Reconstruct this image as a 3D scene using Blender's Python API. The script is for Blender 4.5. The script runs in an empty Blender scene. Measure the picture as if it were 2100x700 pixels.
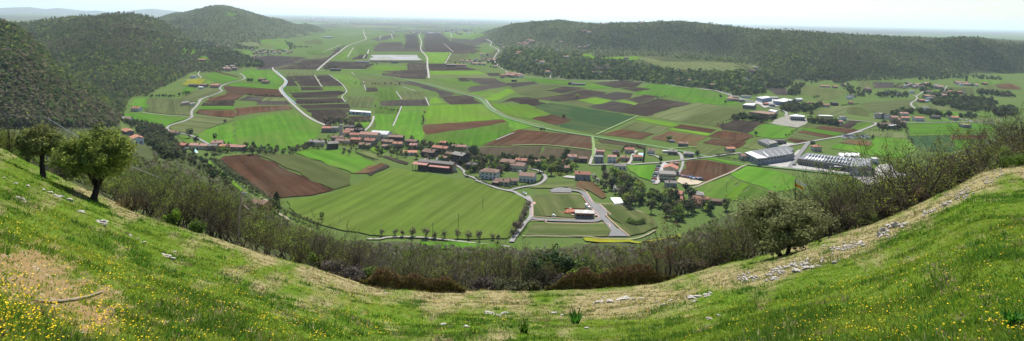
import bpy, bmesh, math, random
import numpy as np
from mathutils import Vector, Matrix
from mathutils.geometry import delaunay_2d_cdt
R_ = math.radians
rng = np.random.default_rng(7)
random.seed(7)
scene = bpy.context.scene
COL = scene.collection

# ------------------------------------------------------------------ camera
F, HOR, ROLL, CAMZ = 1400.0, 36.0, R_(1.2), 140.0
CR, SR = math.cos(ROLL), math.sin(ROLL)
cd = bpy.data.cameras.new('camera'); cam = bpy.data.objects.new('camera', cd); COL.objects.link(cam)
cd.sensor_width = 36.0; cd.lens = F / 2100 * 36; cd.shift_y = -(350 - HOR) / 2100
cd.clip_start = 0.3; cd.clip_end = 200000
cam.matrix_world = Matrix(((CR, -SR, 0, 0), (0, 0, -1, 0), (SR, CR, 0, CAMZ), (0, 0, 0, 1)))
scene.camera = cam

def UV(u, v):
    """photo pixel (2100 wide) -> level coordinates: U is azimuth (x/y), V is elevation"""
    u = np.asarray(u, float); v = np.asarray(v, float)
    xc = (u - 1050) / F; yc = -(v - HOR) / F
    X = CR * xc - SR * yc; Z = SR * xc + CR * yc
    return 1050 + F * X, HOR - F * Z
def pix(U, V):
    X = (U - 1050) / F; Z = (HOR - V) / F
    return 1050 + F * (CR * X + SR * Z), HOR - F * (-SR * X + CR * Z)

TILES = {'O': (0, 0, 1), 'A': (0, 0, 2), 'B': (525, 0, 2), 'C': (1050, 0, 2), 'D': (1575, 0, 2),
         'E': (640, 240, 6.364), 'G': (820, 280, 5.833), 'H': (980, 300, 5.385), 'I': (1200, 270, 5.385),
         'J': (1340, 270, 4.377), 'K': (1500, 270, 5.383), 'L': (1480, 170, 5.0), 'M': (1740, 150, 4.118),
         'N': (230, 200, 5.6), 'P': (380, 60, 4.667), 'Q': (640, 30, 5.0), 'S': (960, 60, 5.833),
         'T': (1060, 370, 5.385), 'W': (420, 290, 3.89)}
def tp(t, x, y):
    a, b, s = TILES[t]
    return a + x / s, b + y / s

# ------------------------------------------------------------------ noise
def _hash(ix, iy, seed):
    h = (ix.astype(np.int64) * 374761393 + iy.astype(np.int64) * 668265263 + seed * 974634777) & 0x7fffffff
    h = ((h ^ (h >> 13)) * 1274126177) & 0x7fffffff
    return ((h ^ (h >> 16)) & 0xffff) / 65535.0
def vnoise(x, y, seed=0):
    ix = np.floor(x); iy = np.floor(y); fx = x - ix; fy = y - iy
    fx = fx * fx * (3 - 2 * fx); fy = fy * fy * (3 - 2 * fy)
    a = _hash(ix, iy, seed); b = _hash(ix + 1, iy, seed); c = _hash(ix, iy + 1, seed); d = _hash(ix + 1, iy + 1, seed)
    return (a * (1 - fx) + b * fx) * (1 - fy) + (c * (1 - fx) + d * fx) * fy
def fbm(x, y, seed=0, o=4):
    s = 0; a = 0.5; t = 0
    for k in range(o):
        s = s + a * vnoise(x, y, seed + k); t += a; a *= 0.5; x = x * 2.03; y = y * 2.03
    return s / t

# ------------------------------------------------------------------ terrain, tabled over azimuth U and log distance
U0, U1, DU = -700.0, 2800.0, 5.0
US = np.arange(U0, U1 + DU / 2, DU); NU = len(US)
ND = 820; D0, D1 = 2.0, 60000.0
LD = np.linspace(math.log(D0), math.log(D1), ND); DS = np.exp(LD)

def curve(pts, smooth=6):
    """[(u, v)] pixel polyline -> level V at every US"""
    P = np.array(pts, float); Uc, Vc = UV(P[:, 0], P[:, 1])
    o = np.argsort(Uc)
    y = np.interp(US, Uc[o], Vc[o])
    return blur(y, smooth)
def prof(pts, smooth=6):
    P = np.array(pts, float)
    return blur(np.interp(US, P[:, 0], P[:, 1]), smooth)
def blur(y, n):
    if n < 1: return y
    k = np.hanning(2 * n + 3)[1:-1]; k /= k.sum()
    return np.convolve(np.pad(y, n, mode='edge'), k, mode='valid')
def plainY(V): return F * CAMZ / (V - HOR)

RIM = [(-400, 255), (-200, 270), (0, 302), (60, 336), (100, 353), (150, 377), (195, 398), (260, 428), (330, 454), (400, 476), (500, 508), (560, 527),
       (640, 550), (700, 570), (760, 588), (850, 597), (950, 600), (1120, 598), (1200, 597), (1350, 581), (1420, 562), (1480, 545), (1560, 525), (1610, 513),
       (1663, 498), (1708, 485), (1780, 464), (1850, 436), (1900, 413), (1950, 388), (2000, 360), (2050, 345), (2100, 336), (2300, 300), (2500, 280)]
RIMU = [q[0] for q in RIM]; RIMV = [q[1] for q in RIM]
V_E = curve(RIM)
D_E = prof([(-300, 80), (0, 74), (195, 56), (500, 48), (1050, 45), (1600, 50), (1900, 60), (2100, 72), (2400, 80)], 12)
S_E = (V_E - HOR) / F - 1.7 / D_E
V_F = curve([(-400, 262), (0, 262), (200, 262), (262, 268), (330, 282), (400, 320), (450, 345), (500, 392), (560, 442), (640, 480), (700, 496), (800, 500), (1000, 508),
             (1060, 510), (1150, 506), (1300, 502), (1400, 480), (1500, 436), (1650, 420), (1750, 392), (1800, 374), (1900, 340), (2000, 300), (2100, 270), (2400, 262)])
D_F = plainY(V_F)

def build_table():
    U = US[:, None]; d = DS[None, :]
    X = (U - 1050) / F * d; Yd = d + 0 * U
    z = np.zeros((NU, ND))
    # near hill
    de = D_E[:, None]; df = D_F[:, None]; ve = V_E[:, None]; vf = V_F[:, None]; s = S_E[:, None]
    zin = CAMZ - 1.7 - s * d
    t = np.clip(np.log(d / de) / np.log(df / de), 0, None)
    dip = 14 * np.sin(np.pi * np.clip(t * 2.2, 0, 1)) 
    V = ve + dip + (vf - ve) * np.clip(t, 0, 1) ** 1.15
    zout = CAMZ - d * (V - HOR) / F - np.clip(t - 1, 0, None) * 60
    near = np.where(d <= de, zin, zout)
    rough = (fbm(X / 3.0, Yd / 3.0, 3, 3) - .5) * 0.50 + (fbm(X / 0.8, Yd / 0.8, 9, 2) - .5) * 0.10
    rough = rough * np.clip((d - 4) / 6, 0, 1)
    bump = (fbm(X / 22.0, Yd / 22.0, 21, 3) - .5) * 5 * np.clip((d - de * 1.15) / (0.5 * de), 0, 1)
    near = near + np.where(d <= de * 1.1, rough, bump)
    near = np.where(near > 0.6, near, near - 0.6)
    z = np.maximum(z, near)
    # ridges: (crest pixels, foot pixels, crest distance, ease, back slope, noise)
    def hill(crest, foot, yc, ease, back, noise, cut, treeh=5):
        Vc = curve(crest, 4)[:, None]; Vf = curve(foot, 5)[:, None]
        yc = prof(yc, 8)[:, None]; yf = plainY(np.maximum(Vf, HOR + 1.5))
        yc = np.maximum(yc, yf * 1.12)
        zc = CAMZ - yc * (Vc - HOR) / F - treeh
        c = prof(cut, 8)[:, None]; zc = zc * c
        t = np.clip((d - yf) / (yc - yf), 0, 1)
        rise = zc * np.sin(t * np.pi / 2) ** ease
        h = np.where(d < yc, rise, zc - (d - yc) * back)
        k = np.clip(t * 1.6, 0, 1) * np.clip(1.15 - t, 0.12, 1)
        h = h + noise * (np.abs(fbm(X / 330.0, Yd / 520.0, int(noise * 7), 4) - .5) * -5 + .55) * 1.5 * k * np.clip(c, 0, 1)
        return np.where((c > 0.02) & (d > yf) & (zc > 0.5), h, 0)
    hs = []
    hs.append(hill([(-500, 30), (-100, 38), (0, 43), (20, 48), (60, 72), (85, 95), (125, 143), (170, 172), (210, 195), (262, 246), (400, 262)],
                   [(-500, 420), (0, 420), (150, 400), (262, 300), (400, 280)],
                   [(-500, 900), (0, 880), (130, 850), (262, 880), (400, 900)], 1.2, .12, 20, [(-600, 1), (240, 1), (275, 0)]))
    hs.append(hill([(-500, 30), (0, 42), (50, 47), (100, 38), (150, 31), (215, 25), (260, 24), (290, 28), (330, 40), (370, 62), (410, 92), (450, 118), (500, 142)],
                   [(-500, 215), (0, 215), (200, 210), (300, 193), (350, 176), (400, 156), (440, 149), (500, 146)],
                   [(-500, 2300), (0, 2300), (200, 2200), (330, 2300), (420, 2250), (500, 2200)], 1.25, .05, 34, [(-600, 1), (400, 1), (470, 0)]))
    hs.append(hill([(300, 60), (400, 95), (430, 92), (470, 97), (505, 112), (530, 130), (545, 137)],
                   [(300, 150), (400, 150), (450, 150), (500, 146), (530, 138), (545, 138)],
                   [(300, 2250), (560, 2250)], 1.0, .10, 8, [(385, 0), (415, 1), (515, 1), (545, 0)]))
    hs.append(hill([(200, 32), (290, 29), (330, 31), (370, 22), (425, 12), (465, 10), (490, 17), (525, 28), (560, 36), (600, 43), (650, 52), (684, 64), (720, 66)],
                   [(200, 106), (400, 106), (480, 102), (520, 98), (570, 84), (620, 76), (684, 67), (720, 67)],
                   [(200, 4400), (460, 4300), (600, 5000), (700, 6400)], 1.35, .10, 55, [(260, 0), (330, 1), (660, 1), (695, 0)], 8))
    # right bench and ridge
    hs.append(hill([(960, 112), (1030, 100), (1080, 98), (1200, 112), (1320, 113), (1420, 116), (1520, 124), (1580, 140), (1640, 160)],
                   [(960, 124), (1030, 130), (1060, 152), (1150, 163), (1300, 166), (1400, 177), (1480, 190), (1560, 190), (1620, 178)],
                   [(960, 2500), (1060, 2150), (1200, 2000), (1400, 1900), (1520, 1750), (1640, 1600)], .9, .02, 7, [(985, 0), (1050, 1), (1540, 1), (1625, 0)]))
    hs.append(hill([(900, 90), (975, 70), (1000, 61), (1050, 48), (1085, 43), (1120, 39), (1150, 40), (1200, 46), (1250, 46), (1325, 44), (1370, 43), (1410, 42), (1450, 45),
                    (1485, 50), (1520, 56), (1575, 61), (1640, 61), (1690, 66), (1750, 69), (1850, 76), (1890, 78), (1930, 80), (1960, 75), (2000, 76),
                    (2040, 83), (2100, 88), (2300, 100), (2600, 110)],
                   [(900, 80), (975, 80), (1030, 100), (1060, 108), (1100, 112), (1300, 117), (1400, 124), (1500, 131), (1560, 160), (1620, 168), (1750, 163), (1900, 158), (2000, 153), (2100, 150), (2600, 150)],
                   [(900, 5000), (985, 4700), (1060, 3700), (1120, 3400), (1250, 2900), (1400, 2700), (1600, 2300), (1800, 2250), (2000, 2300), (2600, 2400)], 1.15, .015, 34,
                   [(930, 0), (975, .5), (1010, 1), (2800, 1)]))
    hs = np.array(hs)
    h2 = hs.max(0)
    z = np.maximum(z, np.where(h2 > 0.8, h2, 0))
    return z
ZT = build_table()
VT = HOR + F * (CAMZ - ZT) / DS[None, :]
VMIN = np.minimum.accumulate(VT, axis=1)

def ground(x, y):
    x = np.asarray(x, float); y = np.maximum(np.asarray(y, float), D0 * 1.001)
    U = np.clip(1050 + F * x / y, U0, U1 - .01); l = np.clip(np.log(y), LD[0], LD[-1] - 1e-6)
    a = (U - U0) / DU; i = a.astype(int); fa = a - i
    b = (l - LD[0]) / (LD[1] - LD[0]); j = np.clip(b.astype(int), 0, ND - 2)
    fb = (y - DS[j]) / (DS[j + 1] - DS[j])
    i = np.clip(i, 0, NU - 2)
    return (ZT[i, j] * (1 - fa) + ZT[i + 1, j] * fa) * (1 - fb) + (ZT[i, j + 1] * (1 - fa) + ZT[i + 1, j + 1] * fa) * fb

def hits(u, v):
    """photo pixels -> ground points (first surface met)"""
    U, V = UV(u, v); U = np.atleast_1d(U); V = np.atleast_1d(V)
    out = np.zeros((len(U), 3))
    for k in range(len(U)):
        i = int(np.clip(round((U[k] - U0) / DU), 0, NU - 1))
        j = int(np.searchsorted(-VMIN[i], -V[k]))
        j = min(max(j, 1), ND - 1)
        v0, v1 = VT[i, j - 1], VT[i, j]
        z0, z1 = ZT[i, j - 1], ZT[i, j]
        # solve between the two samples: height along ray and ground linear in distance
        d0, d1 = DS[j - 1], DS[j]
        sl = (V[k] - HOR) / F
        g = (z1 - z0) / (d1 - d0)
        den = g + sl
        d = (CAMZ - z0 + g * d0) / den if abs(den) > 1e-9 else d1
        d = min(max(d, d0), d1)
        x = (U[k] - 1050) / F * d
        out[k] = (x, d, float(ground(x, d)))
    return out
def hit(u, v): return hits([u], [v])[0]
def unproj(u, v, z):
    """photo pixel -> point at height z above the plain"""
    U, V = UV(u, v); d = F * (CAMZ - z) / (V - HOR)
    return np.array([(U - 1050) / F * d, d, z])
def inpoly(px, py, poly):
    px = np.asarray(px); py = np.asarray(py); c = np.zeros(px.shape, bool); n = len(poly)
    for i in range(n):
        x1, y1 = poly[i]; x2, y2 = poly[(i + 1) % n]
        if y1 == y2: continue
        m = ((y1 > py) != (y2 > py)) & (px < (x2 - x1) * (py - y1) / (y2 - y1) + x1)
        c ^= m
    return c
def inpix(poly, n):
    """n random pixels inside a photo polygon"""
    P = np.array(poly, float); lo = P.min(0); hi = P.max(0); us = []; vs = []; k = 0
    while k < n:
        a = rng.uniform(lo[0], hi[0], n * 2); b = rng.uniform(lo[1], hi[1], n * 2)
        m = inpoly(a, b, poly); us.append(a[m]); vs.append(b[m]); k += m.sum()
        if k == 0 and len(us) > 20: break
    return np.concatenate(us)[:n], np.concatenate(vs)[:n]

# ------------------------------------------------------------------ materials
MATS = {}
def nodes(name):
    m = bpy.data.materials.new(name); m.use_nodes = True
    nt = m.node_tree; nt.nodes.clear()
    out = nt.nodes.new('ShaderNodeOutputMaterial')
    return m, nt, out
def N(nt, typ, **kw):
    n = nt.nodes.new(typ)
    for k, v in kw.items():
        if k in n.inputs.keys() if not hasattr(n, k) else False: n.inputs[k].default_value = v
        else: setattr(n, k, v)
    return n
def mixcol(nt, fac, a, b, blend='MIX'):
    n = nt.nodes.new('ShaderNodeMix'); n.data_type = 'RGBA'; n.blend_type = blend
    for sock, val in ((n.inputs[0], fac), (n.inputs[6], a), (n.inputs[7], b)):
        if hasattr(val, 'links') or isinstance(val, bpy.types.NodeSocket): nt.links.new(val, sock)
        elif isinstance(val, (int, float)): sock.default_value = val
        else: sock.default_value = (*val, 1) if len(val) == 3 else val
    return n.outputs[2]
def noise(nt, vec, scale, detail=4, rough=.55):
    n = nt.nodes.new('ShaderNodeTexNoise'); n.inputs['Scale'].default_value = scale
    n.inputs['Detail'].default_value = detail; n.inputs['Roughness'].default_value = rough
    if vec is not None: nt.links.new(vec, n.inputs['Vector'])
    return n.outputs[0]
def ramp(nt, fac, a, b):
    n = nt.nodes.new('ShaderNodeMapRange'); n.inputs[1].default_value = a; n.inputs[2].default_value = b
    nt.links.new(fac, n.inputs[0]); return n.outputs[0]
def mapping(nt, vec, scale=(1, 1, 1), rot=0):
    n = nt.nodes.new('ShaderNodeMapping'); n.inputs['Scale'].default_value = scale; n.inputs['Rotation'].default_value = (0, 0, rot)
    nt.links.new(vec, n.inputs['Vector']); return n.outputs[0]
def coords(nt, which='Object'):
    return nt.nodes.new('ShaderNodeTexCoord').outputs[which]
def position(nt): return nt.nodes.new('ShaderNodeNewGeometry').outputs['Position']
def bsdf(nt, out, col, rough=.9, spec=.2, trans=0):
    b = nt.nodes.new('ShaderNodeBsdfPrincipled')
    if isinstance(col, bpy.types.NodeSocket): nt.links.new(col, b.inputs['Base Color'])
    else: b.inputs['Base Color'].default_value = (*col, 1)
    b.inputs['Roughness'].default_value = rough; b.inputs['Specular IOR Level'].default_value = spec
    res = b.outputs[0]
    if trans:
        t = nt.nodes.new('ShaderNodeBsdfTranslucent'); mx = nt.nodes.new('ShaderNodeMixShader'); mx.inputs[0].default_value = trans
        if isinstance(col, bpy.types.NodeSocket): nt.links.new(col, t.inputs[0])
        else: t.inputs[0].default_value = (*col, 1)
        nt.links.new(res, mx.inputs[1]); nt.links.new(t.outputs[0], mx.inputs[2]); res = mx.outputs[0]
    nt.links.new(res, out.inputs[0]); return b
def objrand(nt): return nt.nodes.new('ShaderNodeObjectInfo').outputs['Random']
def simple(name, c, var=.25, scale=.6, rough=.85, spec=.25, c2=None, metal=0):
    """weathered plain surface: colour with blotchy variation"""
    if name in MATS: return MATS[name]
    m, nt, out = nodes(name)
    v = coords(nt); nz = noise(nt, v, scale, 5)
    c2 = c2 or tuple(x * (1 - var) for x in c)
    col = mixcol(nt, ramp(nt, nz, .35, .7), c, c2)
    b = bsdf(nt, out, col, rough, spec); b.inputs['Metallic'].default_value = metal
    MATS[name] = m; return m
def attrmat(name, trans=.3, rough=.8, spec=.15, var=.35, mul=(1, 1, 1)):
    """foliage: colour from the mesh attribute 'col' with fine variation"""
    if name in MATS: return MATS[name]
    m, nt, out = nodes(name)
    a = nt.nodes.new('ShaderNodeAttribute'); a.attribute_name = 'col'
    r = objrand(nt)
    hsv = nt.nodes.new('ShaderNodeHueSaturation')
    mr = nt.nodes.new('ShaderNodeMapRange'); mr.inputs[3].default_value = 1 - var; mr.inputs[4].default_value = 1 + var
    nt.links.new(r, mr.inputs[0]); nt.links.new(mr.outputs[0], hsv.inputs['Value'])
    mh = nt.nodes.new('ShaderNodeMapRange'); mh.inputs[3].default_value = .485; mh.inputs[4].default_value = .515
    nt.links.new(r, mh.inputs[0]); nt.links.new(mh.outputs[0], hsv.inputs['Hue'])
    nt.links.new(a.outputs['Color'], hsv.inputs['Color'])
    bsdf(nt, out, hsv.outputs[0], rough, spec, trans)
    MATS[name] = m; return m

# ------------------------------------------------------------------ mesh helpers
def mk(name, V, Fc, mat=None, col=None, parent=None, link=True, smooth=False, midx=None):
    """one mesh object from an (n,3) array and an (m,k) face array or a list of faces"""
    me = bpy.data.meshes.new(name)
    if isinstance(Fc, np.ndarray):
        V = np.ascontiguousarray(V, np.float32); m, k = Fc.shape
        me.vertices.add(len(V)); me.vertices.foreach_set('co', V.ravel())
        me.loops.add(m * k); me.loops.foreach_set('vertex_index', np.ascontiguousarray(Fc, np.int32).ravel())
        me.polygons.add(m); me.polygons.foreach_set('loop_start', np.arange(0, m * k, k, dtype=np.int32))
        me.polygons.foreach_set('loop_total', np.full(m, k, np.int32))
        if smooth: me.polygons.foreach_set('use_smooth', np.ones(m, bool))
        if midx is not None: me.polygons.foreach_set('material_index', np.ascontiguousarray(midx, np.int32))
        me.update(calc_edges=True)
    else:
        me.from_pydata([tuple(p) for p in V], [], [tuple(f) for f in Fc]); me.update()
        if smooth: me.polygons.foreach_set('use_smooth', np.ones(len(me.polygons), bool))
        if midx is not None: me.polygons.foreach_set('material_index', np.array(midx, np.int32))
    if col is not None:
        at = me.color_attributes.new('col', 'FLOAT_COLOR', 'POINT')
        c4 = np.ones((len(V), 4), np.float32); c4[:, :3] = np.asarray(col)[:, :3]
        at.data.foreach_set('color', c4.ravel())
    for x in (mat if isinstance(mat, (list, tuple)) else [mat]):
        if x is not None: me.materials.append(x)
    o = bpy.data.objects.new(name, me)
    if parent is not None: o.parent = parent
    if link: COL.objects.link(o)
    return o
def tag(o, label=None, cat=None, group=None, kind=None):
    if label: o['label'] = label
    if cat: o['category'] = cat
    if group: o['group'] = group
    if kind: o['kind'] = kind
    return o
def thing(name, label, cat, loc, rz=0, group=None):
    o = bpy.data.objects.new(name, None); COL.objects.link(o); o.empty_display_size = .3
    o.location = loc; o.rotation_euler = (0, 0, rz)
    return tag(o, label, cat, group)
def dup(root, loc, rz=0, scale=1, label=None, group=None):
    """copy of a thing with copies of its parts and sub-parts"""
    r = root.copy(); COL.objects.link(r); r.location = loc; r.rotation_euler = (0, 0, rz)
    r.scale = (scale,) * 3 if isinstance(scale, (int, float)) else scale
    if label: r['label'] = label
    if group: r['group'] = group
    for ch in list(root.children):
        c = ch.copy(); COL.objects.link(c); c.parent = r
        for g in list(ch.children):
            d = g.copy(); COL.objects.link(d); d.parent = c
    return r
class MB:
    """collects boxes, prisms and tubes into one mesh"""
    def __init__(s): s.V = []; s.F = []; s.M = []
    def add(s, vs, fs, m=0):
        b = len(s.V); s.V += [tuple(v) for v in vs]; s.F += [tuple(i + b for i in f) for f in fs]; s.M += [m] * len(fs); return s
    def box(s, x0, x1, y0, y1, z0, z1, m=0):
        v = [(x0, y0, z0), (x1, y0, z0), (x1, y1, z0), (x0, y1, z0), (x0, y0, z1), (x1, y0, z1), (x1, y1, z1), (x0, y1, z1)]
        return s.add(v, [(0, 3, 2, 1), (4, 5, 6, 7), (0, 1, 5, 4), (1, 2, 6, 5), (2, 3, 7, 6), (3, 0, 4, 7)], m)
    def prism(s, poly, z0, z1, m=0):
        n = len(poly); v = [(*p, z0) for p in poly] + [(*p, z1) for p in poly]
        return s.add(v, [tuple(range(n))[::-1], tuple(range(n, 2 * n))] + [(i, (i + 1) % n, n + (i + 1) % n, n + i) for i in range(n)], m)
    def tube(s, pts, rad, sides=6, m=0):
        pts = [Vector(p) for p in pts]; rings = []
        for i, p in enumerate(pts):
            d = (pts[min(i + 1, len(pts) - 1)] - pts[max(i - 1, 0)]).normalized()
            a = d.orthogonal().normalized(); b = d.cross(a); r = rad[i] if isinstance(rad, (list, tuple)) else rad
            rings.append([p + (a * math.cos(2 * math.pi * k / sides) + b * math.sin(2 * math.pi * k / sides)) * r for k in range(sides)])
        vs = [q for r in rings for q in r]; fs = []
        for i in range(len(pts) - 1):
            for k in range(sides):
                k2 = (k + 1) % sides; fs.append((i * sides + k, i * sides + k2, (i + 1) * sides + k2, (i + 1) * sides + k))
        fs.append(tuple(range(sides))[::-1]); fs.append(tuple(range((len(pts) - 1) * sides, len(pts) * sides)))
        return s.add(vs, fs, m)
    def build(s, name, mat, parent=None, link=True, smooth=False):
        return mk(name, s.V, s.F, mat, parent=parent, link=link, smooth=smooth, midx=s.M)
# ================================================================== ground sheet
def blob(u, v, cu, cv, ru, rv, p=2): return np.exp(-(((u - cu) / ru) ** 2 + ((v - cv) / rv) ** 2) ** (p / 2))
def zones(u, v, d):
    """soil, dry grass and flower weights on the meadow at a photo pixel"""
    n1 = fbm(u / 60., v / 28., 40, 4); n2 = fbm(u / 22., v / 10., 50, 3)
    earth = 1.25 * blob(u, v, 30, 540, 105, 50) + .8 * blob(u, v, 150, 600, 110, 48) + .85 * blob(u, v, 185, 660, 75, 40) + .45 * blob(u, v, 60, 610, 80, 40) + .5 * blob(u, v, 320, 655, 50, 20)
    earth = np.clip((earth + (n2 - .5) * 1.3 - .27) * 1.5, 0, 1)
    vu = np.interp(u, RIMU, RIMV)
    below = v - vu
    path = np.interp(u, [1200, 1300, 1420, 1560, 1640, 1700, 1800, 1900, 1980, 2050], [622, 612, 596, 563, 540, 522, 486, 440, 395, 345])
    dry = .9 * np.exp(-((v - path) / 20) ** 2) * (u > 1180) + .45 * np.exp(-(below / 26) ** 2) + .6 * blob(u, v, 620, 570, 170, 24) + .6 * blob(u, v, 850, 625, 260, 30) + .35 * blob(u, v, 420, 500, 90, 20) + .5 * blob(u, v, 1300, 640, 200, 22)
    dry = dry + .3 * blob(u, v, 1050, 690, 400, 24) + .25 * blob(u, v, 100, 400, 140, 40)
    dry = np.clip((dry + (n1 - .5) * 1.6 + (n2 - .5) * .8 - .17) * 1.5, 0, 1)
    return earth, dry
Ug, Dg = np.meshgrid(US, DS, indexing='ij')
Xg = (Ug - 1050) / F * Dg
PU, PV = pix(Ug, VT)
er, dr = zones(PU, PV, Dg)
inm = (Dg < D_E[:, None] * 1.04)
hillm = ((ZT > 1.0) & ~inm)
zc = np.zeros((NU * ND, 3), np.float32)
zc[:, 0] = (er * inm).ravel(); zc[:, 1] = (dr * inm).ravel(); zc[:, 2] = np.where(inm, 0, np.where(hillm, 1.0, .5)).ravel()
idx = np.arange(NU * ND).reshape(NU, ND)
Fg = np.stack([idx[:-1, :-1], idx[1:, :-1], idx[1:, 1:], idx[:-1, 1:]], -1).reshape(-1, 4)

def ground_material():
    m, nt, out = nodes('ground_soil_and_turf')
    a = nt.nodes.new('ShaderNodeAttribute'); a.attribute_name = 'col'
    sep = nt.nodes.new('ShaderNodeSeparateColor'); nt.links.new(a.outputs['Color'], sep.inputs[0])
    p = position(nt)
    nf = noise(nt, p, 1.4, 6, .65); nm = noise(nt, p, .22, 4); nl = noise(nt, p, .012, 5)
    turf = mixcol(nt, ramp(nt, nf, .35, .7), (.045, .085, .010), (.10, .14, .024))
    turf = mixcol(nt, ramp(nt, nm, .4, .65), turf, (.075, .125, .015))
    dry = mixcol(nt, ramp(nt, nf, .3, .7), (.15, .125, .055), (.25, .215, .115))
    earth = mixcol(nt, ramp(nt, nf, .3, .7), (.14, .088, .038), (.235, .155, .072)); earth = mixcol(nt, ramp(nt, nm, .42, .62), earth, (.17, .125, .06)); earth = mixcol(nt, ramp(nt, noise(nt, p, 6, 3), .58, .7), earth, (.28, .24, .17))
    c = mixcol(nt, sep.outputs[1], turf, dry); c = mixcol(nt, sep.outputs[0], c, earth)
    wood = mixcol(nt, ramp(nt, nl, .4, .62), (.042, .056, .022), (.060, .078, .028))
    wood = mixcol(nt, ramp(nt, nm, .45, .7), wood, (.062, .058, .036))
    plain = mixcol(nt, ramp(nt, nl, .35, .65), (.06, .095, .025), (.085, .11, .038))
    plain = mixcol(nt, ramp(nt, nm, .4, .7), plain, (.07, .115, .025))
    off = mixcol(nt, ramp(nt, sep.outputs[2], .6, .9), plain, wood)
    c = mixcol(nt, ramp(nt, sep.outputs[2], .1, .4), c, off)
    b = bsdf(nt, out, c, 1, 0)
    bp = nt.nodes.new('ShaderNodeBump'); bp.inputs['Strength'].default_value = .7; bp.inputs['Distance'].default_value = .12
    nt.links.new(nf, bp.inputs['Height']); nt.links.new(bp.outputs[0], b.inputs['Normal'])
    return m
tag(mk('ground', np.stack([Xg.ravel(), Dg.ravel(), ZT.ravel()], -1), Fg, ground_material(), zc, smooth=True), kind='structure')

# ================================================================== fields
FT = {  # type: (colour a, colour b, streak strength, row pitch or 0)
    'b': ((.055, .145, .012), (.078, .172, .016), .25, 0), 'g': ((.062, .125, .017), (.09, .15, .025), .3, 0),
    'l': ((.085, .175, .012), (.10, .19, .018), .25, 0), 'd': ((.085, .108, .042), (.11, .122, .052), .45, 0),
    'o': ((.10, .112, .042), (.072, .088, .028), .5, 5.0), 't': ((.026, .062, .024), (.034, .072, .027), .2, 0),
    'k': ((.028, .020, .019), (.038, .028, .026), .3, 0), 'r': ((.066, .030, .018), (.088, .044, .026), .45, 0),
    'n': ((.078, .056, .038), (.065, .062, .031), .5, 6.0), 'p': ((.045, .037, .037), (.056, .048, .043), .4, 0),
    'y': ((.20, .19, .012), (.11, .15, .016), .35, 0), 'w': ((.30, .30, .31), (.25, .26, .27), .2, 0),
    'x': ((.072, .098, .03), (.12, .12, .055), .3, 0), 'e': ((.11, .06, .033), (.075, .08, .03), .4, 0),
    's': ((.092, .137, .02), (.07, .11, .016), .55, 4.2)}
def field_mat(k):
    a, b, st, pitch = FT[k]
    m, nt, out = nodes('field_' + k); v = coords(nt)
    n1 = noise(nt, mapping(nt, v, (.006, .16, 1)), 1.0, 5, .7)
    n2 = noise(nt, v, .035, 5, .6); n3 = noise(nt, v, .5, 3, .6)
    n4 = noise(nt, v, .012, 3, .5)
    c = mixcol(nt, ramp(nt, n2, .42, .58), a, b); c = mixcol(nt, ramp(nt, n4, .46, .64), c, tuple(.4 * x + .6 * y * 1.25 for x, y in zip(a, (.085, .095, .03) if k not in 'krnpe' else (.07, .058, .042))))
    c = mixcol(nt, ramp(nt, n1, .38, .66), c, tuple(x * (1 - st) for x in a))
    c = mixcol(nt, ramp(nt, n3, .3, .75), c, mixcol(nt, .12, c, (.12, .12, .05)))
    if pitch:
        w = nt.nodes.new('ShaderNodeTexWave'); w.bands_direction = 'Y'; w.inputs['Scale'].default_value = 2 * math.pi / pitch / 20 * 3.18
        w.inputs['Distortion'].default_value = .6; w.inputs['Detail'].default_value = 2; w.inputs['Detail Scale'].default_value = .3
        nt.links.new(v, w.inputs['Vector'])
        dk = {'o': (.052, .07, .022), 'n': (.038, .034, .021), 's': (.048, .082, .013)}[k]
        c = mixcol(nt, ramp(nt, w.outputs[1], .35, .8), c, dk)
    r = objrand(nt); hs = nt.nodes.new('ShaderNodeHueSaturation')
    mr = nt.nodes.new('ShaderNodeMapRange'); mr.inputs[3].default_value = .8; mr.inputs[4].default_value = 1.22
    nt.links.new(r, mr.inputs[0]); nt.links.new(mr.outputs[0], hs.inputs['Value']); nt.links.new(c, hs.inputs['Color'])
    bsdf(nt, out, hs.outputs[0], 1 if k != 'w' else .5, 0)
    return m
FM = {k: field_mat(k) for k in FT}
NFIELD = [0]
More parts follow.
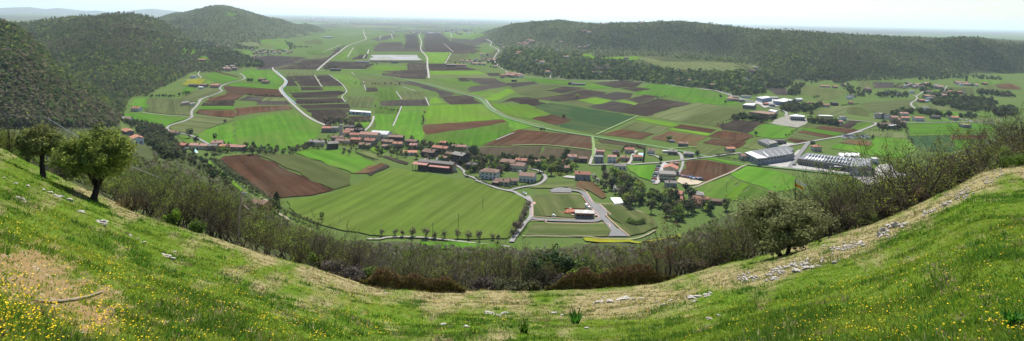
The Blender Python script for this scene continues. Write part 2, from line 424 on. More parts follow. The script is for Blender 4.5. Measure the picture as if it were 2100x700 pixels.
def drape(name, poly, mat, lift, res=None, kind='structure', rough=True):
    """a ground sheet with outline POLY (world xy) laid on the terrain, its x axis along the longest side"""
    P = np.array(poly, float)[:, :2]; n = len(P)
    e = np.roll(P, -1, 0) - P; k = int(np.argmax((e ** 2).sum(1))); ang = math.atan2(e[k, 1], e[k, 0])
    c = P.mean(0)
    dist = max(30., c[1]); res = res or dist * .02
    B = []
    for i in range(n):
        a, b = P[i], P[(i + 1) % n]; m = max(1, int(np.hypot(*(b - a)) / res))
        B += [tuple(a + (b - a) * t / m) for t in range(m)]
    B = np.array(B)
    if ground(P[:, 0], P[:, 1]).max() < .01 and ground(B[:, 0], B[:, 1]).max() < .01:
        step = max(8., dist * .018); Q = []
        for i in range(n):
            a, b = P[i], P[(i + 1) % n]; L = np.hypot(*(b - a)); mm = max(1, int(L / step)); nr = np.array([-(b - a)[1], (b - a)[0]]) / max(L, 1e-6)
            amp = min(L * .03, .0022 * dist) if rough else 0
            Q += [tuple(a + (b - a) * t / mm + nr * (amp * rng.normal() if t else 0)) for t in range(mm)]
        vs = [(x, y, 0) for x, y in Q]; fs = [tuple(range(len(Q)))]
        if delaunay_area(P) < 0: fs = [tuple(range(len(Q)))[::-1]]
    else:
        lo = P.min(0); hi = P.max(0); gx, gy = np.meshgrid(np.arange(lo[0], hi[0], res), np.arange(lo[1], hi[1], res * 1.6))
        inn = inpoly(gx.ravel(), gy.ravel(), [tuple(p) for p in P]); G = np.stack([gx.ravel()[inn], gy.ravel()[inn]], -1)
        allp = [Vector(p) for p in B] + [Vector(p) for p in G]
        r = delaunay_2d_cdt(allp, [], [list(range(len(B)))], 1, 1e-4)
        vv = np.array([tuple(p) for p in r[0]]); zz = ground(vv[:, 0], vv[:, 1])
        vs = [(a, b, z) for (a, b), z in zip(vv, zz)]; fs = [f if tri_up(vs, f) else f[::-1] for f in r[2]]
    ca, sa = math.cos(-ang), math.sin(-ang)
    vs = [((x - c[0]) * ca - (y - c[1]) * sa, (x - c[0]) * sa + (y - c[1]) * ca, z + lift + (.0004 * dist if z > .01 else 0)) for x, y, z in vs]
    o = mk(name, vs, fs, mat); o.location = (c[0], c[1], 0); o.rotation_euler = (0, 0, ang)
    return tag(o, kind=kind)
def delaunay_area(P): return ((P[:, 0] * np.roll(P[:, 1], -1)) - (np.roll(P[:, 0], -1) * P[:, 1])).sum()
def tri_up(vs, f):
    a, b, c = (vs[i] for i in f[:3]); return (b[0] - a[0]) * (c[1] - a[1]) - (b[1] - a[1]) * (c[0] - a[0]) > 0
FIELDPIX = []
def FD(t, k, pts, name='field'):
    q = [tp(t, *p) for p in pts]; FIELDPIX.append(q)
    w = hits([p[0] for p in q], [p[1] for p in q])
    NFIELD[0] += 1
    drape(name, w, FM[k], .06 + .003 * NFIELD[0])
def FL(t, txt):
    for ln in txt.strip().split('\n'):
        a = ln.split()
        FD(t, a[0], [tuple(float(z) for z in p.split(',')) for p in a[1:]])
FL('B', '''
p 478,190 685,192 700,212 480,212
k 610,140 662,138 672,200 612,200
k 500,176 600,172 598,190 480,194
g 560,158 610,158 600,170 545,172
p 470,160 540,146 600,142 560,156 500,170
g 410,205 480,200 470,218 420,228
l 320,235 385,205 420,205 360,245
k 420,228 462,222 455,240 395,246
g 385,196 460,180 500,174 470,196 420,204
k 695,130 760,135 800,170 850,178 925,195 900,222 845,222 700,214 685,180
g 765,132 905,132 940,150 800,156
p 800,158 940,152 945,165 905,188 850,176 805,170
l 690,215 795,215 775,260 705,258
d 795,222 845,222 890,215 830,258 778,260
w 478,226 660,226 670,247 460,247
p 440,249 690,250 698,257 430,258
k 620,258 703,260 706,326 600,322 515,312 520,292 620,288
l 490,268 615,272 618,288 500,290 480,284
k 300,252 430,254 470,262 455,284 290,284 260,284
g 290,284 470,284 560,300 420,302 330,296
k 706,262 830,262 905,288 708,290
l 710,292 905,291 952,306 711,308
d 711,309 952,307 988,320 712,322
p 940,300 1000,300 1010,312 960,314
g 725,323 860,318 918,350 880,356 800,345 740,331
k 820,321 860,320 884,334 845,336
p 860,320 985,322 1030,350 925,348 890,336
p 880,356 1040,340 1050,352 930,372 870,380
p 0,228 215,236 150,262 70,286 0,286
d 70,287 150,264 240,272 230,288 110,292
k 145,262 250,246 300,231 330,200 368,186 342,213 252,276 150,266
d 215,236 280,215 330,200 300,230 250,244
d 110,296 235,290 240,308 118,310
k 118,314 143,312 172,353 120,354
k 148,312 236,310 270,355 180,355
k 245,310 300,308 345,340 357,353 276,355
g 108,355 178,355 186,380 120,378
k 182,358 268,358 274,371 186,372
g 275,357 358,356 362,369 278,371
k 130,382 345,373 367,380 330,401 160,403
k 160,406 335,403 377,421 175,428
k 180,431 379,427 387,446 205,448
k 205,451 387,449 372,482 330,492 300,516 270,506 240,486
k 376,478 472,478 472,500 382,501
b 388,503 470,503 450,534 368,522
b 0,288 60,290 84,318 99,335 84,348 0,342
b 0,346 84,350 95,368 0,362
r 0,365 90,367 120,400 0,396
p 0,399 110,403 140,430 0,431
r -90,446 0,437 130,433 150,450 0,464 -90,480
b -90,500 0,480 110,462 152,456 205,491 240,497 282,517 262,545 245,574 226,590 120,616 0,612 -90,602
g 300,309 380,300 420,330 430,358 370,366 345,336
d 420,318 560,322 640,345 640,352 450,356 432,340
d 365,396 490,398 478,445 386,441
k 445,361 490,359 501,376 455,378
g 500,361 575,358 590,411 500,415
d 590,376 690,376 702,405 600,411
p 510,416 697,408 702,435 515,436
p 570,338 640,334 740,363 822,388 720,374 650,352
g 490,439 590,440 575,468 490,466
b 490,469 575,471 560,520 548,546 480,542 492,520
b 600,438 700,437 686,515 692,550 690,585 560,562 566,520
l 705,431 925,429 1000,470 1022,489 690,511 692,482
r 690,513 1030,491 1050,497 900,526 700,553 685,540
b 700,556 905,529 1050,501 1050,545 985,576 908,601 780,592 690,576
k 750,399 865,391 927,425 800,431
l 713,401 742,401 782,423 714,427
p 725,371 815,386 800,394 750,397
g 870,380 965,375 1010,385 930,399
l 935,402 1050,363 1080,372 985,412 945,414
''')
FL('C', '''
k 0,402 65,398 142,425 75,440 0,416 -60,424
l -90,425 0,431 60,428 160,468 75,490 -30,470
b -50,482 0,491 75,501 105,518 0,542 -20,500
t 90,440 160,422 515,478 345,552 190,520 235,490 160,468
r 80,488 160,470 240,490 187,516
r 0,542 30,531 330,562 330,616 140,599 -120,598
n -130,605 128,601 103,668 -170,640
n 132,602 330,622 308,668 107,668
p -30,342 90,335 110,345 0,359
d -20,362 110,345 215,352 130,372 20,380
d 20,382 130,373 197,385 90,405
k 132,372 217,355 310,362 205,385
k 85,405 210,388 300,368 390,380 330,400 262,411 180,418
d 182,419 262,412 345,426 300,442
l 265,411 330,401 415,412 352,430
p 332,395 430,378 500,385 470,406 415,413
k 462,408 540,390 602,396 575,410 520,425
p 310,441 410,416 500,431 425,460
l 430,415 455,413 521,428 500,432
k 427,460 500,433 602,406 735,425 550,478
b 500,386 562,346 650,350 800,370 870,385 905,405 932,430 850,432 735,422 640,396
k 330,341 450,332 540,338 510,356 420,362
k 446,365 490,357 570,365 510,378
b 50,322 200,328 330,338 250,352 90,335
b 286,351 330,345 420,362 312,366
d 550,480 760,421 865,440 687,500
o 692,501 870,441 977,450 830,520
r 830,520 910,493 1030,501 967,548
l 500,491 545,484 685,516 652,522
d 446,526 500,502 650,523 590,552
r 360,553 450,531 585,551 532,575
r 662,525 690,511 837,533 815,547
l 640,531 660,528 818,549 800,559
e 570,571 640,538 800,561 757,600
r 800,561 850,539 992,560 947,582
r 780,586 820,568 962,585 922,610
x 735,606 785,590 917,612 870,640 790,640
n 350,574 450,582 552,597 545,615 380,597
x 335,587 460,602 440,622 340,612
x 550,598 640,614 640,640 550,630
d 510,242 560,238 620,256 880,259 1005,270 990,288 880,296 620,288
l 290,222 320,222 345,242 290,246
l 347,241 510,233 540,240 505,250 400,246
p 340,275 400,270 410,290 345,294
''')
FL('J', '''
r 235,390 280,280 330,262 460,258 795,318 640,385 480,448 240,402
b 690,390 830,312 880,318 1138,365 1180,380 1290,415 1290,520 1090,545 950,490 760,432
g 360,505 640,408 772,442 760,460 610,637 480,627 350,520
l 612,637 772,459 872,479 747,617
g 749,617 877,481 1040,545 1020,630 900,660 780,650
b 455,242 500,236 820,290 830,305 796,312
''')
FL('L', '''
b 270,520 420,432 600,437 785,480 640,574 480,570 350,547
k -20,430 130,387 420,397 330,468 265,518 0,480
r 0,490 260,522 320,545 330,560 160,600 0,575
r 0,590 150,608 250,608 170,672 0,640
r 962,470 1040,441 1400,486 1400,512 1270,526 1180,512
b 810,480 880,463 1260,522 1150,545 1000,520
r 770,510 830,494 1150,547 1060,566
d 700,560 768,522 1040,571 900,602
r 660,590 700,571 880,601 800,625
x 840,460 900,422 1030,436 960,470
k 1180,448 1290,402 1330,392 1420,400 1300,470
d 850,315 970,290 1130,242 1400,236 1400,290 1290,292 1150,352 1000,326
o 800,120 850,22 1000,42 1300,97 1180,160 990,190 1000,145
p 480,60 660,55 680,130 560,125
x 210,670 380,560 440,580 370,620 520,660 380,690
''')
FL('M', '''
b -150,640 -70,600 0,612 180,622 217,542 485,560 547,612 562,660 450,720 200,700 0,660
d 70,511 200,496 480,516 488,557 215,538
e -80,590 0,562 195,577 178,618 0,600
k -30,430 0,406 125,413 22,468 -60,455
g 22,470 125,416 222,426 200,456 100,486
r -60,470 0,472 92,487 30,511 -40,500
b 490,432 960,423 1040,432 1235,442 1212,508 865,516 510,511
t 515,537 865,533 880,585 885,640 880,665 620,662 562,612
b 887,566 1060,566 1040,610 895,660
r 868,526 1180,526 1160,562 872,560
g 510,513 865,520 865,531 515,535
d 100,266 200,246 548,226 540,250 524,270 540,300 370,352 182,330
o 0,292 98,290 180,332 175,368 0,345
p 205,76 390,81 385,125 205,130
o 90,71 200,73 200,130 100,130
o 392,81 455,82 382,124
k 382,126 455,106 490,111 480,136
g 457,81 600,69 720,76 690,105 490,110
g 592,200 652,152 798,151 770,186 602,210
o 832,121 1060,126 1070,176 900,190 832,152
o 1062,126 1200,106 1370,166 1350,176 1100,156
r 1237,106 1330,89 1400,96 1460,140 1300,136
g 985,56 1300,61 1310,90 1180,96 1052,81
b 760,322 1030,346 1050,370 930,376 760,332
g 542,331 700,341 858,375 700,370 522,351
b 690,396 858,396 870,411 690,414
d 1000,401 1100,386 1290,386 1290,425 1062,410
d 560,255 860,290 980,320 760,316 600,300
g 1060,345 1180,335 1230,370 1060,372
''')
FL('N', '''
b 190,100 250,22 415,5 412,98 392,128
d 400,170 418,12 850,22 958,52 925,112 908,150 905,214 600,194
b 135,192 330,182 700,222 880,236 680,300 640,330 600,368 350,280 230,270 140,232
d 655,352 750,302 920,242 1000,202 1300,236 1400,262 1240,312 1090,370 970,428 700,388
r 950,182 1000,147 1400,152 1400,234 1100,214
b 1000,140 1040,102 1400,102 1400,146
k 1025,96 1050,63 1150,66 1250,39 1400,37 1400,100
r 1060,50 1120,2 1400,0 1400,34 1230,36 1160,60
b 970,430 1090,372 1400,275 1400,562 1140,557 1000,470
g 740,440 860,440 930,500 930,540 850,530
''')
FL('P', '''
b 190,440 290,416 500,466 505,490 360,520 240,490
r 287,404 310,400 512,456 508,468
y 0,490 140,476 200,481 130,534 0,540
g 142,530 200,482 270,510 230,530
b 0,546 110,566 40,620 -40,600
d -40,660 60,602 220,562 330,592 328,602 150,668 118,692 0,690
b 530,416 640,392 830,402 880,450 940,486 918,530 700,514 580,482 575,460
b 400,541 500,506 905,546 888,580
r 370,551 400,543 885,586 942,656 500,620 390,602
r 190,692 390,612 560,631 500,678 300,686
p 502,681 592,642 740,656 700,692
d 722,692 770,657 950,661 980,692
p 610,290 800,252 1130,271 1040,320 860,360 730,380 722,332
g 700,110 880,92 980,96 1030,170 980,198 900,190 760,160
x 722,140 820,141 868,170 800,175
g 532,230 600,211 658,230 640,258 560,250
d 500,141 690,131 718,165 560,175
k 862,386 1000,351 1300,346 1250,388
k 1062,320 1150,291 1370,291 1320,324
g 1150,212 1400,196 1390,240 1200,250
x 1060,60 1110,55 1130,72 1060,75
x 1140,120 1240,95 1320,120 1300,145 1150,140
l 40,205 120,190 150,205 110,215
l 60,115 150,102 210,110 100,122
g 120,290 170,262 220,275 230,310 130,330
''')
FL('W', '''
r 118,148 150,125 380,105 432,122 640,222 830,302 1030,394 850,436 530,463 400,372 250,262
o 397,100 560,106 715,107 900,162 1165,267 1165,350 1033,390 780,277 600,192
b 722,96 850,67 960,76 1050,62 1167,80 1250,125 1390,205 1180,262 960,180
l 0,175 40,160 200,300 300,400 262,385 100,262
''')
FL('O', '''
s 588,413 682,399 790,352 812,346 900,362 962,372 1040,395 1076,406 1082,430 1062,470 1040,491 900,494 760,484 660,463 612,444
k 752,356 792,338 800,343 760,362
e 728,357 756,341 790,338 750,357
b 858,498 940,497 1030,504 1062,503 1040,516 900,514
y 1195,489 1290,492 1396,483 1396,491 1290,499 1200,496
b 1284,340 1350,340 1340,374 1310,364 1292,352
''')
FL('T', '''
x 150,240 200,170 380,155 560,170 700,180 760,260 860,390 600,420 200,402 165,300
x 185,482 340,490 980,492 1040,560 1000,628 100,610
x 945,290 1100,285 1200,285 1400,360 1500,420 1560,520 1400,590 1255,620 1020,395
e 655,90 692,12 850,32 950,122 990,192 940,212 800,122
x 130,90 330,30 660,15 640,85 470,80 390,95
''')
FL('E', '''
l 740,420 800,400 880,395 1000,440 900,490 800,470
x 600,480 680,450 850,510 870,560 780,545
k 915,525 960,515 1265,605 1240,630 1120,600
r 690,700 900,612 965,625 800,700
''')
# the far plain: one patchwork of small plots
def far_patchwork():
    V = []; Fc = []; C = []
    pal = [FT[k][0] for k in 'gdkpprkdpekxdp']
    y = 3300.
    while y < 30000:
        dy = rng.uniform(.035, .075) * y
        x = -y * .9 + rng.uniform(0, 200)
        while x < y * .75:
            w = rng.uniform(.03, .14) * 3300 * (y / 3300) ** .6
            u = 1050 + F * (x + w / 2) / y; vv = HOR + F * CAMZ / (y + dy / 2)
            pu, pv = pix(u, vv)
            mask = pv < 67 or (pv < 72 and (pu < 760 or pu > 990))
            x1, y1 = x + 14, y + 18; x2, y2 = x + w - 14, y + dy - 18
            g = ground(np.array([x1, x2, x2, x1]), np.array([y1, y1, y2, y2]))
            if mask and g.max() < .05 and rng.random() < .86:
                sk = rng.uniform(-.06, .06) * w
                b = len(V); V += [(x1, y1, .05), (x2, y1 + sk, .05), (x2, y2 + sk, .05), (x1, y2, .05)]; Fc.append((b, b + 1, b + 2, b + 3))
                c = np.array(pal[rng.integers(len(pal))]) * rng.uniform(.8, 1.2); C += [c] * 4
            x += w
        y += dy
    o = mk('far_fields', np.array(V), np.array(Fc), attrmat('far_plots', 0, .95, .05, 0), np.array(C)); tag(o, kind='structure')
far_patchwork()
def far_town(n=420):
    V = []; Fc = []; C = []
    while len(Fc) < n * 5:
        y = 5200 * (5.0 ** rng.random()); x = rng.uniform(-.42, .10) * y; c = fbm(np.array(x / 1500.), np.array(y / 1500.), 5, 3)
        if c < .5 or ground(x, y) > .05: continue
        w, l, h = rng.uniform(14, 46), rng.uniform(10, 30), rng.uniform(6, 12); b = len(V)
        V += [(x + sx * w / 2, y + sy * l / 2, z) for z in (0, h) for sx, sy in ((-1, -1), (1, -1), (1, 1), (-1, 1))]
        Fc += [(b, b + 1, b + 5, b + 4), (b + 1, b + 2, b + 6, b + 5), (b + 2, b + 3, b + 7, b + 6), (b + 3, b, b + 4, b + 7), (b + 4, b + 5, b + 6, b + 7)]
        C += [np.array([(.6, .58, .55), (.34, .22, .18), (.5, .42, .36)][int(rng.integers(3))])] * 8
    tag(mk('far_town', np.array(V), np.array(Fc), attrmat('far_roofs', 0, .9, .1, 0), np.array(C)), kind='stuff')
far_town()

# ================================================================== roads, lanes, ditches
M_gravel = simple('pale_gravel', (.25, .235, .205), .2, .3); M_asph = simple('worn_asphalt', (.15, .147, .145), .2, .15, .9)
M_road = simple('light_road', (.20, .192, .178), .18, .12); M_conc = simple('concrete_yard', (.30, .285, .265), .2, .08)
M_track = simple('dirt_track', (.24, .20, .135), .3, .4); M_bank = simple('grass_bank', (.06, .135, .02), .3, .15)
M_pink = simple('pink_paving', (.36, .215, .17), .15, .5)
m, nt, out = nodes('ditch_water'); bw = bsdf(nt, out, (.18, .2, .2), .12, .9); M_water = m
NR = [0]
def ribbon(name, t, pts, w, mat, lift=None, sub=4, kind='structure'):
    q = [tp(t, *p) for p in pts]; W = hits([p[0] for p in q], [p[1] for p in q])[:, :2]
    # smooth the line
    L = [W[0]]
    for i in range(len(W) - 1):
        p0 = W[max(i - 1, 0)]; p1 = W[i]; p2 = W[i + 1]; p3 = W[min(i + 2, len(W) - 1)]
        for s in range(1, sub + 1):
            a = s / sub; L.append(.5 * (2 * p1 + (p2 - p0) * a + (2 * p0 - 5 * p1 + 4 * p2 - p3) * a * a + (3 * p1 - p0 - 3 * p2 + p3) * a ** 3))
    L = np.array(L); d = np.gradient(L, axis=0); d /= np.maximum(np.linalg.norm(d, axis=1, keepdims=True), 1e-6)
    nrm = np.stack([-d[:, 1], d[:, 0]], -1)
    NR[0] += 1; lift = (.62 + .004 * NR[0]) if lift is None else lift
    V = []
    for p, n in zip(L, nrm):
        for s in (-.5, .5):
            q2 = p + n * w * .56 * s; V.append((*q2, float(ground(*q2)) + lift + (.0005 * p[1] if ground(*q2) > .01 else 0)))
    V = np.array(V); k = np.arange(len(L) - 1) * 2
    return tag(mk(name, V, np.stack([k, k + 2, k + 3, k + 1], -1), mat), kind=kind)
def area(name, t, pts, mat, lift=None):
    q = [tp(t, *p) for p in pts]; W = hits([p[0] for p in q], [p[1] for p in q]); NR[0] += 1
    return drape(name, W, mat, (.55 + .004 * NR[0]) if lift is None else lift)
ribbon('road', 'P', [(835, 368), (850, 400), (935, 470), (958, 500), (940, 540), (905, 572), (930, 620), (975, 665), (1030, 720), (1130, 810), (1220, 870), (1345, 925)], 7, M_gravel)
ribbon('ditch', 'P', [(865, 398), (955, 478), (975, 505), (955, 545), (925, 578), (950, 620), (1000, 668), (1060, 720)], 3.5, M_water)
ribbon('road', 'P', [(520, 425), (570, 462), (545, 488), (480, 502), (400, 522), (345, 548), (330, 572), (350, 592), (320, 612), (240, 642), (160, 668), (125, 695)], 5.5, M_road)
ribbon('road', 'N', [(1100, -10), (1025, 28), (1000, 60), (960, 112), (918, 155), (912, 200), (915, 230), (830, 275), (720, 308), (650, 335), (630, 362), (650, 380), (700, 398), (780, 416), (870, 432), (960, 465), (1050, 510), (1120, 552), (1115, 575), (1080, 605)], 5.5, M_road)
ribbon('path', 'N', [(345, 175), (420, 186), (600, 206), (900, 226)], 3, M_gravel)
ribbon('path', 'P', [(0, 490), (90, 475), (150, 465), (122, 435), (140, 410), (180, 390), (205, 368)], 4, M_gravel)
ribbon('road', 'B', [(440, 125), (445, 145), (452, 160), (430, 170), (380, 187), (340, 216), (295, 250), (250, 290)], 9, M_gravel)
ribbon('road', 'B', [(668, 138), (672, 155), (679, 172), (675, 200), (690, 222), (702, 238), (703, 270), (707, 300), (709, 322)], 8, M_gravel)
ribbon('road', 'B', [(900, 152), (930, 164), (965, 172), (960, 188), (985, 200), (996, 210), (985, 225), (975, 242)], 8, M_gravel)
ribbon('road', 'B', [(975, 242), (985, 262), (1010, 284), (1040, 300)], 5, M_gravel)
ribbon('road', 'C', [(0, 308), (50, 318), (150, 324), (260, 330), (440, 333), (580, 341), (700, 358), (840, 375), (900, 395), (950, 408), (1020, 420)], 6.5, M_road)
ribbon('path', 'C', [(155, 322), (165, 300), (172, 292)], 5, M_gravel)
ribbon('path', 'C', [(190, 322), (205, 305), (240, 296)], 4, M_gravel)
ribbon('road', 'I', [(50, 372), (250, 368), (450, 364), (520, 368), (650, 358), (800, 350), (950, 333), (1080, 320), (1250, 298), (1400, 280), (1560, 258), (1720, 240)], 6.5, M_road)
ribbon('road', 'K', [(640, 158), (700, 148), (850, 120), (1000, 92), (1200, 60), (1330, 25), (1440, 0)], 7, M_road)
ribbon('road', 'M', [(30, 512), (100, 490), (190, 455), (232, 432), (215, 420), (100, 408), (0, 398), (-120, 385)], 7, M_road)
ribbon('road', 'M', [(228, 424), (350, 423), (500, 422), (700, 420), (960, 415), (1100, 417), (1260, 430)], 6, M_road)
ribbon('road', 'M', [(1050, 412), (1000, 400), (900, 380), (800, 360), (700, 340), (620, 322), (570, 306), (540, 285), (528, 265), (540, 248), (562, 238)], 6, M_road)
ribbon('road', 'M', [(562, 238), (580, 215), (572, 200), (545, 188)], 5, M_road)
ribbon('road', 'M', [(572, 198), (610, 175), (640, 150), (652, 128)], 5, M_road)
ribbon('road', 'M', [(760, 190), (790, 172), (812, 150), (822, 130), (832, 112)], 5, M_road)
ribbon('road', 'M', [(555, 310), (540, 325), (520, 338)], 4, M_road)
area('yard', 'K', [(290, 358), (620, 322), (690, 262), (745, 205), (800, 218), (720, 310), (655, 395), (640, 410), (540, 400), (400, 380)], M_conc)
ribbon('road', 'K', [(645, 400), (700, 320), (765, 235), (820, 165), (850, 122)], 8, M_asph)
area('yard', 'K', [(640, 398), (690, 360), (760, 365), (1000, 395), (1300, 430), (1560, 440), (1640, 370), (1760, 365), (1940, 470), (1940, 500), (1300, 475), (900, 435)], M_conc)
ribbon('road', 'K', [(560, 395), (700, 412), (900, 432), (1300, 470), (1600, 490), (1950, 500)], 7, M_road)
area('yard', 'I', [(740, 580), (800, 400), (830, 380), (870, 340), (940, 380), (900, 450), (850, 540), (800, 585)], M_conc)
area('yard', 'I', [(1010, 560), (1040, 500), (1120, 520), (1300, 560), (1250, 590), (1100, 600)], simple('yard_sand', (.36, .30, .21), .2, .2))
area('yard', 'L', [(495, 420), (610, 360), (700, 330), (890, 380), (860, 430), (780, 465), (600, 440)], simple('quarry_dust', (.20, .19, .15), .45, .12))
area('yard', 'L', [(340, 195), (420, 160), (760, 200), (600, 240), (440, 260)], M_conc)
area('yard', 'K', [(280, 120), (400, 165), (520, 170), (620, 130), (700, 140), (640, 165), (420, 175)], M_conc)
ribbon('road', 'L', [(-30, 92), (60, 112), (150, 150), (240, 180), (320, 205), (420, 235), (560, 270), (660, 305), (655, 345)], 7, M_road)
ribbon('path', 'J', [(335, 515), (400, 495), (480, 460), (640, 395), (720, 360), (790, 322), (860, 295)], 4, M_track)
ribbon('road', 'E', [(802, -5), (800, 30), (788, 62), (770, 100), (740, 140), (705, 170), (680, 190)], 5, M_gravel)
ribbon('road', 'G', [(610, 300), (690, 360), (760, 410), (785, 465), (850, 490), (900, 510), (1050, 582), (1200, 638), (1400, 675)], 5, M_road)
ribbon('road', 'H', [(-20, 385), (60, 412), (200, 467), (270, 485), (350, 492), (480, 462), (620, 440), (690, 415), (735, 380), (745, 345), (715, 305), (660, 275), (570, 255)], 5.5, M_road)
ribbon('road', 'H', [(340, 494), (400, 512), (470, 550), (530, 580), (570, 610), (580, 650), (585, 700)], 5.5, M_road)
ribbon('road', 'T', [(120, 180), (155, 240), (160, 330), (158, 400), (130, 440), (90, 480), (30, 560), (-30, 640), (-60, 690)], 5.5, M_road)
ribbon('road', 'T', [(150, 428), (250, 440), (400, 450), (600, 455), (760, 460), (870, 455), (930, 425)], 8.5, M_asph)
ribbon('road', 'T', [(380, 125), (440, 112), (550, 118), (650, 122), (730, 145), (775, 190), (825, 260), (880, 330), (930, 400), (1000, 470), (1060, 540), (1120, 620)], 8.5, M_asph)
area('yard', 'T', [(850, 262), (925, 275), (1000, 380), (930, 440), (880, 400)], M_asph)
area('yard', 'T', [(370, 140), (400, 98), (470, 84), (600, 100), (600, 145)], M_asph)
area('yard', 'T', [(1010, 628), (1060, 540), (1130, 545), (1230, 628)], M_asph)
for pts in ([(160, 250), (170, 320), (172, 395), (230, 412), (500, 428), (800, 435), (900, 420), (890, 390), (800, 290), (720, 175)], [(150, 455), (320, 455), (340, 480), (700, 488), (985, 485), (1030, 525)],
            [(560, 92), (660, 95), (750, 125), (800, 185), (850, 255), (1060, 272)], [(920, 275), (980, 340), (1035, 385), (985, 395), (1080, 490), (1245, 628)], [(370, 150), (560, 158), (715, 165)]):
    ribbon('kerb', 'T', pts, 1.4, M_pink)
area('pavement', 'T', [(155, 248), (205, 248), (205, 275), (158, 275)], M_pink)
ribbon('path', 'T', [(60, 625), (200, 625), (500, 628), (780, 632), (900, 650), (1100, 660), (1300, 655), (1440, 610), (1530, 560)], 2.2, M_track)
ribbon('path', 'T', [(1060, 282), (1200, 290), (1290, 330), (1400, 370)], 2, M_track)
ribbon('path', 'O', [(752, 492), (780, 492), (795, 489), (845, 488), (915, 494), (1000, 504), (1045, 508)], 3.5, M_gravel)
ribbon('path', 'W', [(480, 470), (530, 530), (600, 590), (660, 630), (760, 680), (860, 710)], 4, M_track)
ribbon('path', 'G', [(260, 300), (360, 265), (460, 262)], 7, M_track)
ribbon('path', 'I', [(50, 370), (75, 300), (105, 230), (108, 190)], 5, M_gravel)
ribbon('path', 'I', [(480, 365), (510, 310), (535, 250), (570, 215)], 6, M_gravel)
ribbon('path', 'I', [(820, 300), (770, 270), (700, 262)], 4, M_gravel)
ribbon('path', 'I', [(1070, 318), (1060, 270), (1025, 235)], 6, M_road)
ribbon('path', 'I', [(1080, 335), (1070, 400), (1030, 480)], 4, M_road)
area('yard', 'H', [(935, 350), (985, 332), (1070, 340), (1075, 365)], M_conc)
ribbon('grass_bank', 'B', [(420, 302), (560, 318), (700, 347), (830, 382), (900, 400), (935, 420), (955, 445), (1000, 472), (1050, 492), (1200, 532), (1380, 562), (1690, 612), (1850, 645)], 13, M_bank)
ribbon('path', 'B', [(690, 340), (820, 372), (910, 396), (945, 415), (965, 440), (1010, 468), (1050, 485), (1180, 520)], 2.5, M_track)
ribbon('grass_bank', 'K', [(0, 340), (200, 372), (400, 395), (700, 425), (1000, 460), (1300, 485)], 9, M_bank)
for pts, w in (([(240, 310), (255, 335), (270, 358)], 3.5), ([(300, 308), (345, 340), (362, 358), (372, 378), (352, 400), (372, 425)], 3), ([(597, 438), (580, 480), (562, 520)], 3), ([(575, 378), (598, 410)], 3), ([(695, 400), (705, 425), (712, 436)], 3),
               ([(600, 357), (655, 376)], 3), ([(392, 298), (405, 311)], 3.5), ([(440, 335), (450, 372)], 2.5), ([(555, 140), (560, 160)], 7), ([(512, 148), (507, 162)], 7), ([(798, 135), (803, 155)], 8), ([(800, 220), (775, 262)], 5), ([(462, 205), (458, 222)], 8), ([(448, 226), (440, 240)], 6), ([(770, 180), (810, 215)], 5),
               ([(942, 412), (965, 440), (985, 455)], 3), ([(985, 577), (1035, 556), (1060, 548)], 3), ([(370, 287), (455, 288)], 6), ([(250, 291), (290, 289)], 8), ([(345, 185), (300, 205), (270, 215)], 6), ([(400, 196), (375, 235)], 5)):
    ribbon('ditch', 'B', pts, w, M_gravel if w > 3.2 else simple('painted_ditch_sheen', (.26, .255, .24), .2, .2))  # pale matte colour stands in for the sky reflected in ditch water
for pts in ([(330, 565), (335, 600), (332, 650)], [(0, 600), (140, 598), (330, 618)], [(515, 478), (345, 555)], [(640, 612), (760, 605)]):
    ribbon('grass_bank', 'C', pts, 5, simple('grass_verge', (.12, .19, .04), .25, .2))
# ================================================================== vegetation generators
def rdirs(n):
    v = rng.normal(size=(n, 3)); return v / np.linalg.norm(v, axis=1, keepdims=True)
def cards(C, size, elong=1.0, up=None, flat=0):
    """one small quad (leaf or leaf spray) at each centre, at random tilt"""
    n = len(C); a = rdirs(n)
    if up is not None: a = a * (1 - up) + np.array([0, 0, 1.]) * up; a /= np.linalg.norm(a, axis=1, keepdims=True)
    b = np.cross(a, rdirs(n)); b /= np.maximum(np.linalg.norm(b, axis=1, keepdims=True), 1e-6)
    s = np.broadcast_to(np.asarray(size, float), (n,))[:, None]
    a = a * s * elong; b = b * s
    V = np.stack([C - a, C + b * .75, C + a, C - b * .75], 1).reshape(-1, 3)
    Fq = np.arange(n * 4).reshape(n, 4)
    return V, Fq
def ncards(C, Nn, size, elong=1.0, jit=.45):
    """leaf sprays that face outward from the crown"""
    n = len(C); nn = Nn + rng.normal(size=(n, 3)) * jit; nn /= np.maximum(np.linalg.norm(nn, axis=1, keepdims=True), 1e-6)
    a = np.cross(nn, rdirs(n)); a /= np.maximum(np.linalg.norm(a, axis=1, keepdims=True), 1e-6); b = np.cross(nn, a)
    s = np.broadcast_to(np.asarray(size, float), (n,))[:, None]; a = a * s * elong; b = b * s
    V = np.stack([C - a, C + b * .75, C + a, C - b * .75], 1).reshape(-1, 3)
    return V, np.arange(n * 4).reshape(n, 4)
def outward(p, r):
    q = p / np.array(r); q = q / np.maximum(np.linalg.norm(q, axis=1, keepdims=True), 1e-6); return q + np.array([0, 0, .25])
def clumpy(n, k, r, cr, seed=None, shell=.55, flat=.8):
    """n points gathered in k clumps in an ellipsoid of radii r (centre 0); returns points, clump index"""
    d = rdirs(k); rad = (shell + (1 - shell) * rng.random(k)) * .78
    cc = d * rad[:, None] * np.array(r)
    which = rng.integers(0, k, n)
    p = cc[which] + rng.normal(size=(n, 3)) * np.array(r) * cr
    return p, which
M_bark = simple('bark', (.075, .058, .045), .4, 8, .95, .1); M_barkpale = simple('pale_bark', (.20, .175, .155), .4, 6, .95, .1)
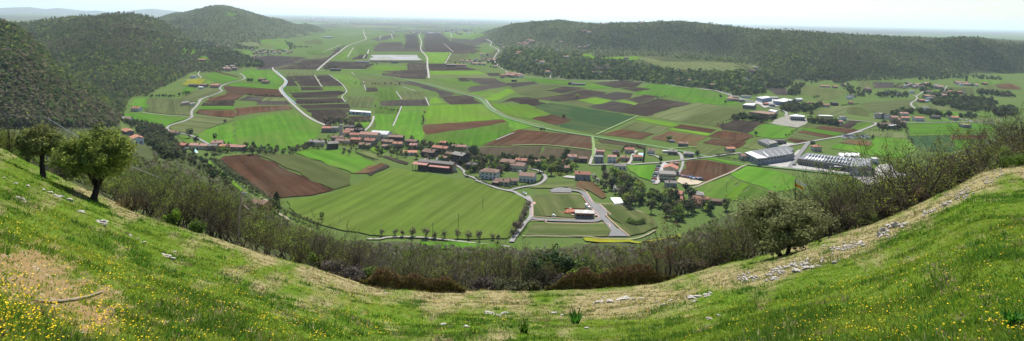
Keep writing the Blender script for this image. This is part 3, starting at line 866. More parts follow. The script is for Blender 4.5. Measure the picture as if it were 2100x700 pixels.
M_twig = simple('twigs', (.095, .075, .058), .45, 3, .95, .05); M_leaf = attrmat('leaves', .38)
M_oleaf = attrmat('olive_leaves', .30, .9, .05, .1); M_ever = attrmat('evergreen_leaves', .18, .8, .1)
M_far = attrmat('wood_canopy', .36, .9, .05, 0)

def leaf_crown(name, n, k, r, zc, size, cols, cr=.22, elong=1.0, mat=None, parent=None, shell=.5, link=True, low=None):
    p, w = clumpy(n, k, r, cr, shell=shell)
    if low is not None: p[:, 2] = np.maximum(p[:, 2], -r[2] * low + rng.random(n) * .15 * r[2])
    ow = outward(p, r); p[:, 2] += zc
    V, Fq = ncards(p, ow, size * rng.uniform(.6, 1.35, n), elong, .6)
    base = np.array(cols)[rng.integers(0, len(cols), k)][w] * rng.uniform(.75, 1.25, (n, 1))
    return mk(name, V, Fq, mat or M_leaf, np.repeat(base, 4, 0), parent=parent, link=link)
def limb_tree(mb, base, h, r, spread, n_limb, lean=(0, 0)):
    """short trunk that opens into bent limbs"""
    b = Vector(base); top = b + Vector((lean[0], lean[1], h))
    mid = b + (top - b) * .5 + Vector((random.uniform(-.1, .1) * h, random.uniform(-.1, .1) * h, 0))
    mb.tube([b - Vector((0, 0, .3)), b + Vector((0, 0, .08 * h)), mid, top], [r * 1.5, r * 1.15, r * .95, r * .8], 8)
    ends = []
    for i in range(n_limb):
        a = 2 * math.pi * (i + random.random() * .6) / n_limb; e = top + Vector((math.cos(a) * spread, math.sin(a) * spread, spread * random.uniform(.7, 1.5)))
        m = top + (e - top) * .5 + Vector((random.uniform(-.2, .2), random.uniform(-.2, .2), .25)) * spread * .6
        mb.tube([top - Vector((0, 0, r)), m, e], [r * .6, r * .38, r * .15], 5); ends.append(e)
        for j in range(2):
            q = m + (e - m) * random.random(); mb.tube([q, q + Vector((random.uniform(-1, 1), random.uniform(-1, 1), random.uniform(.2, 1))) * spread * .5], [r * .22, r * .06], 4)
    return ends

# bare trees: twigs grown in generations, thin trunks, few young leaves
def bare_tree_mesh(h, stems, leaf_cols, nleaf, twist=.35, seed=0):
    rs = random.Random(seed)
    tv, tf, cv, cf, tips = [], [], [], [], []
    def seg_tube(vs, fs, pts, rad, sides):
        b = len(vs)
        for i, p in enumerate(pts):
            d = (pts[min(i + 1, len(pts) - 1)] - pts[max(i - 1, 0)]).normalized(); a = d.orthogonal().normalized(); c = d.cross(a)
            for k in range(sides): vs.append(tuple(p + (a * math.cos(2 * math.pi * k / sides) + c * math.sin(2 * math.pi * k / sides)) * rad[i]))
        for i in range(len(pts) - 1):
            for k in range(sides): k2 = (k + 1) % sides; fs.append((b + i * sides + k, b + i * sides + k2, b + (i + 1) * sides + k2, b + (i + 1) * sides + k))
    def grow(p, d, L, r, lev):
        n = 4 if lev == 0 else 3; pts = [p]; rad = [r]
        for i in range(n):
            d = (d + Vector((rs.gauss(0, 1), rs.gauss(0, 1), rs.gauss(0, .6) + .25)) * twist * .55).normalized()
            p = p + d * L / n; pts.append(p); rad.append(max(.009, r * (1 - .62 * (i + 1) / n)))
        seg_tube(*((tv, tf) if lev == 0 else (cv, cf)), pts, rad, 6 if lev == 0 else 3)
        if lev == 3: tips.append(pts[-1]); tips.append(pts[-2]); return
        kids = [5, 4, 3][lev]
        for j in range(kids):
            t = rs.uniform(.3, 1) if j else 1.0; i = min(int(t * n), n - 1); q = pts[i] + (pts[i + 1] - pts[i]) * (t * n - i if t < 1 else 1)
            ax = Vector((rs.gauss(0, 1), rs.gauss(0, 1), rs.gauss(0, .5))).normalized()
            nd = (d + ax * rs.uniform(.45, .95)).normalized()
            grow(q, nd, L * rs.uniform(.45, .72), max(.008, rad[min(i + 1, n)] * .62), lev + 1)
    for s in range(stems):
        a = 2 * math.pi * (s + rs.random()) / stems; sp = .12 if stems == 1 else rs.uniform(.2, .5)
        grow(Vector((math.cos(a) * .12 * (stems > 1), math.sin(a) * .12 * (stems > 1), -.25)), Vector((math.cos(a) * sp, math.sin(a) * sp, 1)).normalized(), h * rs.uniform(.5, .62), .012 * h + .032, 0)
    C = np.array([tuple(t) for t in tips]); lv = None
    if nleaf:
        P = C[rng.integers(0, len(C), nleaf)] + rng.normal(size=(nleaf, 3)) * .13
        V, Fq = cards(P, rng.uniform(.03, .065, nleaf))
        lv = (V, Fq, np.repeat(np.array(leaf_cols)[rng.integers(0, len(leaf_cols), nleaf)] * rng.uniform(.7, 1.3, (nleaf, 1)), 4, 0))
    return (tv, tf), (cv, cf), lv
def bare_tree(name, label, group, h, stems, cols, nleaf, seed, mat=None, twist=.35):
    t = thing(name, label, 'tree', (0, 0, 0), 0, group)
    (tv, tf), (cv, cf), lv = bare_tree_mesh(h, stems, cols, nleaf, twist, seed)
    mk('trunk', tv, tf, mat or M_twig, parent=t)
    n = len(cv); V = np.array(cv); F4 = np.array(cf); mi = np.zeros(len(F4), int)
    colv = np.full((n, 3), .08)
    if lv is not None:
        V = np.concatenate([V, lv[0]]); F4 = np.concatenate([F4, lv[1] + n]); mi = np.concatenate([mi, np.ones(len(lv[1]), int)]); colv = np.concatenate([colv, lv[2]])
    mk('crown', V, F4, [mat or M_twig, M_leaf], colv, parent=t, midx=mi)
    return t

GRN = [(0.115, 0.176, 0.027), (0.149, 0.216, 0.034), (0.088, 0.135, 0.024)]
YGR = [(0.213, 0.263, 0.037), (0.25, 0.3, 0.044), (0.163, 0.225, 0.031)]
OLV = [(0.115, 0.135, 0.047), (0.149, 0.169, 0.068), (0.088, 0.108, 0.038), (0.176, 0.189, 0.081)]
DRK = [(0.03, 0.057, 0.018), (0.041, 0.074, 0.024), (0.024, 0.046, 0.016)]
BRN = [(0.128, 0.102, 0.068), (0.15, 0.12, 0.083), (0.105, 0.09, 0.057)]
GBR = [(0.098, 0.105, 0.042), (0.119, 0.126, 0.049), (0.084, 0.084, 0.042)]

# ------------------------------------------------------------------ woods on the hills (uncountable): one object per wood
def wood(name, poly, n, cols, wts, hgt, clear=(), cards_n=16, stretch=1.2, dmin=None, bands=None):
    u, v = inpix(poly, n)
    for c in clear:
        k = ~inpoly(u, v, c); u, v = u[k], v[k]
    W = hits(u, v); W = W[W[:, 1] > 40]
    if dmin is not None: W = W[W[:, 1] > np.interp(1050 + F * W[:, 0] / W[:, 1], US, D_E) + dmin]
    C = np.array(cols); cum = np.cumsum(np.array(wts) / np.sum(wts)); VV = []; FF = []; CC = []; base = 0
    for d0, d1, m, sz0, el in bands or [(0, 1e9, cards_n, .46, stretch)]:
        B = W[(W[:, 1] >= d0) & (W[:, 1] < d1)]; n = len(B)
        if not n: continue
        patch = .55 * fbm(B[:, 0] / 240., B[:, 1] / 300., 77, 4) + .45 * fbm(B[:, 0] / 55., B[:, 1] / 70., 78, 3)
        pick = np.clip(.62 * (patch - .5) * 2.4 + .5 + rng.normal(size=n) * .28, 0, .999)
        ci = np.clip(np.searchsorted(cum, pick), 0, len(cols) - 1)
        hh = rng.uniform(hgt[0], hgt[1], n) * (1 + .3 * (rng.random(n) > .92) - .25 * (rng.random(n) > .75)); r = hh * rng.uniform(.28, .42, n)
        d = rdirs(n * m).reshape(n, m, 3) * (rng.random((n, m, 1)) ** .45)
        P = d * np.stack([r, r, hh * .42], -1)[:, None, :] + B[:, None, :] + np.array([0, 0, 1.])[None, None, :] * (hh * .52)[:, None, None]
        sz = np.repeat(r * sz0, m) * rng.uniform(.6, 1.3, n * m)
        V, Fq = ncards(P.reshape(-1, 3), d.reshape(-1, 3) + np.array([0, 0, .35]), sz, el, .5) if el < 2.5 else cards(P.reshape(-1, 3), sz, el, up=.5)
        col = np.repeat(C[ci] * rng.uniform(.82, 1.18, (n, 1)), m, 0) * rng.uniform(.85, 1.15, (n * m, 1))
        VV.append(V); FF.append(Fq + base); CC.append(np.repeat(col, 4, 0)); base += len(V)
    return tag(mk(name, np.concatenate(VV), np.concatenate(FF), M_far, np.concatenate(CC)), kind='stuff')
WC = [(.128, .116, .068), (.10, .122, .046), (.068, .115, .032), (.038, .078, .028), (.125, .185, .038), (.19, .25, .045)]
CLEAR = [p for p in FIELDPIX]
BANDS = [(0, 110, 40, .085, 4.5), (110, 220, 60, .13, 3.2), (220, 420, 34, .22, 2.0), (420, 1e9, 20, .34, 1.3)]
LFOR = [(0, 43), (50, 46), (100, 38), (190, 31), (260, 24), (330, 31), (370, 21), (425, 11), (465, 9), (490, 16), (530, 28), (600, 42), (684, 63), (650, 72), (570, 80), (525, 94), (480, 104), (500, 112),
        (528, 135), (470, 140), (440, 150), (400, 148), (350, 172), (310, 192), (300, 200), (270, 200), (258, 215), (250, 245), (235, 262), (0, 262), (-60, 250), (-60, 42)]
CLR_L = [tuple((a, b) for a, b in q) for q in ([(72, 60), (100, 58), (104, 62), (75, 64)], [(322, 84), (362, 82), (372, 88), (325, 92)], [(375, 101), (400, 101), (405, 108), (365, 112)], [(460, 30), (486, 26), (488, 32), (464, 36)], [(260, 49), (280, 46), (282, 50), (262, 53)])]
for q in CLR_L[:4]: FD('O', 'l', q)
wood('forest_on_the_far_slope', LFOR, 19000, WC, [22, 24, 26, 14, 11, 3], (5.5, 9), CLEAR)
RFOR = [(985, 62), (1050, 48), (1120, 38), (1200, 45), (1250, 45), (1370, 42), (1410, 41), (1485, 49), (1575, 60), (1640, 60), (1690, 65), (1750, 68), (1850, 75), (1930, 79), (1960, 74), (2000, 75), (2100, 87), (2160, 92),
        (2160, 150), (2060, 152), (2000, 140), (1985, 152), (1900, 160), (1840, 166), (1750, 168), (1700, 162), (1640, 160), (1600, 170), (1560, 158), (1500, 130), (1400, 122), (1330, 116), (1200, 118), (1100, 118), (1040, 112), (1020, 96)]
wood('forest_on_the_ridge', RFOR, 19000, WC, [10, 22, 32, 20, 13, 3], (5, 8), CLEAR)
BFOR = [(1020, 126), (1040, 100), (1150, 112), (1250, 118), (1330, 138), (1400, 147), (1530, 152), (1555, 165), (1580, 172), (1560, 192), (1500, 192), (1440, 181), (1380, 178), (1300, 166), (1200, 164), (1120, 160), (1060, 150)]
HCLEAR = CLEAR + [[(1060, 78), (1125, 78), (1125, 100), (1060, 100)], [(1160, 62), (1215, 60), (1225, 72), (1165, 76)], [(1095, 128), (1120, 125), (1122, 134), (1096, 136)], [(1075, 140), (1130, 140), (1130, 158), (1075, 156)]]
wood('woods_on_the_bench', BFOR, 2000, WC, [8, 20, 30, 26, 12, 4], (8, 13), HCLEAR)
NFORL = [(-60, 210), (0, 200), (120, 205), (240, 250), (262, 262), (300, 276), (350, 300), (410, 335), (470, 382), (520, 418), (570, 455), (640, 482), (720, 500), (800, 504), (1000, 512), (1060, 514), (1060, 606), (950, 606), (760, 592), (700, 574), (600, 542), (500, 512), (400, 480), (260, 436), (150, 396), (60, 348), (0, 308), (-60, 290)]
HOUSEP = [(236, 238), (268, 240), (300, 280), (320, 330), (310, 338), (282, 322), (240, 270)]
wood('scrub_on_the_near_slope', NFORL, 5200, [(.20, .17, .13), (.15, .135, .07), (.13, .14, .045), (.145, .185, .04), (.24, .29, .045)], [18, 20, 24, 24, 14], (1.7, 3.4), [HOUSEP], dmin=22, bands=BANDS)
NFORR = [(1060, 512), (1150, 512), (1290, 508), (1390, 488), (1480, 442), (1600, 428), (1680, 414), (1760, 392), (1820, 372), (1900, 342), (2000, 300), (2080, 276), (2160, 262), (2160, 285), (2100, 306), (2000, 352), (1900, 412), (1800, 459), (1640, 528), (1450, 570), (1350, 588), (1200, 600), (1060, 602)]
wood('scrub_on_the_lower_slope', NFORR, 3000, [(.20, .17, .13), (.15, .135, .07), (.13, .14, .045), (.145, .185, .04), (.24, .29, .045)], [18, 20, 24, 24, 14], (1.6, 3.2), [], dmin=22, bands=BANDS)

COPSE = [('M', [(-60, 95), (60, 110), (200, 175), (300, 180), (280, 200), (60, 215), (-60, 150)], 60), ('M', [(560, 60), (800, 25), (1040, 35), (1300, 52), (1290, 62), (1040, 52), (800, 60), (700, 66)], 110), ('M', [(690, 185), (860, 150), (900, 195), (820, 215), (700, 235)], 60), ('M', [(540, 110), (690, 95), (720, 140), (650, 200), (590, 130)], 50), ('M', [(480, 330), (700, 340), (900, 380), (1080, 360), (1060, 390), (800, 372), (560, 345)], 70), ('M', [(260, 440), (500, 435), (480, 480), (260, 490)], 40), ('L', [(860, 400), (1180, 420), (1190, 445), (900, 415)], 50), ('L', [(100, 370), (250, 350), (420, 400), (540, 360), (560, 375), (430, 415), (250, 385), (120, 390)], 60),
         ('E', [(0, 400), (120, 300), (280, 250), (620, 220), (800, 290), (1000, 250), (1340, 290), (1480, 420), (1500, 520), (1200, 520), (1000, 480), (780, 430), (560, 470), (420, 380), (250, 330), (60, 440)], 230), ('G', [(160, 60), (420, 100), (640, 120), (900, 150), (1000, 260), (1150, 300), (1200, 420), (960, 420), (900, 480), (800, 420), (620, 300), (480, 260), (280, 130)], 260), ('H', [(200, 130), (560, 140), (760, 200), (900, 160), (1000, 260), (1050, 310), (830, 300), (700, 260), (500, 230), (250, 300)], 170), ('W', [(30, 20), (200, 30), (420, 60), (640, 70), (800, 40), (850, 60), (700, 100), (540, 110), (380, 100), (250, 90), (120, 100)], 130),
         ('M', [(690, 250), (860, 212), (1010, 205), (1210, 228), (1262, 262), (1190, 335), (1040, 332), (880, 310), (860, 285), (760, 285)], 420), ('M', [(1080, 150), (1240, 172), (1370, 178), (1420, 210), (1300, 200), (1090, 185)], 130), ('M', [(1220, 345), (1235, 310), (1330, 300), (1420, 300), (1420, 370), (1240, 372)], 130),
         ('M', [(-150, 20), (60, 30), (20, 70), (-120, 95)], 120), ('M', [(240, 185), (330, 165), (500, 180), (520, 205), (430, 215), (250, 212)], 60), ('M', [(360, 352), (440, 330), (560, 318), (530, 345), (380, 368)], 60), ('L', [(110, 138), (125, 70), (300, 25), (440, 55), (455, 112), (300, 138), (180, 140)], 170), ('L', [(600, 285), (640, 225), (740, 215), (830, 245), (960, 250), (1010, 225), (1020, 245), (940, 285), (850, 305), (780, 312), (690, 300)], 190),
         ('L', [(430, 0), (740, -10), (700, 45), (620, 68), (480, 50)], 150), ('L', [(680, 125), (690, 90), (760, 40), (860, 20), (800, 70), (800, 125), (740, 135)], 110), ('P', [(0, 125), (200, 108), (290, 150), (280, 185), (120, 205), (0, 190)], 240), ('P', [(190, 190), (350, 165), (480, 220), (600, 280), (722, 330), (700, 372), (560, 372), (400, 365), (270, 345), (235, 280)], 480),
         ('P', [(470, 150), (560, 165), (700, 190), (690, 200), (540, 200), (480, 175)], 60), ('P', [(940, 110), (1040, 140), (1060, 190), (1000, 200)], 60), ('C', [(-40, 290), (80, 262), (160, 290), (330, 285), (560, 295), (760, 320), (900, 335), (890, 362), (760, 352), (600, 335), (330, 325), (100, 312)], 600), ('C', [(840, 300), (1000, 290), (1050, 320), (1040, 370), (900, 360)], 130), ('D', [(130, 340), (220, 290), (300, 300), (290, 320), (180, 350)], 90), ('D', [(-40, 330), (60, 320), (110, 350), (40, 368)], 80),
         ('N', [(150, 285), (330, 288), (560, 350), (640, 425), (720, 500), (770, 560), (800, 640), (860, 740), (640, 720), (520, 640), (430, 580), (350, 480), (250, 370)], 420), ('B', [(930, 255), (1060, 240), (1060, 292), (1000, 280)], 110), ('B', [(0, 275), (0, 255), (40, 262), (30, 285)], 30)]
for t, q, n in COPSE:
    wood('wooded_copse', [tp(t, *a) for a in q], n, [(.075, .065, .04), (.07, .085, .03), (.045, .068, .024), (.032, .05, .02), (.10, .13, .03)], [15, 28, 26, 20, 11], {'N': (4, 7), 'E': (2.5, 5), 'G': (3, 6.5), 'H': (3, 6), 'W': (2.5, 5)}.get(t, (5.5, 10)), [], 26, 1.2)
# ------------------------------------------------------------------ small countable trees in the plain: one mesh each (trunk and crown)
def small_tree(kind, seed):
    random.seed(seed)
    t = thing({'cypress': 'cypress_tree', 'bush': 'round_bush'}.get(kind, {'olive': 'olive_tree', 'dark': 'evergreen_tree', 'bare': 'leafless_tree', 'brown': 'budding_tree', 'yellow': 'willow_tree', 'blossom': 'blossoming_tree', 'poplar': 'poplar_tree'}.get(kind, 'leafy_tree')), 'x', 'tree' if kind != 'bush' else 'bush', (0, 0, 0))
    h = 1.0; mb = MB()
    if kind == 'cypress':
        mb.tube([(0, 0, -.05), (0, 0, .12)], [.03, .03], 6); mb.build('trunk', M_bark, t)
        n = 420; z = rng.random(n) ** .8; rr = .13 * np.sin(np.pi * np.clip(z * .9 + .1, 0, 1)) ** .7 + .01; a = rng.random(n) * 6.283
        P = np.stack([np.cos(a) * rr, np.sin(a) * rr, .04 + z * .96], -1); V, Fq = cards(P, .035, 1.8, up=.6)
        mk('crown', V, Fq, M_ever, np.repeat(np.array(DRK)[rng.integers(0, 3, n)], 4, 0), parent=t)
        return t
    cols = {'green': GRN, 'dark': DRK, 'brown': GBR, 'yellow': YGR, 'olive': OLV, 'bare': BRN, 'blossom': [(.5, .48, .44), (.36, .35, .3), (.14, .16, .06)], 'bush': GRN, 'poplar': GBR}[kind]
    th = {'bush': .05, 'poplar': .12}.get(kind, .22)
    limb_tree(mb, (0, 0, 0), th, .030, .22, 4); mb.build('trunk', M_bark, t)
    r = {'bush': (.55, .5, .42), 'poplar': (.16, .16, .45), 'bare': (.34, .34, .36)}.get(kind, (.40, .38, .38))
    leaf_crown('crown', 300 if kind != 'bare' else 150, 14 if kind != 'bare' else 9, r, .60 if kind != 'bush' else .42, .060 if kind != 'bare' else .042, cols, .17 if kind != 'bare' else .26, 1.0 if kind != 'bare' else 2.6, {'dark': M_ever}.get(kind, M_leaf), t)
    return t
PROTO = {}
ALLT = []
def plant(kind, u, v, h, label, group=None, cat=None):
    if kind not in PROTO:
        PROTO[kind] = [small_tree(kind, 100 + 7 * i + len(PROTO) * 31) for i in range(3)]
        for p in PROTO[kind]: p['used'] = 0
    L = PROTO[kind]; p = L[int(rng.integers(len(L)))]
    P = hit(u, v)
    s = (h * rng.uniform(.9, 1.15), h * rng.uniform(.9, 1.15), h)
    ALLT.append(tuple(P))
    return dup(p, tuple(P), rng.uniform(0, 6.28), s, label, group)
def drop_protos():
    for L in PROTO.values():
        for p in L:
            for c in list(p.children): bpy.data.objects.remove(c)
            bpy.data.objects.remove(p)
def line(kind, t, pts, n, h, label, group, jit=2):
    q = np.array([tp(t, *p) for p in pts]); s = np.concatenate([[0], np.cumsum(np.hypot(*np.diff(q, axis=0).T))])
    for k in range(n):
        a = s[-1] * (k + rng.uniform(.2, .8)) / n
        u = np.interp(a, s, q[:, 0]) + rng.normal() * jit; v = np.interp(a, s, q[:, 1]) + rng.normal() * jit * .35
        kd = kind[int(rng.integers(len(kind)))] if isinstance(kind, (list, tuple)) else kind
        plant(kd, u, v, h * rng.uniform(.75, 1.25), label[kd] if isinstance(label, dict) else label, group)
def scatter(kinds, poly, n, h, labels, group):
    u, v = inpix(poly, n); o = np.argsort(v)
    for a, b in zip(u[o], v[o]):
        kd = kinds[int(rng.integers(len(kinds)))]
        plant(kd, a, b, h * rng.uniform(.7, 1.3), labels[kd] if isinstance(labels, dict) else labels, group)
def LB(place, kinds):
    names = {'green': 'fresh green leafy tree', 'dark': 'dark evergreen tree', 'brown': 'brownish budding tree', 'yellow': 'yellow green leafy tree', 'olive': 'grey green olive tree', 'bare': 'bare grey brown tree', 'blossom': 'white blossoming tree', 'bush': 'low round green bush', 'poplar': 'slim upright budding poplar', 'cypress': 'narrow dark cypress'}
    return {k: names[k] + ' ' + place for k in kinds}

# stream wood on the plain
K = ['brown', 'green', 'dark', 'brown', 'yellow', 'bare']
scatter(K, [(1205, 346), (1240, 352), (1300, 378), (1370, 402), (1420, 428), (1500, 428), (1490, 436), (1420, 446), (1395, 468), (1345, 440), (1290, 428), (1262, 400), (1235, 378)], 95, 9, LB('in the belt of woods along the stream', K), 'trees along the stream')
scatter(['dark', 'brown', 'green'], [(1280, 380), (1310, 385), (1320, 425), (1285, 420)], 12, 10, LB('beside the stream near the white tarpaulin', ['dark', 'brown', 'green']), 'trees by the tarpaulin')
for u, v, k in ((1218, 372, 'blossom'), (1225, 380, 'blossom'), (1233, 385, 'dark'), (1240, 392, 'brown'), (1262, 398, 'blossom'), (1270, 402, 'blossom')):
    plant(k, u, v, 7, LB('beside the brown plot above the building lots', [k])[k], 'trees beside the brown plot')
K = ['brown', 'bare', 'green', 'brown']
scatter(K, [(930, 318), (985, 322), (1050, 345), (1040, 362), (960, 345)], 26, 8, LB('among bushes behind the grey stone house', K), 'trees behind the grey house')
scatter(['green', 'yellow', 'brown', 'dark'], [(1080, 335), (1150, 330), (1200, 340), (1180, 355), (1120, 362), (1085, 350)], 26, 8, LB('between the houses above the ring road', ['green', 'yellow', 'brown', 'dark']), 'trees above the ring road')
scatter(['bare', 'brown', 'green', 'dark'], [(735, 295), (860, 295), (935, 320), (925, 345), (850, 330), (780, 325), (700, 318)], 40, 6, LB('among the village houses', ['bare', 'brown', 'green', 'dark']), 'trees among the village houses')
scatter(['bare', 'brown', 'green'], [(525, 303), (600, 306), (650, 296), (668, 300), (660, 306), (590, 316), (535, 314)], 26, 6, LB('in the hedge between the bright field and the striped field', ['bare', 'brown', 'green']), 'trees in the long hedge')
line(['bare', 'brown'], 'E', [(160, 130), (260, 110), (420, 120), (640, 210)], 14, 11, LB('standing tall behind the bell tower', ['bare', 'brown']), 'trees behind the bell tower', 3)
line('bush', 'E', [(480, 60), (760, 65)], 9, 3.5, 'low round green bush in the row beside the gravel bend', 'bushes by the gravel bend', 1)
scatter(['green', 'yellow', 'bare', 'dark'], [(470, 305), (520, 300), (520, 316), (440, 318), (430, 308)], 18, 6, LB('beside the small houses at the foot of the slope', ['green', 'yellow', 'bare', 'dark']), 'trees by the houses at the foot of the slope')
line('bare', 'O', [(1086, 420), (1078, 440), (1068, 462), (1052, 488)], 12, 7, 'bare grey brown tree in the row along the lane to the lots', 'bare trees along the lane', 1.5)
line('bare', 'O', [(770, 484), (850, 487), (950, 493), (1040, 494)], 12, 6, 'bare grey brown tree in the row along the pale path', 'bare trees along the pale path', 2)
line('bush', 'T', [(135, 450), (90, 530), (40, 590), (10, 640)], 9, 1.8, 'small clipped bush in the row along the lane fence', 'clipped bushes along the lane', .6)
line('bush', 'T', [(1210, 470), (1270, 490), (1340, 500), (1400, 480)], 6, 4.5, 'rounded bush on the rough grass beside the lots', 'bushes beside the lots', 1)
K = ['olive']
for i in range(5):
    line('olive', 'W', [(40 + i * 14, 150 + i * 6), (150 + i * 15, 240 + i * 6), (270 + i * 16, 330 + i * 6), (420 + i * 14, 430 + i * 6)] if i < 3 else [(60 + i * 8, 160), (200, 250 + i * 4), (300, 320)], 16, 4, 'grey green olive tree in rows beside the red brown field', 'olive trees beside the red brown field', .8)
line('olive', 'W', [(520, 480), (600, 560), (700, 610), (800, 650), (900, 690)], 20, 4, 'grey green olive tree in the strip below the large striped field', 'olive trees below the large field', 1.5)
scatter(['olive', 'dark', 'olive', 'brown'], [(275, 255), (330, 262), (380, 300), (430, 345), (480, 385), (500, 410), (440, 375), (370, 330), (320, 300)], 80, 5.5, LB('in the grove on the slope beneath the large farmhouse', ['olive', 'dark', 'brown']), 'trees in the grove on the slope')
# rows out in the plain
PL = [(['bare', 'brown'], 'B', [(140, 268), (220, 270)], 5, 6, 'by the far brown strips'), (['brown', 'bare'], 'B', [(285, 290), (340, 280)], 7, 10, 'at the end of the straight gravel road'),
      (['brown', 'green'], 'B', [(430, 286), (460, 276), (500, 268)], 6, 8, 'beside the ditch below the white sheet'), (['dark'], 'B', [(380, 470), (470, 475)], 9, 4, 'in the row beside the long sheds'),
      (['bare', 'brown', 'green'], 'B', [(400, 345), (480, 350), (600, 350)], 10, 5, 'along the hedge in the middle of the valley'), (['green', 'bare'], 'B', [(490, 440), (590, 462)], 9, 4, 'on the strip by the ditch in the bright field'),
      (['bare', 'green'], 'B', [(690, 470), (683, 520)], 6, 5, 'along the dark ditch beside the bright fields'), (['dark', 'brown'], 'B', [(200, 428), (380, 424)], 10, 3.5, 'along the edge of the dark plots'),
      (['green', 'dark'], 'B', [(805, 265), (905, 268), (985, 285)], 9, 8, 'around the far hamlet at the hill foot'), (['dark', 'green'], 'B', [(985, 255), (1050, 290)], 9, 9, 'below the wooded spur'),
      (['yellow', 'green'], 'C', [(262, 405), (275, 402)], 2, 7, 'on the corner of the pale green plot'), (['bare', 'green'], 'C', [(205, 480), (222, 488)], 3, 6, 'on the brown patch beside the dark green field'), (['brown', 'bare'], 'C', [(595, 408), (628, 400)], 5, 5, 'on the edge of the large brown field'),
      (['green', 'dark'], 'C', [(845, 398), (860, 396), (880, 430)], 3, 6, 'in the bright field by the road'), (['dark'], 'C', [(113, 538), (135, 540)], 3, 5, 'on the brown field by the bank'),
      (['green'], 'C', [(640, 578), (652, 582)], 3, 7, 'beside the farmhouse on the striped plots'), (['bare', 'brown'], 'C', [(825, 520), (975, 470)], 7, 4, 'along the edge of the olive coloured field'),
      (['dark', 'green'], 'L', [(130, 365), (250, 360), (400, 395), (500, 380), (560, 350)], 14, 4.5, 'in the hedge around the long brown roofed barn'), (['green', 'dark'], 'L', [(610, 290), (720, 280), (850, 295), (950, 265), (1000, 240)], 22, 8, 'in the garden belt beside the white warehouse'),
      (['dark', 'green'], 'L', [(880, 390), (960, 405), (1100, 425), (1180, 425)], 12, 4, 'in the hedge in front of the yellow block'), (['brown', 'green', 'dark'], 'L', [(690, 110), (740, 60), (860, 20)], 14, 9, 'on the wooded bank beyond the warehouses'),
      (['dark', 'brown', 'green'], 'L', [(150, 110), (250, 90), (440, 100)], 22, 9, 'on the dark knoll behind the road'), (['green', 'bare'], 'L', [(780, 480), (670, 560)], 6, 4, 'along the path between the plots'),
      (['dark', 'bush'], 'M', [(370, 350), (440, 335), (560, 320)], 12, 5, 'in the hedge above the roadside houses'), (['bare', 'bush'], 'M', [(490, 440), (495, 500), (520, 560), (545, 610)], 12, 4, 'along the ditch between the two bright fields'),
      (['blossom', 'green'], 'M', [(240, 190), (330, 170), (450, 190)], 14, 6, 'in the orchard on the far slope'), (['green', 'dark', 'brown'], 'M', [(700, 260), (850, 250), (1000, 225), (1200, 240)], 26, 9, 'on the green terraces of the far hamlet'),
      (['dark', 'green', 'brown'], 'M', [(880, 290), (1020, 290), (1180, 310)], 22, 8, 'in the thick hedge on the terraces'), (['dark', 'green'], 'M', [(1090, 165), (1240, 185), (1360, 185)], 16, 9, 'behind the far vineyard'), (['dark', 'brown'], 'M', [(1225, 340), (1300, 320), (1390, 320)], 14, 9, 'where the terraces meet the ridge'),
      (['dark', 'green'], 'M', [(935, 370), (1080, 375)], 8, 6, 'below the terrace near the crossroads'), (['bare', 'green'], 'M', [(180, 490), (450, 490)], 14, 3, 'in the orchard rows beside the crossroads'), (['bush'], 'M', [(690, 402), (800, 402)], 6, 2, 'in the garden row behind the far road'),
      (['green', 'dark', 'brown'], 'M', [(100, 30), (0, 60), (-80, 90)], 12, 8, 'at the foot of the wooded ridge'), (['dark', 'green'], 'M', [(800, 20), (1040, 30), (1290, 50)], 18, 8, 'on the edge of the ridge wood'), (['green', 'bush'], 'M', [(1110, 45), (1290, 48)], 10, 6, 'in the hedge above the small fields'),
      (['dark', 'green', 'brown'], 'P', [(50, 130), (200, 160), (260, 140)], 16, 10, 'on the wooded knoll beneath the long hill'), (['dark', 'brown', 'green'], 'P', [(200, 250), (400, 250), (560, 270), (640, 290), (720, 330), (700, 360), (560, 350)], 44, 10, 'on the wooded knoll above the plain'),
      (['dark', 'green'], 'P', [(260, 350), (420, 350), (600, 370)], 22, 9, 'along the foot of the wooded knoll'), (['dark'], 'P', [(590, 510), (640, 505)], 4, 8, 'beside the farm in the bright field'), (['dark', 'bare'], 'P', [(600, 640), (940, 650)], 20, 4, 'in the hedge across the brown plots'),
      (['brown', 'bare', 'green'], 'P', [(960, 140), (1040, 180), (1200, 180)], 16, 9, 'in the grove beyond the far village'), (['dark', 'green'], 'P', [(660, 245), (830, 235), (920, 205)], 12, 9, 'around the far village'), (['green', 'bush'], 'P', [(0, 640), (40, 615)], 6, 5, 'in the hedge below the farm cluster'),
      (['dark', 'green'], 'A', [(610, 402), (700, 402), (780, 385)], 14, 6, 'in the hedge between the bright strips'), (['dark', 'brown', 'green'], 'C', [(340, 300), (500, 300), (640, 320), (760, 340), (900, 352)], 40, 9, 'in the wood above the valley road'), (['green', 'brown'], 'C', [(720, 300), (900, 320)], 14, 9, 'beside the field on the wooded bench')]
for kd, t, pts, n, h, place in PL:
    line(kd, t, pts, n, h, LB(place, set(kd)), 'trees ' + place, 1.2)
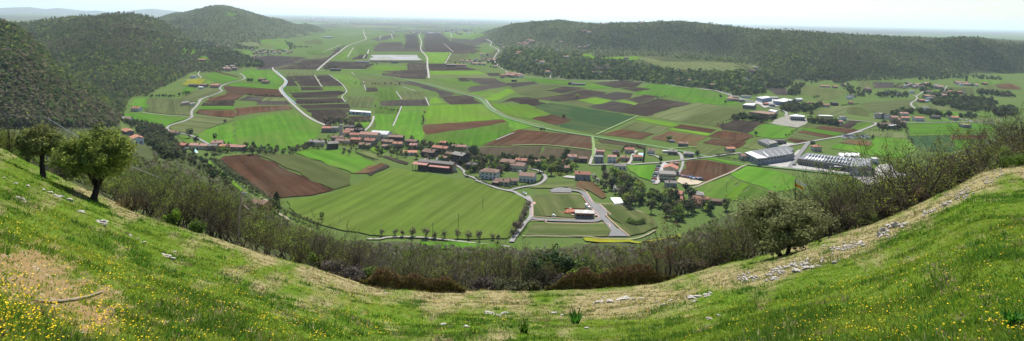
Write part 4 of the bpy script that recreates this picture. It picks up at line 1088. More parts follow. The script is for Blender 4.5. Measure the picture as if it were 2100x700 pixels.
for t, x, y, k, h, lb in (('N', 888, 470, 'dark', 12, 'tall dark conifer on the lawn by the curving road'), ('N', 960, 535, 'dark', 9, 'rounded dark conifer beside the long low house'), ('N', 1175, 495, 'dark', 8, 'lone dark tree in the bright field'), ('N', 1293, 300, 'dark', 6, 'small lone dark tree on the field edge'), ('W', 378, 110, 'brown', 11, 'tall ivy covered tree at the corner of the red brown field'),
                          ('W', 75, 140, 'brown', 8, 'round brownish tree by the white lane'), ('G', 890, 245, 'dark', 13, 'tallest dark conifer beside the grey stone house'), ('G', 855, 250, 'dark', 9, 'smaller dark conifer left of the tallest one'), ('G', 935, 265, 'dark', 9, 'smaller dark conifer right of the tallest one'),
                          ('G', 805, 480, 'yellow', 6, 'young pale green tree by the lane end'), ('G', 840, 460, 'green', 6, 'green bushy tree beneath the dark stone house'), ('H', 720, 230, 'brown', 9, 'large rounded brown tree by the road bend'), ('H', 815, 320, 'yellow', 11, 'large yellow brown tree inside the ring road'), ('H', 910, 310, 'dark', 9, 'dark tree beside the yellow brown tree'),
                          ('H', 955, 165, 'dark', 10, 'dark conifer beside the pink roofed house'), ('H', 985, 115, 'dark', 10, 'pointed dark conifer behind the pink roofed house'), ('I', 832, 345, 'dark', 7, 'flat topped pine at the road junction'), ('I', 1240, 285, 'dark', 8, 'egg shaped dark tree beside the valley road'),
                          ('I', 940, 110, 'green', 8, 'bright round willow on the brown plot'), ('K', 895, 180, 'dark', 9, 'pointed dark conifer at the factory road'), ('K', 270, 50, 'dark', 7, 'lone dark tree at the corner of a bright field'), ('J', 335, 610, 'dark', 11, 'dark conifer beside the domed house'), ('J', 290, 545, 'dark', 9, 'dark conifer nearest the scrap yard'),
                          ('M', 995, 85, 'cypress', 14, 'narrow cypress above the white hamlet'), ('L', 920, 345, 'dark', 9, 'dark conifer beside the flat roofed depot'), ('A', 845, 650, 'dark', 6, 'dark shrub by the white lane'), ('T', 1215, 250, 'dark', 12, 'dark ivy covered tree right of the white tarpaulin')):
    P = tp(t, x, y); plant(k, P[0], P[1], h, lb)
# ================================================================== buildings
def tiles(name, c):
    """clay tile roof: rows and blotches"""
    if name in MATS: return MATS[name]
    m, nt, out = nodes(name); v = coords(nt)
    nz = noise(nt, v, .9, 5, .7); n2 = noise(nt, v, 3.5, 3)
    col = mixcol(nt, ramp(nt, nz, .35, .7), c, tuple(x * .6 for x in c)); col = mixcol(nt, ramp(nt, n2, .45, .75), col, tuple(min(1, x * 1.35) for x in c))
    w = nt.nodes.new('ShaderNodeTexWave'); w.inputs['Scale'].default_value = 1.3; w.bands_direction = 'X'; nt.links.new(v, w.inputs['Vector'])
    col = mixcol(nt, ramp(nt, w.outputs[1], 0, .5), tuple(x * .62 for x in c), col)
    hs = nt.nodes.new('ShaderNodeHueSaturation'); mr = nt.nodes.new('ShaderNodeMapRange'); mr.inputs[3].default_value = .8; mr.inputs[4].default_value = 1.2
    nt.links.new(objrand(nt), mr.inputs[0]); nt.links.new(mr.outputs[0], hs.inputs['Value']); nt.links.new(col, hs.inputs['Color'])
    bsdf(nt, out, hs.outputs[0], .85, .15); MATS[name] = m; return m
ROOF = {'red': tiles('red_tiles', (0.324, 0.138, 0.092)), 'orange': tiles('orange_tiles', (0.414, 0.186, 0.115)), 'brown': tiles('brown_tiles', (0.207, 0.126, 0.092)), 'pink': tiles('pink_tiles', (0.373, 0.204, 0.161)),
        'grey': tiles('grey_tiles', (.20, .185, .165)), 'dark': tiles('dark_tiles', (.085, .07, .068)), 'white': simple('white_sheet_roof', (.50, .50, .49), .15, .2, .8, .15), 'steel': simple('steel_sheet_roof', (.15, .153, .155), .3, .15, .85, .1), 'rust': simple('rusty_sheet_roof', (.25, .12, .08), .3, .3, .7)}
WALL = {'white': simple('white_render', (.70, .69, .66), .12, .5), 'cream': simple('cream_render', (.55, .48, .37), .15, .5), 'stone': simple('stone_wall', (.27, .24, .20), .35, 1.5), 'ochre': simple('ochre_render', (.55, .30, .13), .2, .5), 'yellow': simple('yellow_render', (.55, .44, .18), .2, .5),
        'grey': simple('grey_render', (.34, .33, .32), .2, .5), 'dark': simple('dark_boards', (.085, .075, .07), .3, .8), 'brick': simple('brick_wall', (.30, .15, .10), .3, 1.5), 'pink': simple('pink_render', (.52, .32, .25), .2, .5), 'blue': simple('blue_panel', (.22, .27, .36), .15, .3)}
M_pane = simple('window_glass', (.035, .04, .045), .2, 1, .15, .6); M_shut = simple('wood_shutter', (.12, .07, .045), .2, 1); M_doorw = simple('door_wood', (.14, .09, .06), .2, 1); M_chim = simple('chimney_brick', (.33, .2, .15), .3, 2); M_steel = simple('galvanised_steel', (.45, .46, .47), .15, 1, .4, .5); M_white = simple('white_paint', (.78, .78, .76), .1, .5, .5)
def roof_mesh(L, W, H, kind, over=.45, pitch=.36, th=.16):
    mb = MB(); a = L / 2 + over; b = W / 2 + over; rh = W / 2 * pitch; e = H - over * pitch
    if kind == 'gable':
        for s in (-1, 1):
            v = [(-a, 0, H + rh), (a, 0, H + rh), (a, s * b, e), (-a, s * b, e)]
            v += [(x, y, z + th) for x, y, z in v]
            mb.add(v, [(0, 1, 2, 3), (7, 6, 5, 4), (0, 4, 5, 1), (1, 5, 6, 2), (2, 6, 7, 3), (3, 7, 4, 0)])
    elif kind == 'hip':
        k = min(L / 2 * .85, W / 2)
        v = [(-a, -b, e), (a, -b, e), (a, b, e), (-a, b, e), (-(a - k), 0, H + rh), (a - k, 0, H + rh)]; v += [(x, y, z + th) for x, y, z in v]
        mb.add(v, [(0, 1, 2, 3), (6, 7, 11, 10), (7, 8, 11), (8, 9, 10, 11), (9, 6, 10), (0, 6, 7, 1), (1, 7, 8, 2), (2, 8, 9, 3), (3, 9, 6, 0)])
    elif kind == 'flat': mb.box(-a + .2, a - .2, -b + .2, b - .2, H + .004, H + .30)
    elif kind == 'shed':
        v = [(-a, -b, H), (a, -b, H), (a, b, H + W * .16), (-a, b, H + W * .16)]; v += [(x, y, z + th) for x, y, z in v]
        mb.add(v, [(3, 2, 1, 0), (4, 5, 6, 7), (0, 1, 5, 4), (1, 2, 6, 5), (2, 3, 7, 6), (3, 0, 4, 7)])
    return mb, rh
HOUSES = []
def house(t, x, y, L, W, H, rot, kind, wall, roof, label, name='house', cat='house', group=None, win=None, chim=None, door=True, detail=None):
    u, v = tp(t, x, y); P = hit(u, v); P[1] += W * .25
    P[2] = float(ground(P[0], P[1])); rz = R_(rot)
    HOUSES.append((P[0], P[1], max(L, W) * .62))
    L *= .95; W *= .95; H *= .92
    o = thing(name, label, cat, tuple(P), rz, group)
    ppm = F / P[1]
    over = .45 if H > 2.6 else .2
    mb, rh = roof_mesh(L, W, H, kind, over, .36 if L < 25 else .22)
    a, b = L / 2, W / 2; w = MB(); ba = -3 if P[2] > .5 else -.3
    if kind == 'gable':
        w.add([(-a, -b, ba), (a, -b, ba), (a, b, ba), (-a, b, ba), (-a, -b, H - .02), (a, -b, H - .02), (a, b, H - .02), (-a, b, H - .02), (-a, 0, H + rh - .03), (a, 0, H + rh - .03)],
              [(0, 1, 5, 4), (2, 3, 7, 6), (1, 2, 6, 9, 5), (3, 0, 4, 8, 7), (4, 5, 9, 8), (6, 7, 8, 9), (3, 2, 1, 0)])
    elif kind == 'shed':
        q = W * .16 - .02
        w.add([(-a, -b, ba), (a, -b, ba), (a, b, ba), (-a, b, ba), (-a, -b, H - .02), (a, -b, H - .02), (a, b, H + q), (-a, b, H + q)], [(0, 3, 2, 1), (4, 5, 6, 7), (0, 1, 5, 4), (1, 2, 6, 5), (2, 3, 7, 6), (3, 0, 4, 7)])
    else: w.box(-a, a, -b, b, ba, H)
    w.build('wall', WALL[wall], o); rf = mb.build('roof', ROOF[roof], o)
    detail = (ppm > 1.25) if detail is None else detail
    if not detail: return o
    if chim if chim is not None else (kind in ('gable', 'hip') and H > 3 and L < 25):
        c = MB(); cx = a * random.uniform(-.45, .45); cy = random.choice((-1, 1)) * b * .3; z0 = H + rh * .6
        c.box(cx - .35, cx + .35, cy - .35, cy + .35, z0 - .3, H + rh + .8); c.box(cx - .45, cx + .45, cy - .45, cy + .45, H + rh + .804, H + rh + .95); c.build('chimney', M_chim, rf)
    win = (H > 2.6) if win is None else win
    if win:
        st = max(1, int(H / 2.8)); wm = win if isinstance(win, tuple) else (1.0, 1.3)
        def face(n, c0, du, ln):
            # n: outward, du: along; keep faces that look towards the viewer
            wn = Matrix.Rotation(rz, 3, 'Z') @ Vector((*n, 0))
            if wn.dot(Vector((-P[0], -P[1], 0))) < 0: return
            m = max(1, min(int(ln / 3.3), 8))
            for s in range(st):
                for i in range(m):
                    f = (i + .5) / m - .5; px, py = c0[0] + du[0] * ln * f, c0[1] + du[1] * ln * f; z = 1.0 + s * 2.8
                    k = MB()
                    if s == 0 and door and i == m // 2 and ln > 5:
                        W2, Z0, Z1 = .6, 0.02, 2.2; nm, mm = 'door', [M_doorw]
                    else: W2, Z0, Z1 = wm[0] / 2, z, z + wm[1]; nm, mm = 'window', [M_pane, M_shut if wall not in ('grey', 'blue') else M_white]
                    def slab(w0, w1, z0, z1, o1, mi):
                        xs = [px + du[0] * q for q in (w0, w1)]; ys = [py + du[1] * q for q in (w0, w1)]
                        pts = [(xs[0], ys[0]), (xs[1], ys[1]), (xs[1] + n[0] * o1, ys[1] + n[1] * o1), (xs[0] + n[0] * o1, ys[0] + n[1] * o1)]
                        k.prism(pts, z0, z1, mi)
                    slab(-W2, W2, Z0, Z1, .05, 0)
                    if nm == 'window' and ppm > 2.1:
                        slab(-W2 * 1.75, -W2 * 1.02, Z0, Z1, .07, 1); slab(W2 * 1.02, W2 * 1.75, Z0, Z1, .07, 1)
                    k.build(nm, mm, o)
        face((0, -1), (0, -b), (1, 0), L); face((1, 0), (a, 0), (0, 1), W); face((-1, 0), (-a, 0), (0, 1), W); face((0, 1), (0, b), (1, 0), L)
    return o
HB = [  # tile, base x, y, length, width, height, turn, roof, wall, roof colour, label
 ('E', 190, 200, 12, 9, 5.5, 5, 'gable', 'stone', 'red', 'two storey stone house with reddish roof left of the bell tower'),
 ('E', 288, 200, 9, 9, 6, -8, 'hip', 'grey', 'grey', 'square grey house with hipped roof close left of the bell tower'),
 ('E', 435, 250, 9, 8, 5, 4, 'gable', 'cream', 'red', 'small house with red gable roof right of the bell tower foot'),
 ('E', 555, 288, 11, 9, 5.5, -6, 'gable', 'cream', 'red', 'red roofed house with pale gable in front of the church square'),
 ('E', 490, 188, 12, 9, 6, -10, 'gable', 'dark', 'dark', 'large house with violet dark roof behind the bell tower'),
 ('E', 615, 215, 10, 8, 5, -12, 'gable', 'dark', 'dark', 'dark roofed house beside the gravel road behind the church'),
 ('E', 490, 222, 10, 8, 5, -8, 'gable', 'stone', 'pink', 'pinkish roofed house between the dark roofs and the bell tower'),
 ('E', 570, 352, 11, 8, 5.5, -4, 'gable', 'ochre', 'red', 'orange walled house with reddish roof below the church'),
 ('E', 760, 372, 12, 10, 6, -14, 'gable', 'stone', 'red', 'big stone house with weathered red roof right of the orange house'),
 ('E', 690, 412, 13, 8, 4.5, -12, 'gable', 'stone', 'brown', 'low brown roofed house below the big stone house'),
 ('E', 258, 425, 11, 9, 7, 25, 'gable', 'dark', 'grey', 'dark grey gabled house at the tip of the bright field'),
 ('E', 20, 375, 10, 8, 5, -18, 'gable', 'grey', 'grey', 'grey house with slate coloured roof at the village edge, farther left'),
 ('E', 92, 385, 10, 8, 5, 12, 'gable', 'cream', 'grey', 'pale gabled house beside the grey house at the village edge'),
 ('E', 330, 315, 13, 8, 4.5, 3, 'gable', 'stone', 'brown', 'long brown roofed barn beneath the bell tower'),
 ('E', 400, 358, 16, 9, 4.5, -5, 'gable', 'cream', 'brown', 'wide house with tan brown roof above the yellow flower strip'),
 ('E', 1095, 330, 17, 9, 6.5, -8, 'gable', 'dark', 'brown', 'long dark fronted house below the white warehouse'),
 ('E', 985, 375, 13, 9, 5, -10, 'gable', 'stone', 'brown', 'brown roofed farmhouse with open shed right of the church garden'),
 ('E', 960, 415, 9, 6, 3, -10, 'shed', 'cream', 'brown', 'low shed with brown roof below the farmhouse'),
 ('E', 1120, 402, 10, 8, 5, -8, 'gable', 'cream', 'orange', 'house with bright orange roof below the long dark fronted house'),
 ('E', 1325, 428, 8, 7, 5.5, -15, 'gable', 'pink', 'pink', 'small pinkish house above the low orange roofed bungalow'),
 ('E', 1275, 498, 14, 8, 3.2, 6, 'gable', 'white', 'orange', 'low white bungalow with orange roof in the green gardens'),
 ('E', 1300, 370, 14, 8, 5, -20, 'gable', 'stone', 'brown', 'brown roofed row house behind the small pinkish house'),
 ('E', 860, 292, 10, 7, 4, -10, 'gable', 'stone', 'dark', 'dark roofed annex between the church and the white warehouse'),
 ('G', 360, 245, 14, 12, 5.5, -28, 'gable', 'dark', 'brown', 'large barn with dark brown roof and open front'),
 ('G', 490, 205, 18, 9, 6.5, -24, 'gable', 'stone', 'red', 'long house with red roof behind the dark brown barn'),
 ('G', 520, 302, 10, 7, 4.5, -30, 'gable', 'stone', 'brown', 'small brown roofed outbuilding left of the tall dark stone house'),
 ('G', 600, 260, 8, 7, 5, -20, 'gable', 'brick', 'brown', 'brick house squeezed between the barn and the tall dark stone house'),
 ('G', 722, 318, 15, 11, 8.5, -38, 'gable', 'dark', 'grey', 'tall dark stone house with mossy grey roof beside the lane'),
 ('G', 855, 405, 9, 8, 6, -10, 'hip', 'dark', 'dark', 'dark overgrown house below the tall dark stone house'),
 ('G', 712, 160, 16, 8, 3.8, -6, 'gable', 'pink', 'pink', 'long low building with pink roof beside the car park'),
 ('G', 515, 112, 8, 8, 4, -10, 'hip', 'brick', 'red', 'small hip roofed house hidden among bare trees above the village'),
 ('G', 1080, 505, 15, 11, 6.8, -14, 'hip', 'white', 'brown', 'white two storey villa with brown hipped roof beside the lane'),
 ('G', 1010, 480, 8, 8, 4.6, -14, 'hip', 'white', 'brown', 'low wing with brown roof joined to the white villa'),
 ('G', 1230, 580, 13, 9, 3.4, -14, 'gable', 'cream', 'brown', 'brown roofed bungalow inside the road bend'),
 ('G', 1335, 570, 10, 8, 3.4, 12, 'gable', 'cream', 'brown', 'brown gabled annex right of the bungalow in the road bend'),
 ('G', 1150, 585, 6, 5, 2.6, -30, 'gable', 'dark', 'brown', 'little brown roofed garage left of the bungalow in the road bend'),
 ('H', 340, 250, 14, 11, 7, -22, 'gable', 'brick', 'brown', 'tall brick fronted farm block with tan roof, taller half'),
 ('H', 450, 270, 14, 11, 5.5, -22, 'gable', 'cream', 'brown', 'cream walled half of the farm block with brown roof'),
 ('H', 480, 202, 11, 8, 4.5, -8, 'gable', 'cream', 'red', 'red roofed house behind the farm block'),
 ('H', 550, 390, 14, 11, 5.6, -14, 'gable', 'white', 'brown', 'white villa with red brown roof in the middle of the ring road'),
 ('H', 1160, 372, 14, 10, 5.6, -6, 'gable', 'grey', 'red', 'terraced house with red roof standing alone above the brown plot'),
 ('H', 1042, 158, 9, 8, 4.5, -4, 'gable', 'white', 'pink', 'white house with pink roof beside the dark conifer'),
 ('H', 1162, 180, 8, 7, 4.5, 0, 'gable', 'dark', 'brown', 'dark little house with brown roof right of the pink roofed house'),
 ('H', 955, 270, 10, 7, 3.4, -6, 'gable', 'stone', 'brown', 'low brown roofed cottage among the trees by the ring road'),
 ('H', 940, 205, 9, 7, 4, -4, 'gable', 'stone', 'red', 'red roofed cottage hidden behind the yellow brown tree'),
 ('H', 672, 195, 7, 5, 3, -8, 'gable', 'cream', 'pink', 'small pink roofed hut beside the rounded brown tree'),
 ('I', 152, 345, 9, 9, 6.5, 0, 'flat', 'grey', 'steel', 'modern grey block of flats with flat roof by the white lane'),
 ('I', 165, 265, 9, 6, 5, -4, 'gable', 'pink', 'pink', 'pink roofed house behind the modern grey block'),
 ('I', 298, 340, 8.5, 7, 6.2, -4, 'gable', 'white', 'pink', 'tall white house with pink roof near the red hedge'),
 ('I', 342, 268, 7, 7, 4.5, 0, 'gable', 'brick', 'dark', 'dark red house with steep dark roof'),
 ('I', 492, 240, 10, 7, 4.6, -6, 'gable', 'cream', 'red', 'house with reddish roof at the top of the white drive'),
 ('I', 438, 325, 8, 7, 4.2, -6, 'hip', 'cream', 'brown', 'brown roofed bungalow between the red hedges'),
 ('I', 580, 318, 9, 7, 4.2, 4, 'gable', 'cream', 'orange', 'orange roofed bungalow in front of the swimming pool'),
 ('I', 730, 252, 7, 7, 4.8, 0, 'gable', 'white', 'brown', 'white house with brown roof at the end of the curved drive'),
 ('I', 968, 255, 10, 8, 3.8, -8, 'hip', 'stone', 'grey', 'grey brown hip roofed bungalow near the meadow bank'),
 ('I', 1148, 278, 10, 8, 3.8, -8, 'hip', 'grey', 'grey', 'grey hip roofed bungalow left of the egg shaped tree'),
 ('I', 1085, 168, 11, 8, 4.2, -10, 'gable', 'stone', 'brown', 'farmhouse with brown roof by the striped plots'),
 ('I', 958, 122, 6, 4, 2.6, -10, 'gable', 'grey', 'grey', 'small grey shed beside the bright round willow'),
 ('I', 890, 240, 6, 4, 2.4, -14, 'flat', 'white', 'white', 'low white garage beside the grey brown bungalow'),
 ('I', 388, 420, 11, 7, 4, -4, 'gable', 'white', 'grey', 'white house with grey roof below the valley road'),
 ('I', 988, 385, 9, 6, 3.5, -8, 'gable', 'brick', 'brown', 'brown roofed hut behind the workshop'),
 ('I', 948, 612, 10, 7, 4, -4, 'gable', 'grey', 'grey', 'grey house directly in front of the workshop'),
 ('J', 690, 178, 10, 7, 3.6, 10, 'gable', 'cream', 'orange', 'lone orange roofed house beside the small brown plot'),
 ('J', 200, 595, 13, 9, 4.4, -28, 'gable', 'cream', 'red', 'house with weathered red roof at the wood edge below the scrap yard'),
 ('J', 213, 635, 9, 7, 3.5, -12, 'gable', 'brick', 'red', 'low bright red roofed house half hidden at the wood edge'),
 ('J', 388, 605, 12, 10, 4.2, -10, 'hip', 'grey', 'grey', 'rounded grey roofed house beside the dark conifer'),
 ('J', 438, 655, 12, 9, 4.4, -22, 'gable', 'cream', 'red', 'orange red roofed house at the edge of the green field'),
 ('J', 365, 678, 11, 8, 3.6, 8, 'gable', 'cream', 'red', 'long red roofed house sunk in the wood edge'),
 ('J', 290, 672, 8, 6, 3, 0, 'gable', 'white', 'pink', 'pinkish roofed cottage sunk in the wood edge'),
 ('J', 565, 655, 11, 6, 3.2, -12, 'gable', 'brick', 'brown', 'brown roofed shed at the corner of the green field'),
 ('J', 835, 258, 12, 9, 5, 4, 'gable', 'cream', 'brown', 'cream house with brown roof at the end of the white roofed factory'),
 ('K', 945, 220, 9, 8, 6, 4, 'hip', 'cream', 'red', 'red roofed house above the saw tooth factory'),
 ('K', 540, 138, 13, 8, 4.6, 0, 'flat', 'stone', 'dark', 'dark stone block beside the grey flat roofed depot'),
 ('K', 1590, 355, 6, 6, 5.5, 0, 'flat', 'white', 'white', 'white tower block at the end of the saw tooth factory'),
 ('L', 1070, 385, 20, 10, 7, -4, 'flat', 'yellow', 'white', 'yellow walled office block with white roof'),
 ('L', 920, 240, 11, 9, 6, 0, 'hip', 'pink', 'red', 'red roofed villa beside the rows of white vans'),
 ('L', 1075, 250, 11, 7, 4.5, 0, 'gable', 'cream', 'orange', 'orange roofed house right of the villa drive'),
 ('L', 1018, 222, 8, 6, 4, 0, 'gable', 'cream', 'orange', 'smaller orange roofed house behind the villa drive'),
 ('L', 1160, 235, 11, 8, 5, 8, 'gable', 'dark', 'dark', 'dark roofed house at the end of the garden belt'),
 ('L', 1248, 388, 8, 8, 6, 0, 'hip', 'white', 'grey', 'tall white house at the corner of the dark plot'),
 ('L', 1195, 420, 13, 7, 3.8, 12, 'gable', 'cream', 'pink', 'long pink roofed house in front of the tall white house'),
 ('L', 1325, 220, 7, 6, 4, 0, 'gable', 'pink', 'red', 'small red roofed house at the end of a dark hedge'),
 ('L', 120, 190, 16, 9, 4.2, 0, 'gable', 'stone', 'brown', 'brown roofed house cluster front by the bright field corner'),
 ('L', 210, 198, 9, 8, 4.5, 0, 'hip', 'grey', 'grey', 'grey hip roofed house beside the valley road bend'),
 ('L', 250, 155, 18, 7, 4, -14, 'gable', 'white', 'grey', 'white walled row beneath the dark knoll'),
 ('L', 170, 70, 9, 8, 6, 0, 'gable', 'stone', 'pink', 'pale stone house on the dark knoll'),
 ('L', 225, 85, 8, 7, 4, 0, 'gable', 'stone', 'brown', 'brown roofed house on the dark knoll'),
 ('L', 455, 235, 8, 7, 4, 0, 'gable', 'brick', 'red', 'brick red house between the warehouses'),
 ('L', 515, 245, 10, 7, 4, 0, 'gable', 'grey', 'grey', 'grey workshop between the warehouses'),
 ('L', 550, 170, 11, 8, 4, -6, 'flat', 'cream', 'white', 'cream shed behind the large white warehouse'),
 ('L', 790, 195, 14, 10, 5, 18, 'gable', 'cream', 'white', 'pale pitched storehouse at the end of the warehouse row'),
 ('L', 1060, 48, 22, 7, 3.8, -10, 'gable', 'cream', 'orange', 'long tan roofed farm range on the terraces'),
 ('L', 1165, 55, 10, 7, 4, 0, 'gable', 'stone', 'red', 'stone farmhouse with red roof on the terraces'),
 ('L', 1250, 38, 11, 8, 5, 0, 'gable', 'cream', 'pink', 'cream farmhouse at the end of the terraces'),
 ('L', 1310, 170, 9, 7, 4.5, 0, 'gable', 'white', 'grey', 'white house with grey roof at the vineyard corner'),
 ('M', 388, 415, 9, 8, 8, 0, 'gable', 'pink', 'pink', 'tall narrow pink house at the crossroads hamlet'),
 ('M', 480, 402, 12, 8, 5, 0, 'gable', 'cream', 'orange', 'cream house with orange roof right of the tall narrow house'),
 ('M', 597, 406, 14, 9, 5.2, 0, 'gable', 'white', 'orange', 'white house with orange roof beside the far road'),
 ('M', 312, 465, 17, 10, 5.5, -6, 'gable', 'stone', 'brown', 'long brown stone house at the crossroads corner'),
 ('M', 380, 470, 14, 8, 4.5, -6, 'gable', 'grey', 'white', 'white roofed hall in front of the tall narrow house'),
 ('M', 458, 442, 9, 8, 5, 0, 'gable', 'grey', 'brown', 'grey house with brown roof by the ditch head'),
 ('M', 467, 365, 14, 9, 5, 8, 'gable', 'cream', 'pink', 'pale house behind the crossroads hamlet'),
 ('M', 415, 412, 8, 6, 4, 0, 'gable', 'brick', 'red', 'red brick outbuilding beside the tall narrow house'),
 ('M', 738, 388, 13, 8, 4.2, 0, 'gable', 'stone', 'dark', 'dark roofed farmhouse in the roadside garden'),
 ('M', 897, 398, 12, 9, 4.8, 8, 'gable', 'cream', 'orange', 'orange roofed house in the road fork'),
 ('M', 995, 465, 12, 11, 5, 0, 'flat', 'grey', 'brown', 'unfinished grey house alone in the bright green field'),
 ('M', 655, 315, 8, 7, 5, 0, 'hip', 'white', 'grey', 'white house beside the green terrace'),
 ('M', 168, 165, 12, 10, 9, 8, 'shed', 'pink', 'brown', 'ruined pinkish tower house alone in the vineyards'),
 ('M', 540, 172, 9, 8, 5, 0, 'hip', 'white', 'grey', 'white house at the sharp road bend'),
 ('M', 432, 195, 10, 8, 4, 0, 'gable', 'white', 'grey', 'white house beside the blossoming orchard'),
 ('M', 22, 210, 11, 9, 5, 0, 'gable', 'white', 'dark', 'white and dark house at the orchard hedge'),
 ('M', 940, 178, 11, 8, 5, 0, 'gable', 'brick', 'red', 'deep red house with red roof on the far slope'),
 ('M', 966, 172, 8, 7, 5, 0, 'gable', 'white', 'dark', 'white house beside the deep red house'),
 ('M', 862, 172, 10, 8, 5, 0, 'gable', 'pink', 'pink', 'pink house at the top of the far lane'),
 ('M', 818, 208, 8, 8, 6, 0, 'hip', 'cream', 'pink', 'tall cream house among the terraces'),
 ('M', 715, 190, 8, 7, 5, 0, 'gable', 'stone', 'pink', 'stone house between the two far lanes'),
 ('M', 705, 215, 12, 8, 5, 0, 'gable', 'stone', 'brown', 'brown roofed house below the two far lanes'),
 ('M', 620, 248, 11, 8, 4.5, 0, 'gable', 'brick', 'red', 'red roofed house left of the white shed'),
 ('M', 660, 248, 9, 6, 3, 0, 'flat', 'white', 'white', 'low white shed right of the red roofed house'),
 ('M', 1155, 102, 10, 8, 5, 0, 'gable', 'brick', 'red', 'lone red house right of the white hamlet'),
 ('M', 1320, 198, 16, 7, 4, 0, 'gable', 'white', 'dark', 'dark roofed farm below the far vineyard'),
 ('N', 270, 160, 12, 9, 5, -6, 'gable', 'white', 'red', 'red roofed house beside dark trees at the forest foot'),
 ('N', 105, 268, 24, 9, 4, -8, 'gable', 'stone', 'grey', 'long grey roofed barn at the top of the farm on the slope'),
 ('N', 178, 282, 9, 7, 4.5, -8, 'gable', 'white', 'brown', 'pale gabled house right of the long grey roofed barn'),
 ('N', 650, 425, 9, 6, 3.5, -10, 'gable', 'cream', 'pink', 'small house on the outside of the road loop'),
 ('N', 712, 432, 11, 6, 3.5, -10, 'gable', 'cream', 'brown', 'low brown house below the road loop'),
 ('N', 812, 590, 11, 8, 4.5, -28, 'gable', 'brick', 'red', 'red roofed house at the edge of the grove'),
 ('N', 990, 592, 20, 8, 4.2, -6, 'gable', 'cream', 'pink', 'long low house with pinkish roof behind the pool'),
 ('N', 1195, 590, 11, 10, 7, 14, 'gable', 'cream', 'pink', 'tall cream house where the road meets the hamlet'),
 ('N', 1145, 605, 9, 8, 5, 14, 'gable', 'stone', 'grey', 'grey roofed wing left of the tall cream house'),
 ('N', 1325, 602, 17, 8, 4.2, -2, 'gable', 'cream', 'orange', 'long orange roofed house right of the tall cream house'),
 ('N', 1420, 610, 20, 8, 4.2, -2, 'gable', 'stone', 'pink', 'long pink roofed barn beside the orange roofed house'),
 ('P', 160, 315, 20, 10, 6, 4, 'gable', 'dark', 'orange', 'tan roofed barn in the clearing on the hillside'),
 ('P', 75, 470, 10, 8, 5, 0, 'gable', 'white', 'grey', 'white house beside the winding lane'),
 ('P', 75, 556, 16, 8, 4.5, 0, 'gable', 'stone', 'dark', 'long dark roofed farm beside the yellow field'),
 ('P', 175, 555, 14, 8, 5, -8, 'gable', 'stone', 'brown', 'brown roofed farmhouse beside the long dark farm'),
 ('P', 150, 572, 8, 6, 3.5, -8, 'gable', 'white', 'white', 'white shed below the brown roofed farmhouse'),
 ('P', 278, 562, 16, 9, 5.5, 0, 'gable', 'pink', 'orange', 'pink farmhouse with orange roof beside the road bend'),
 ('P', 310, 550, 9, 7, 4, 0, 'gable', 'white', 'pink', 'small white house behind the pink farmhouse'),
 ('P', 730, 505, 14, 10, 6, 0, 'gable', 'dark', 'brown', 'brown roofed farmhouse in the bright field'),
 ('P', 765, 522, 14, 9, 5, 0, 'gable', 'stone', 'brown', 'lower farm wing in the bright field'),
 ('P', 300, 172, 9, 8, 5, 0, 'gable', 'pink', 'pink', 'pinkish house below the long hill, by itself'),
 ('P', 415, 165, 9, 7, 4, 0, 'gable', 'cream', 'pink', 'pinkish house at the edge of the far clearing'),
 ('Q', 160, 243, 55, 25, 9, 0, 'flat', 'white', 'white', 'large white shed beyond the long hill'),
 ('Q', 845, 500, 20, 10, 6, 0, 'gable', 'stone', 'dark', 'dark farmhouse below the white field sheet'),
 ('Q', 520, 494, 40, 10, 4, 0, 'gable', 'grey', 'grey', 'long grey greenhouse by the ditch'),
 ('Q', 238, 580, 26, 9, 5, 0, 'gable', 'dark', 'dark', 'dark barn beneath rusty brown trees'),
 ('Q', 1425, 532, 26, 10, 5, 0, 'gable', 'dark', 'grey', 'dark long shed at the edge of the far hamlet'),
 ('Q', 1510, 530, 40, 11, 5, 0, 'gable', 'cream', 'orange', 'long tan roofed shed at the edge of the far hamlet'),
 ('Q', 1710, 516, 44, 11, 5, 0, 'gable', 'cream', 'pink', 'long pinkish row in the far hamlet'),
 ('S', 960, 530, 14, 9, 5, 0, 'gable', 'white', 'orange', 'white house with orange roof above the valley road'),
 ('S', 550, 628, 12, 9, 4, 0, 'flat', 'dark', 'dark', 'dark flat roofed building below the roadside hamlet'),
 ('S', 1560, 545, 14, 9, 6, 0, 'gable', 'white', 'grey', 'bright white house in the wood above the road'),
 ('S', 1320, 672, 30, 8, 4, 0, 'gable', 'stone', 'grey', 'long stone farm at the end of the bright field'),
 ('S', 1235, 665, 14, 9, 5, 0, 'hip', 'dark', 'dark', 'dark farmhouse at the end of the bright field'),
 ('S', 885, 410, 12, 9, 5, 0, 'gable', 'white', 'orange', 'house beside the zigzag drive on the wooded bench'),
 ('S', 820, 392, 10, 8, 5, 0, 'gable', 'pink', 'pink', 'pink house behind the zigzag drive'),
 ('W', 440, 535, 11, 8, 4.6, -24, 'gable', 'ochre', 'brown', 'orange walled house with brown roof beside the tall cypress'),
 ('J', 1075, 640, 4, 3, 2.2, 0, 'flat', 'stone', 'white', 'tiny white topped hut at the wood edge by the flag'),
]
for r in HB:
    house(*r)
# long houses on the slope farm: two red tile ranges in line
house('N', 165, 420, 18, 8, 4, -47, 'gable', 'stone', 'orange', 'large farmhouse with orange tile roof on the slope, upper range')
house('N', 265, 525, 12, 8, 5, -47, 'gable', 'white', 'orange', 'white gabled lower range of the large farmhouse on the slope')
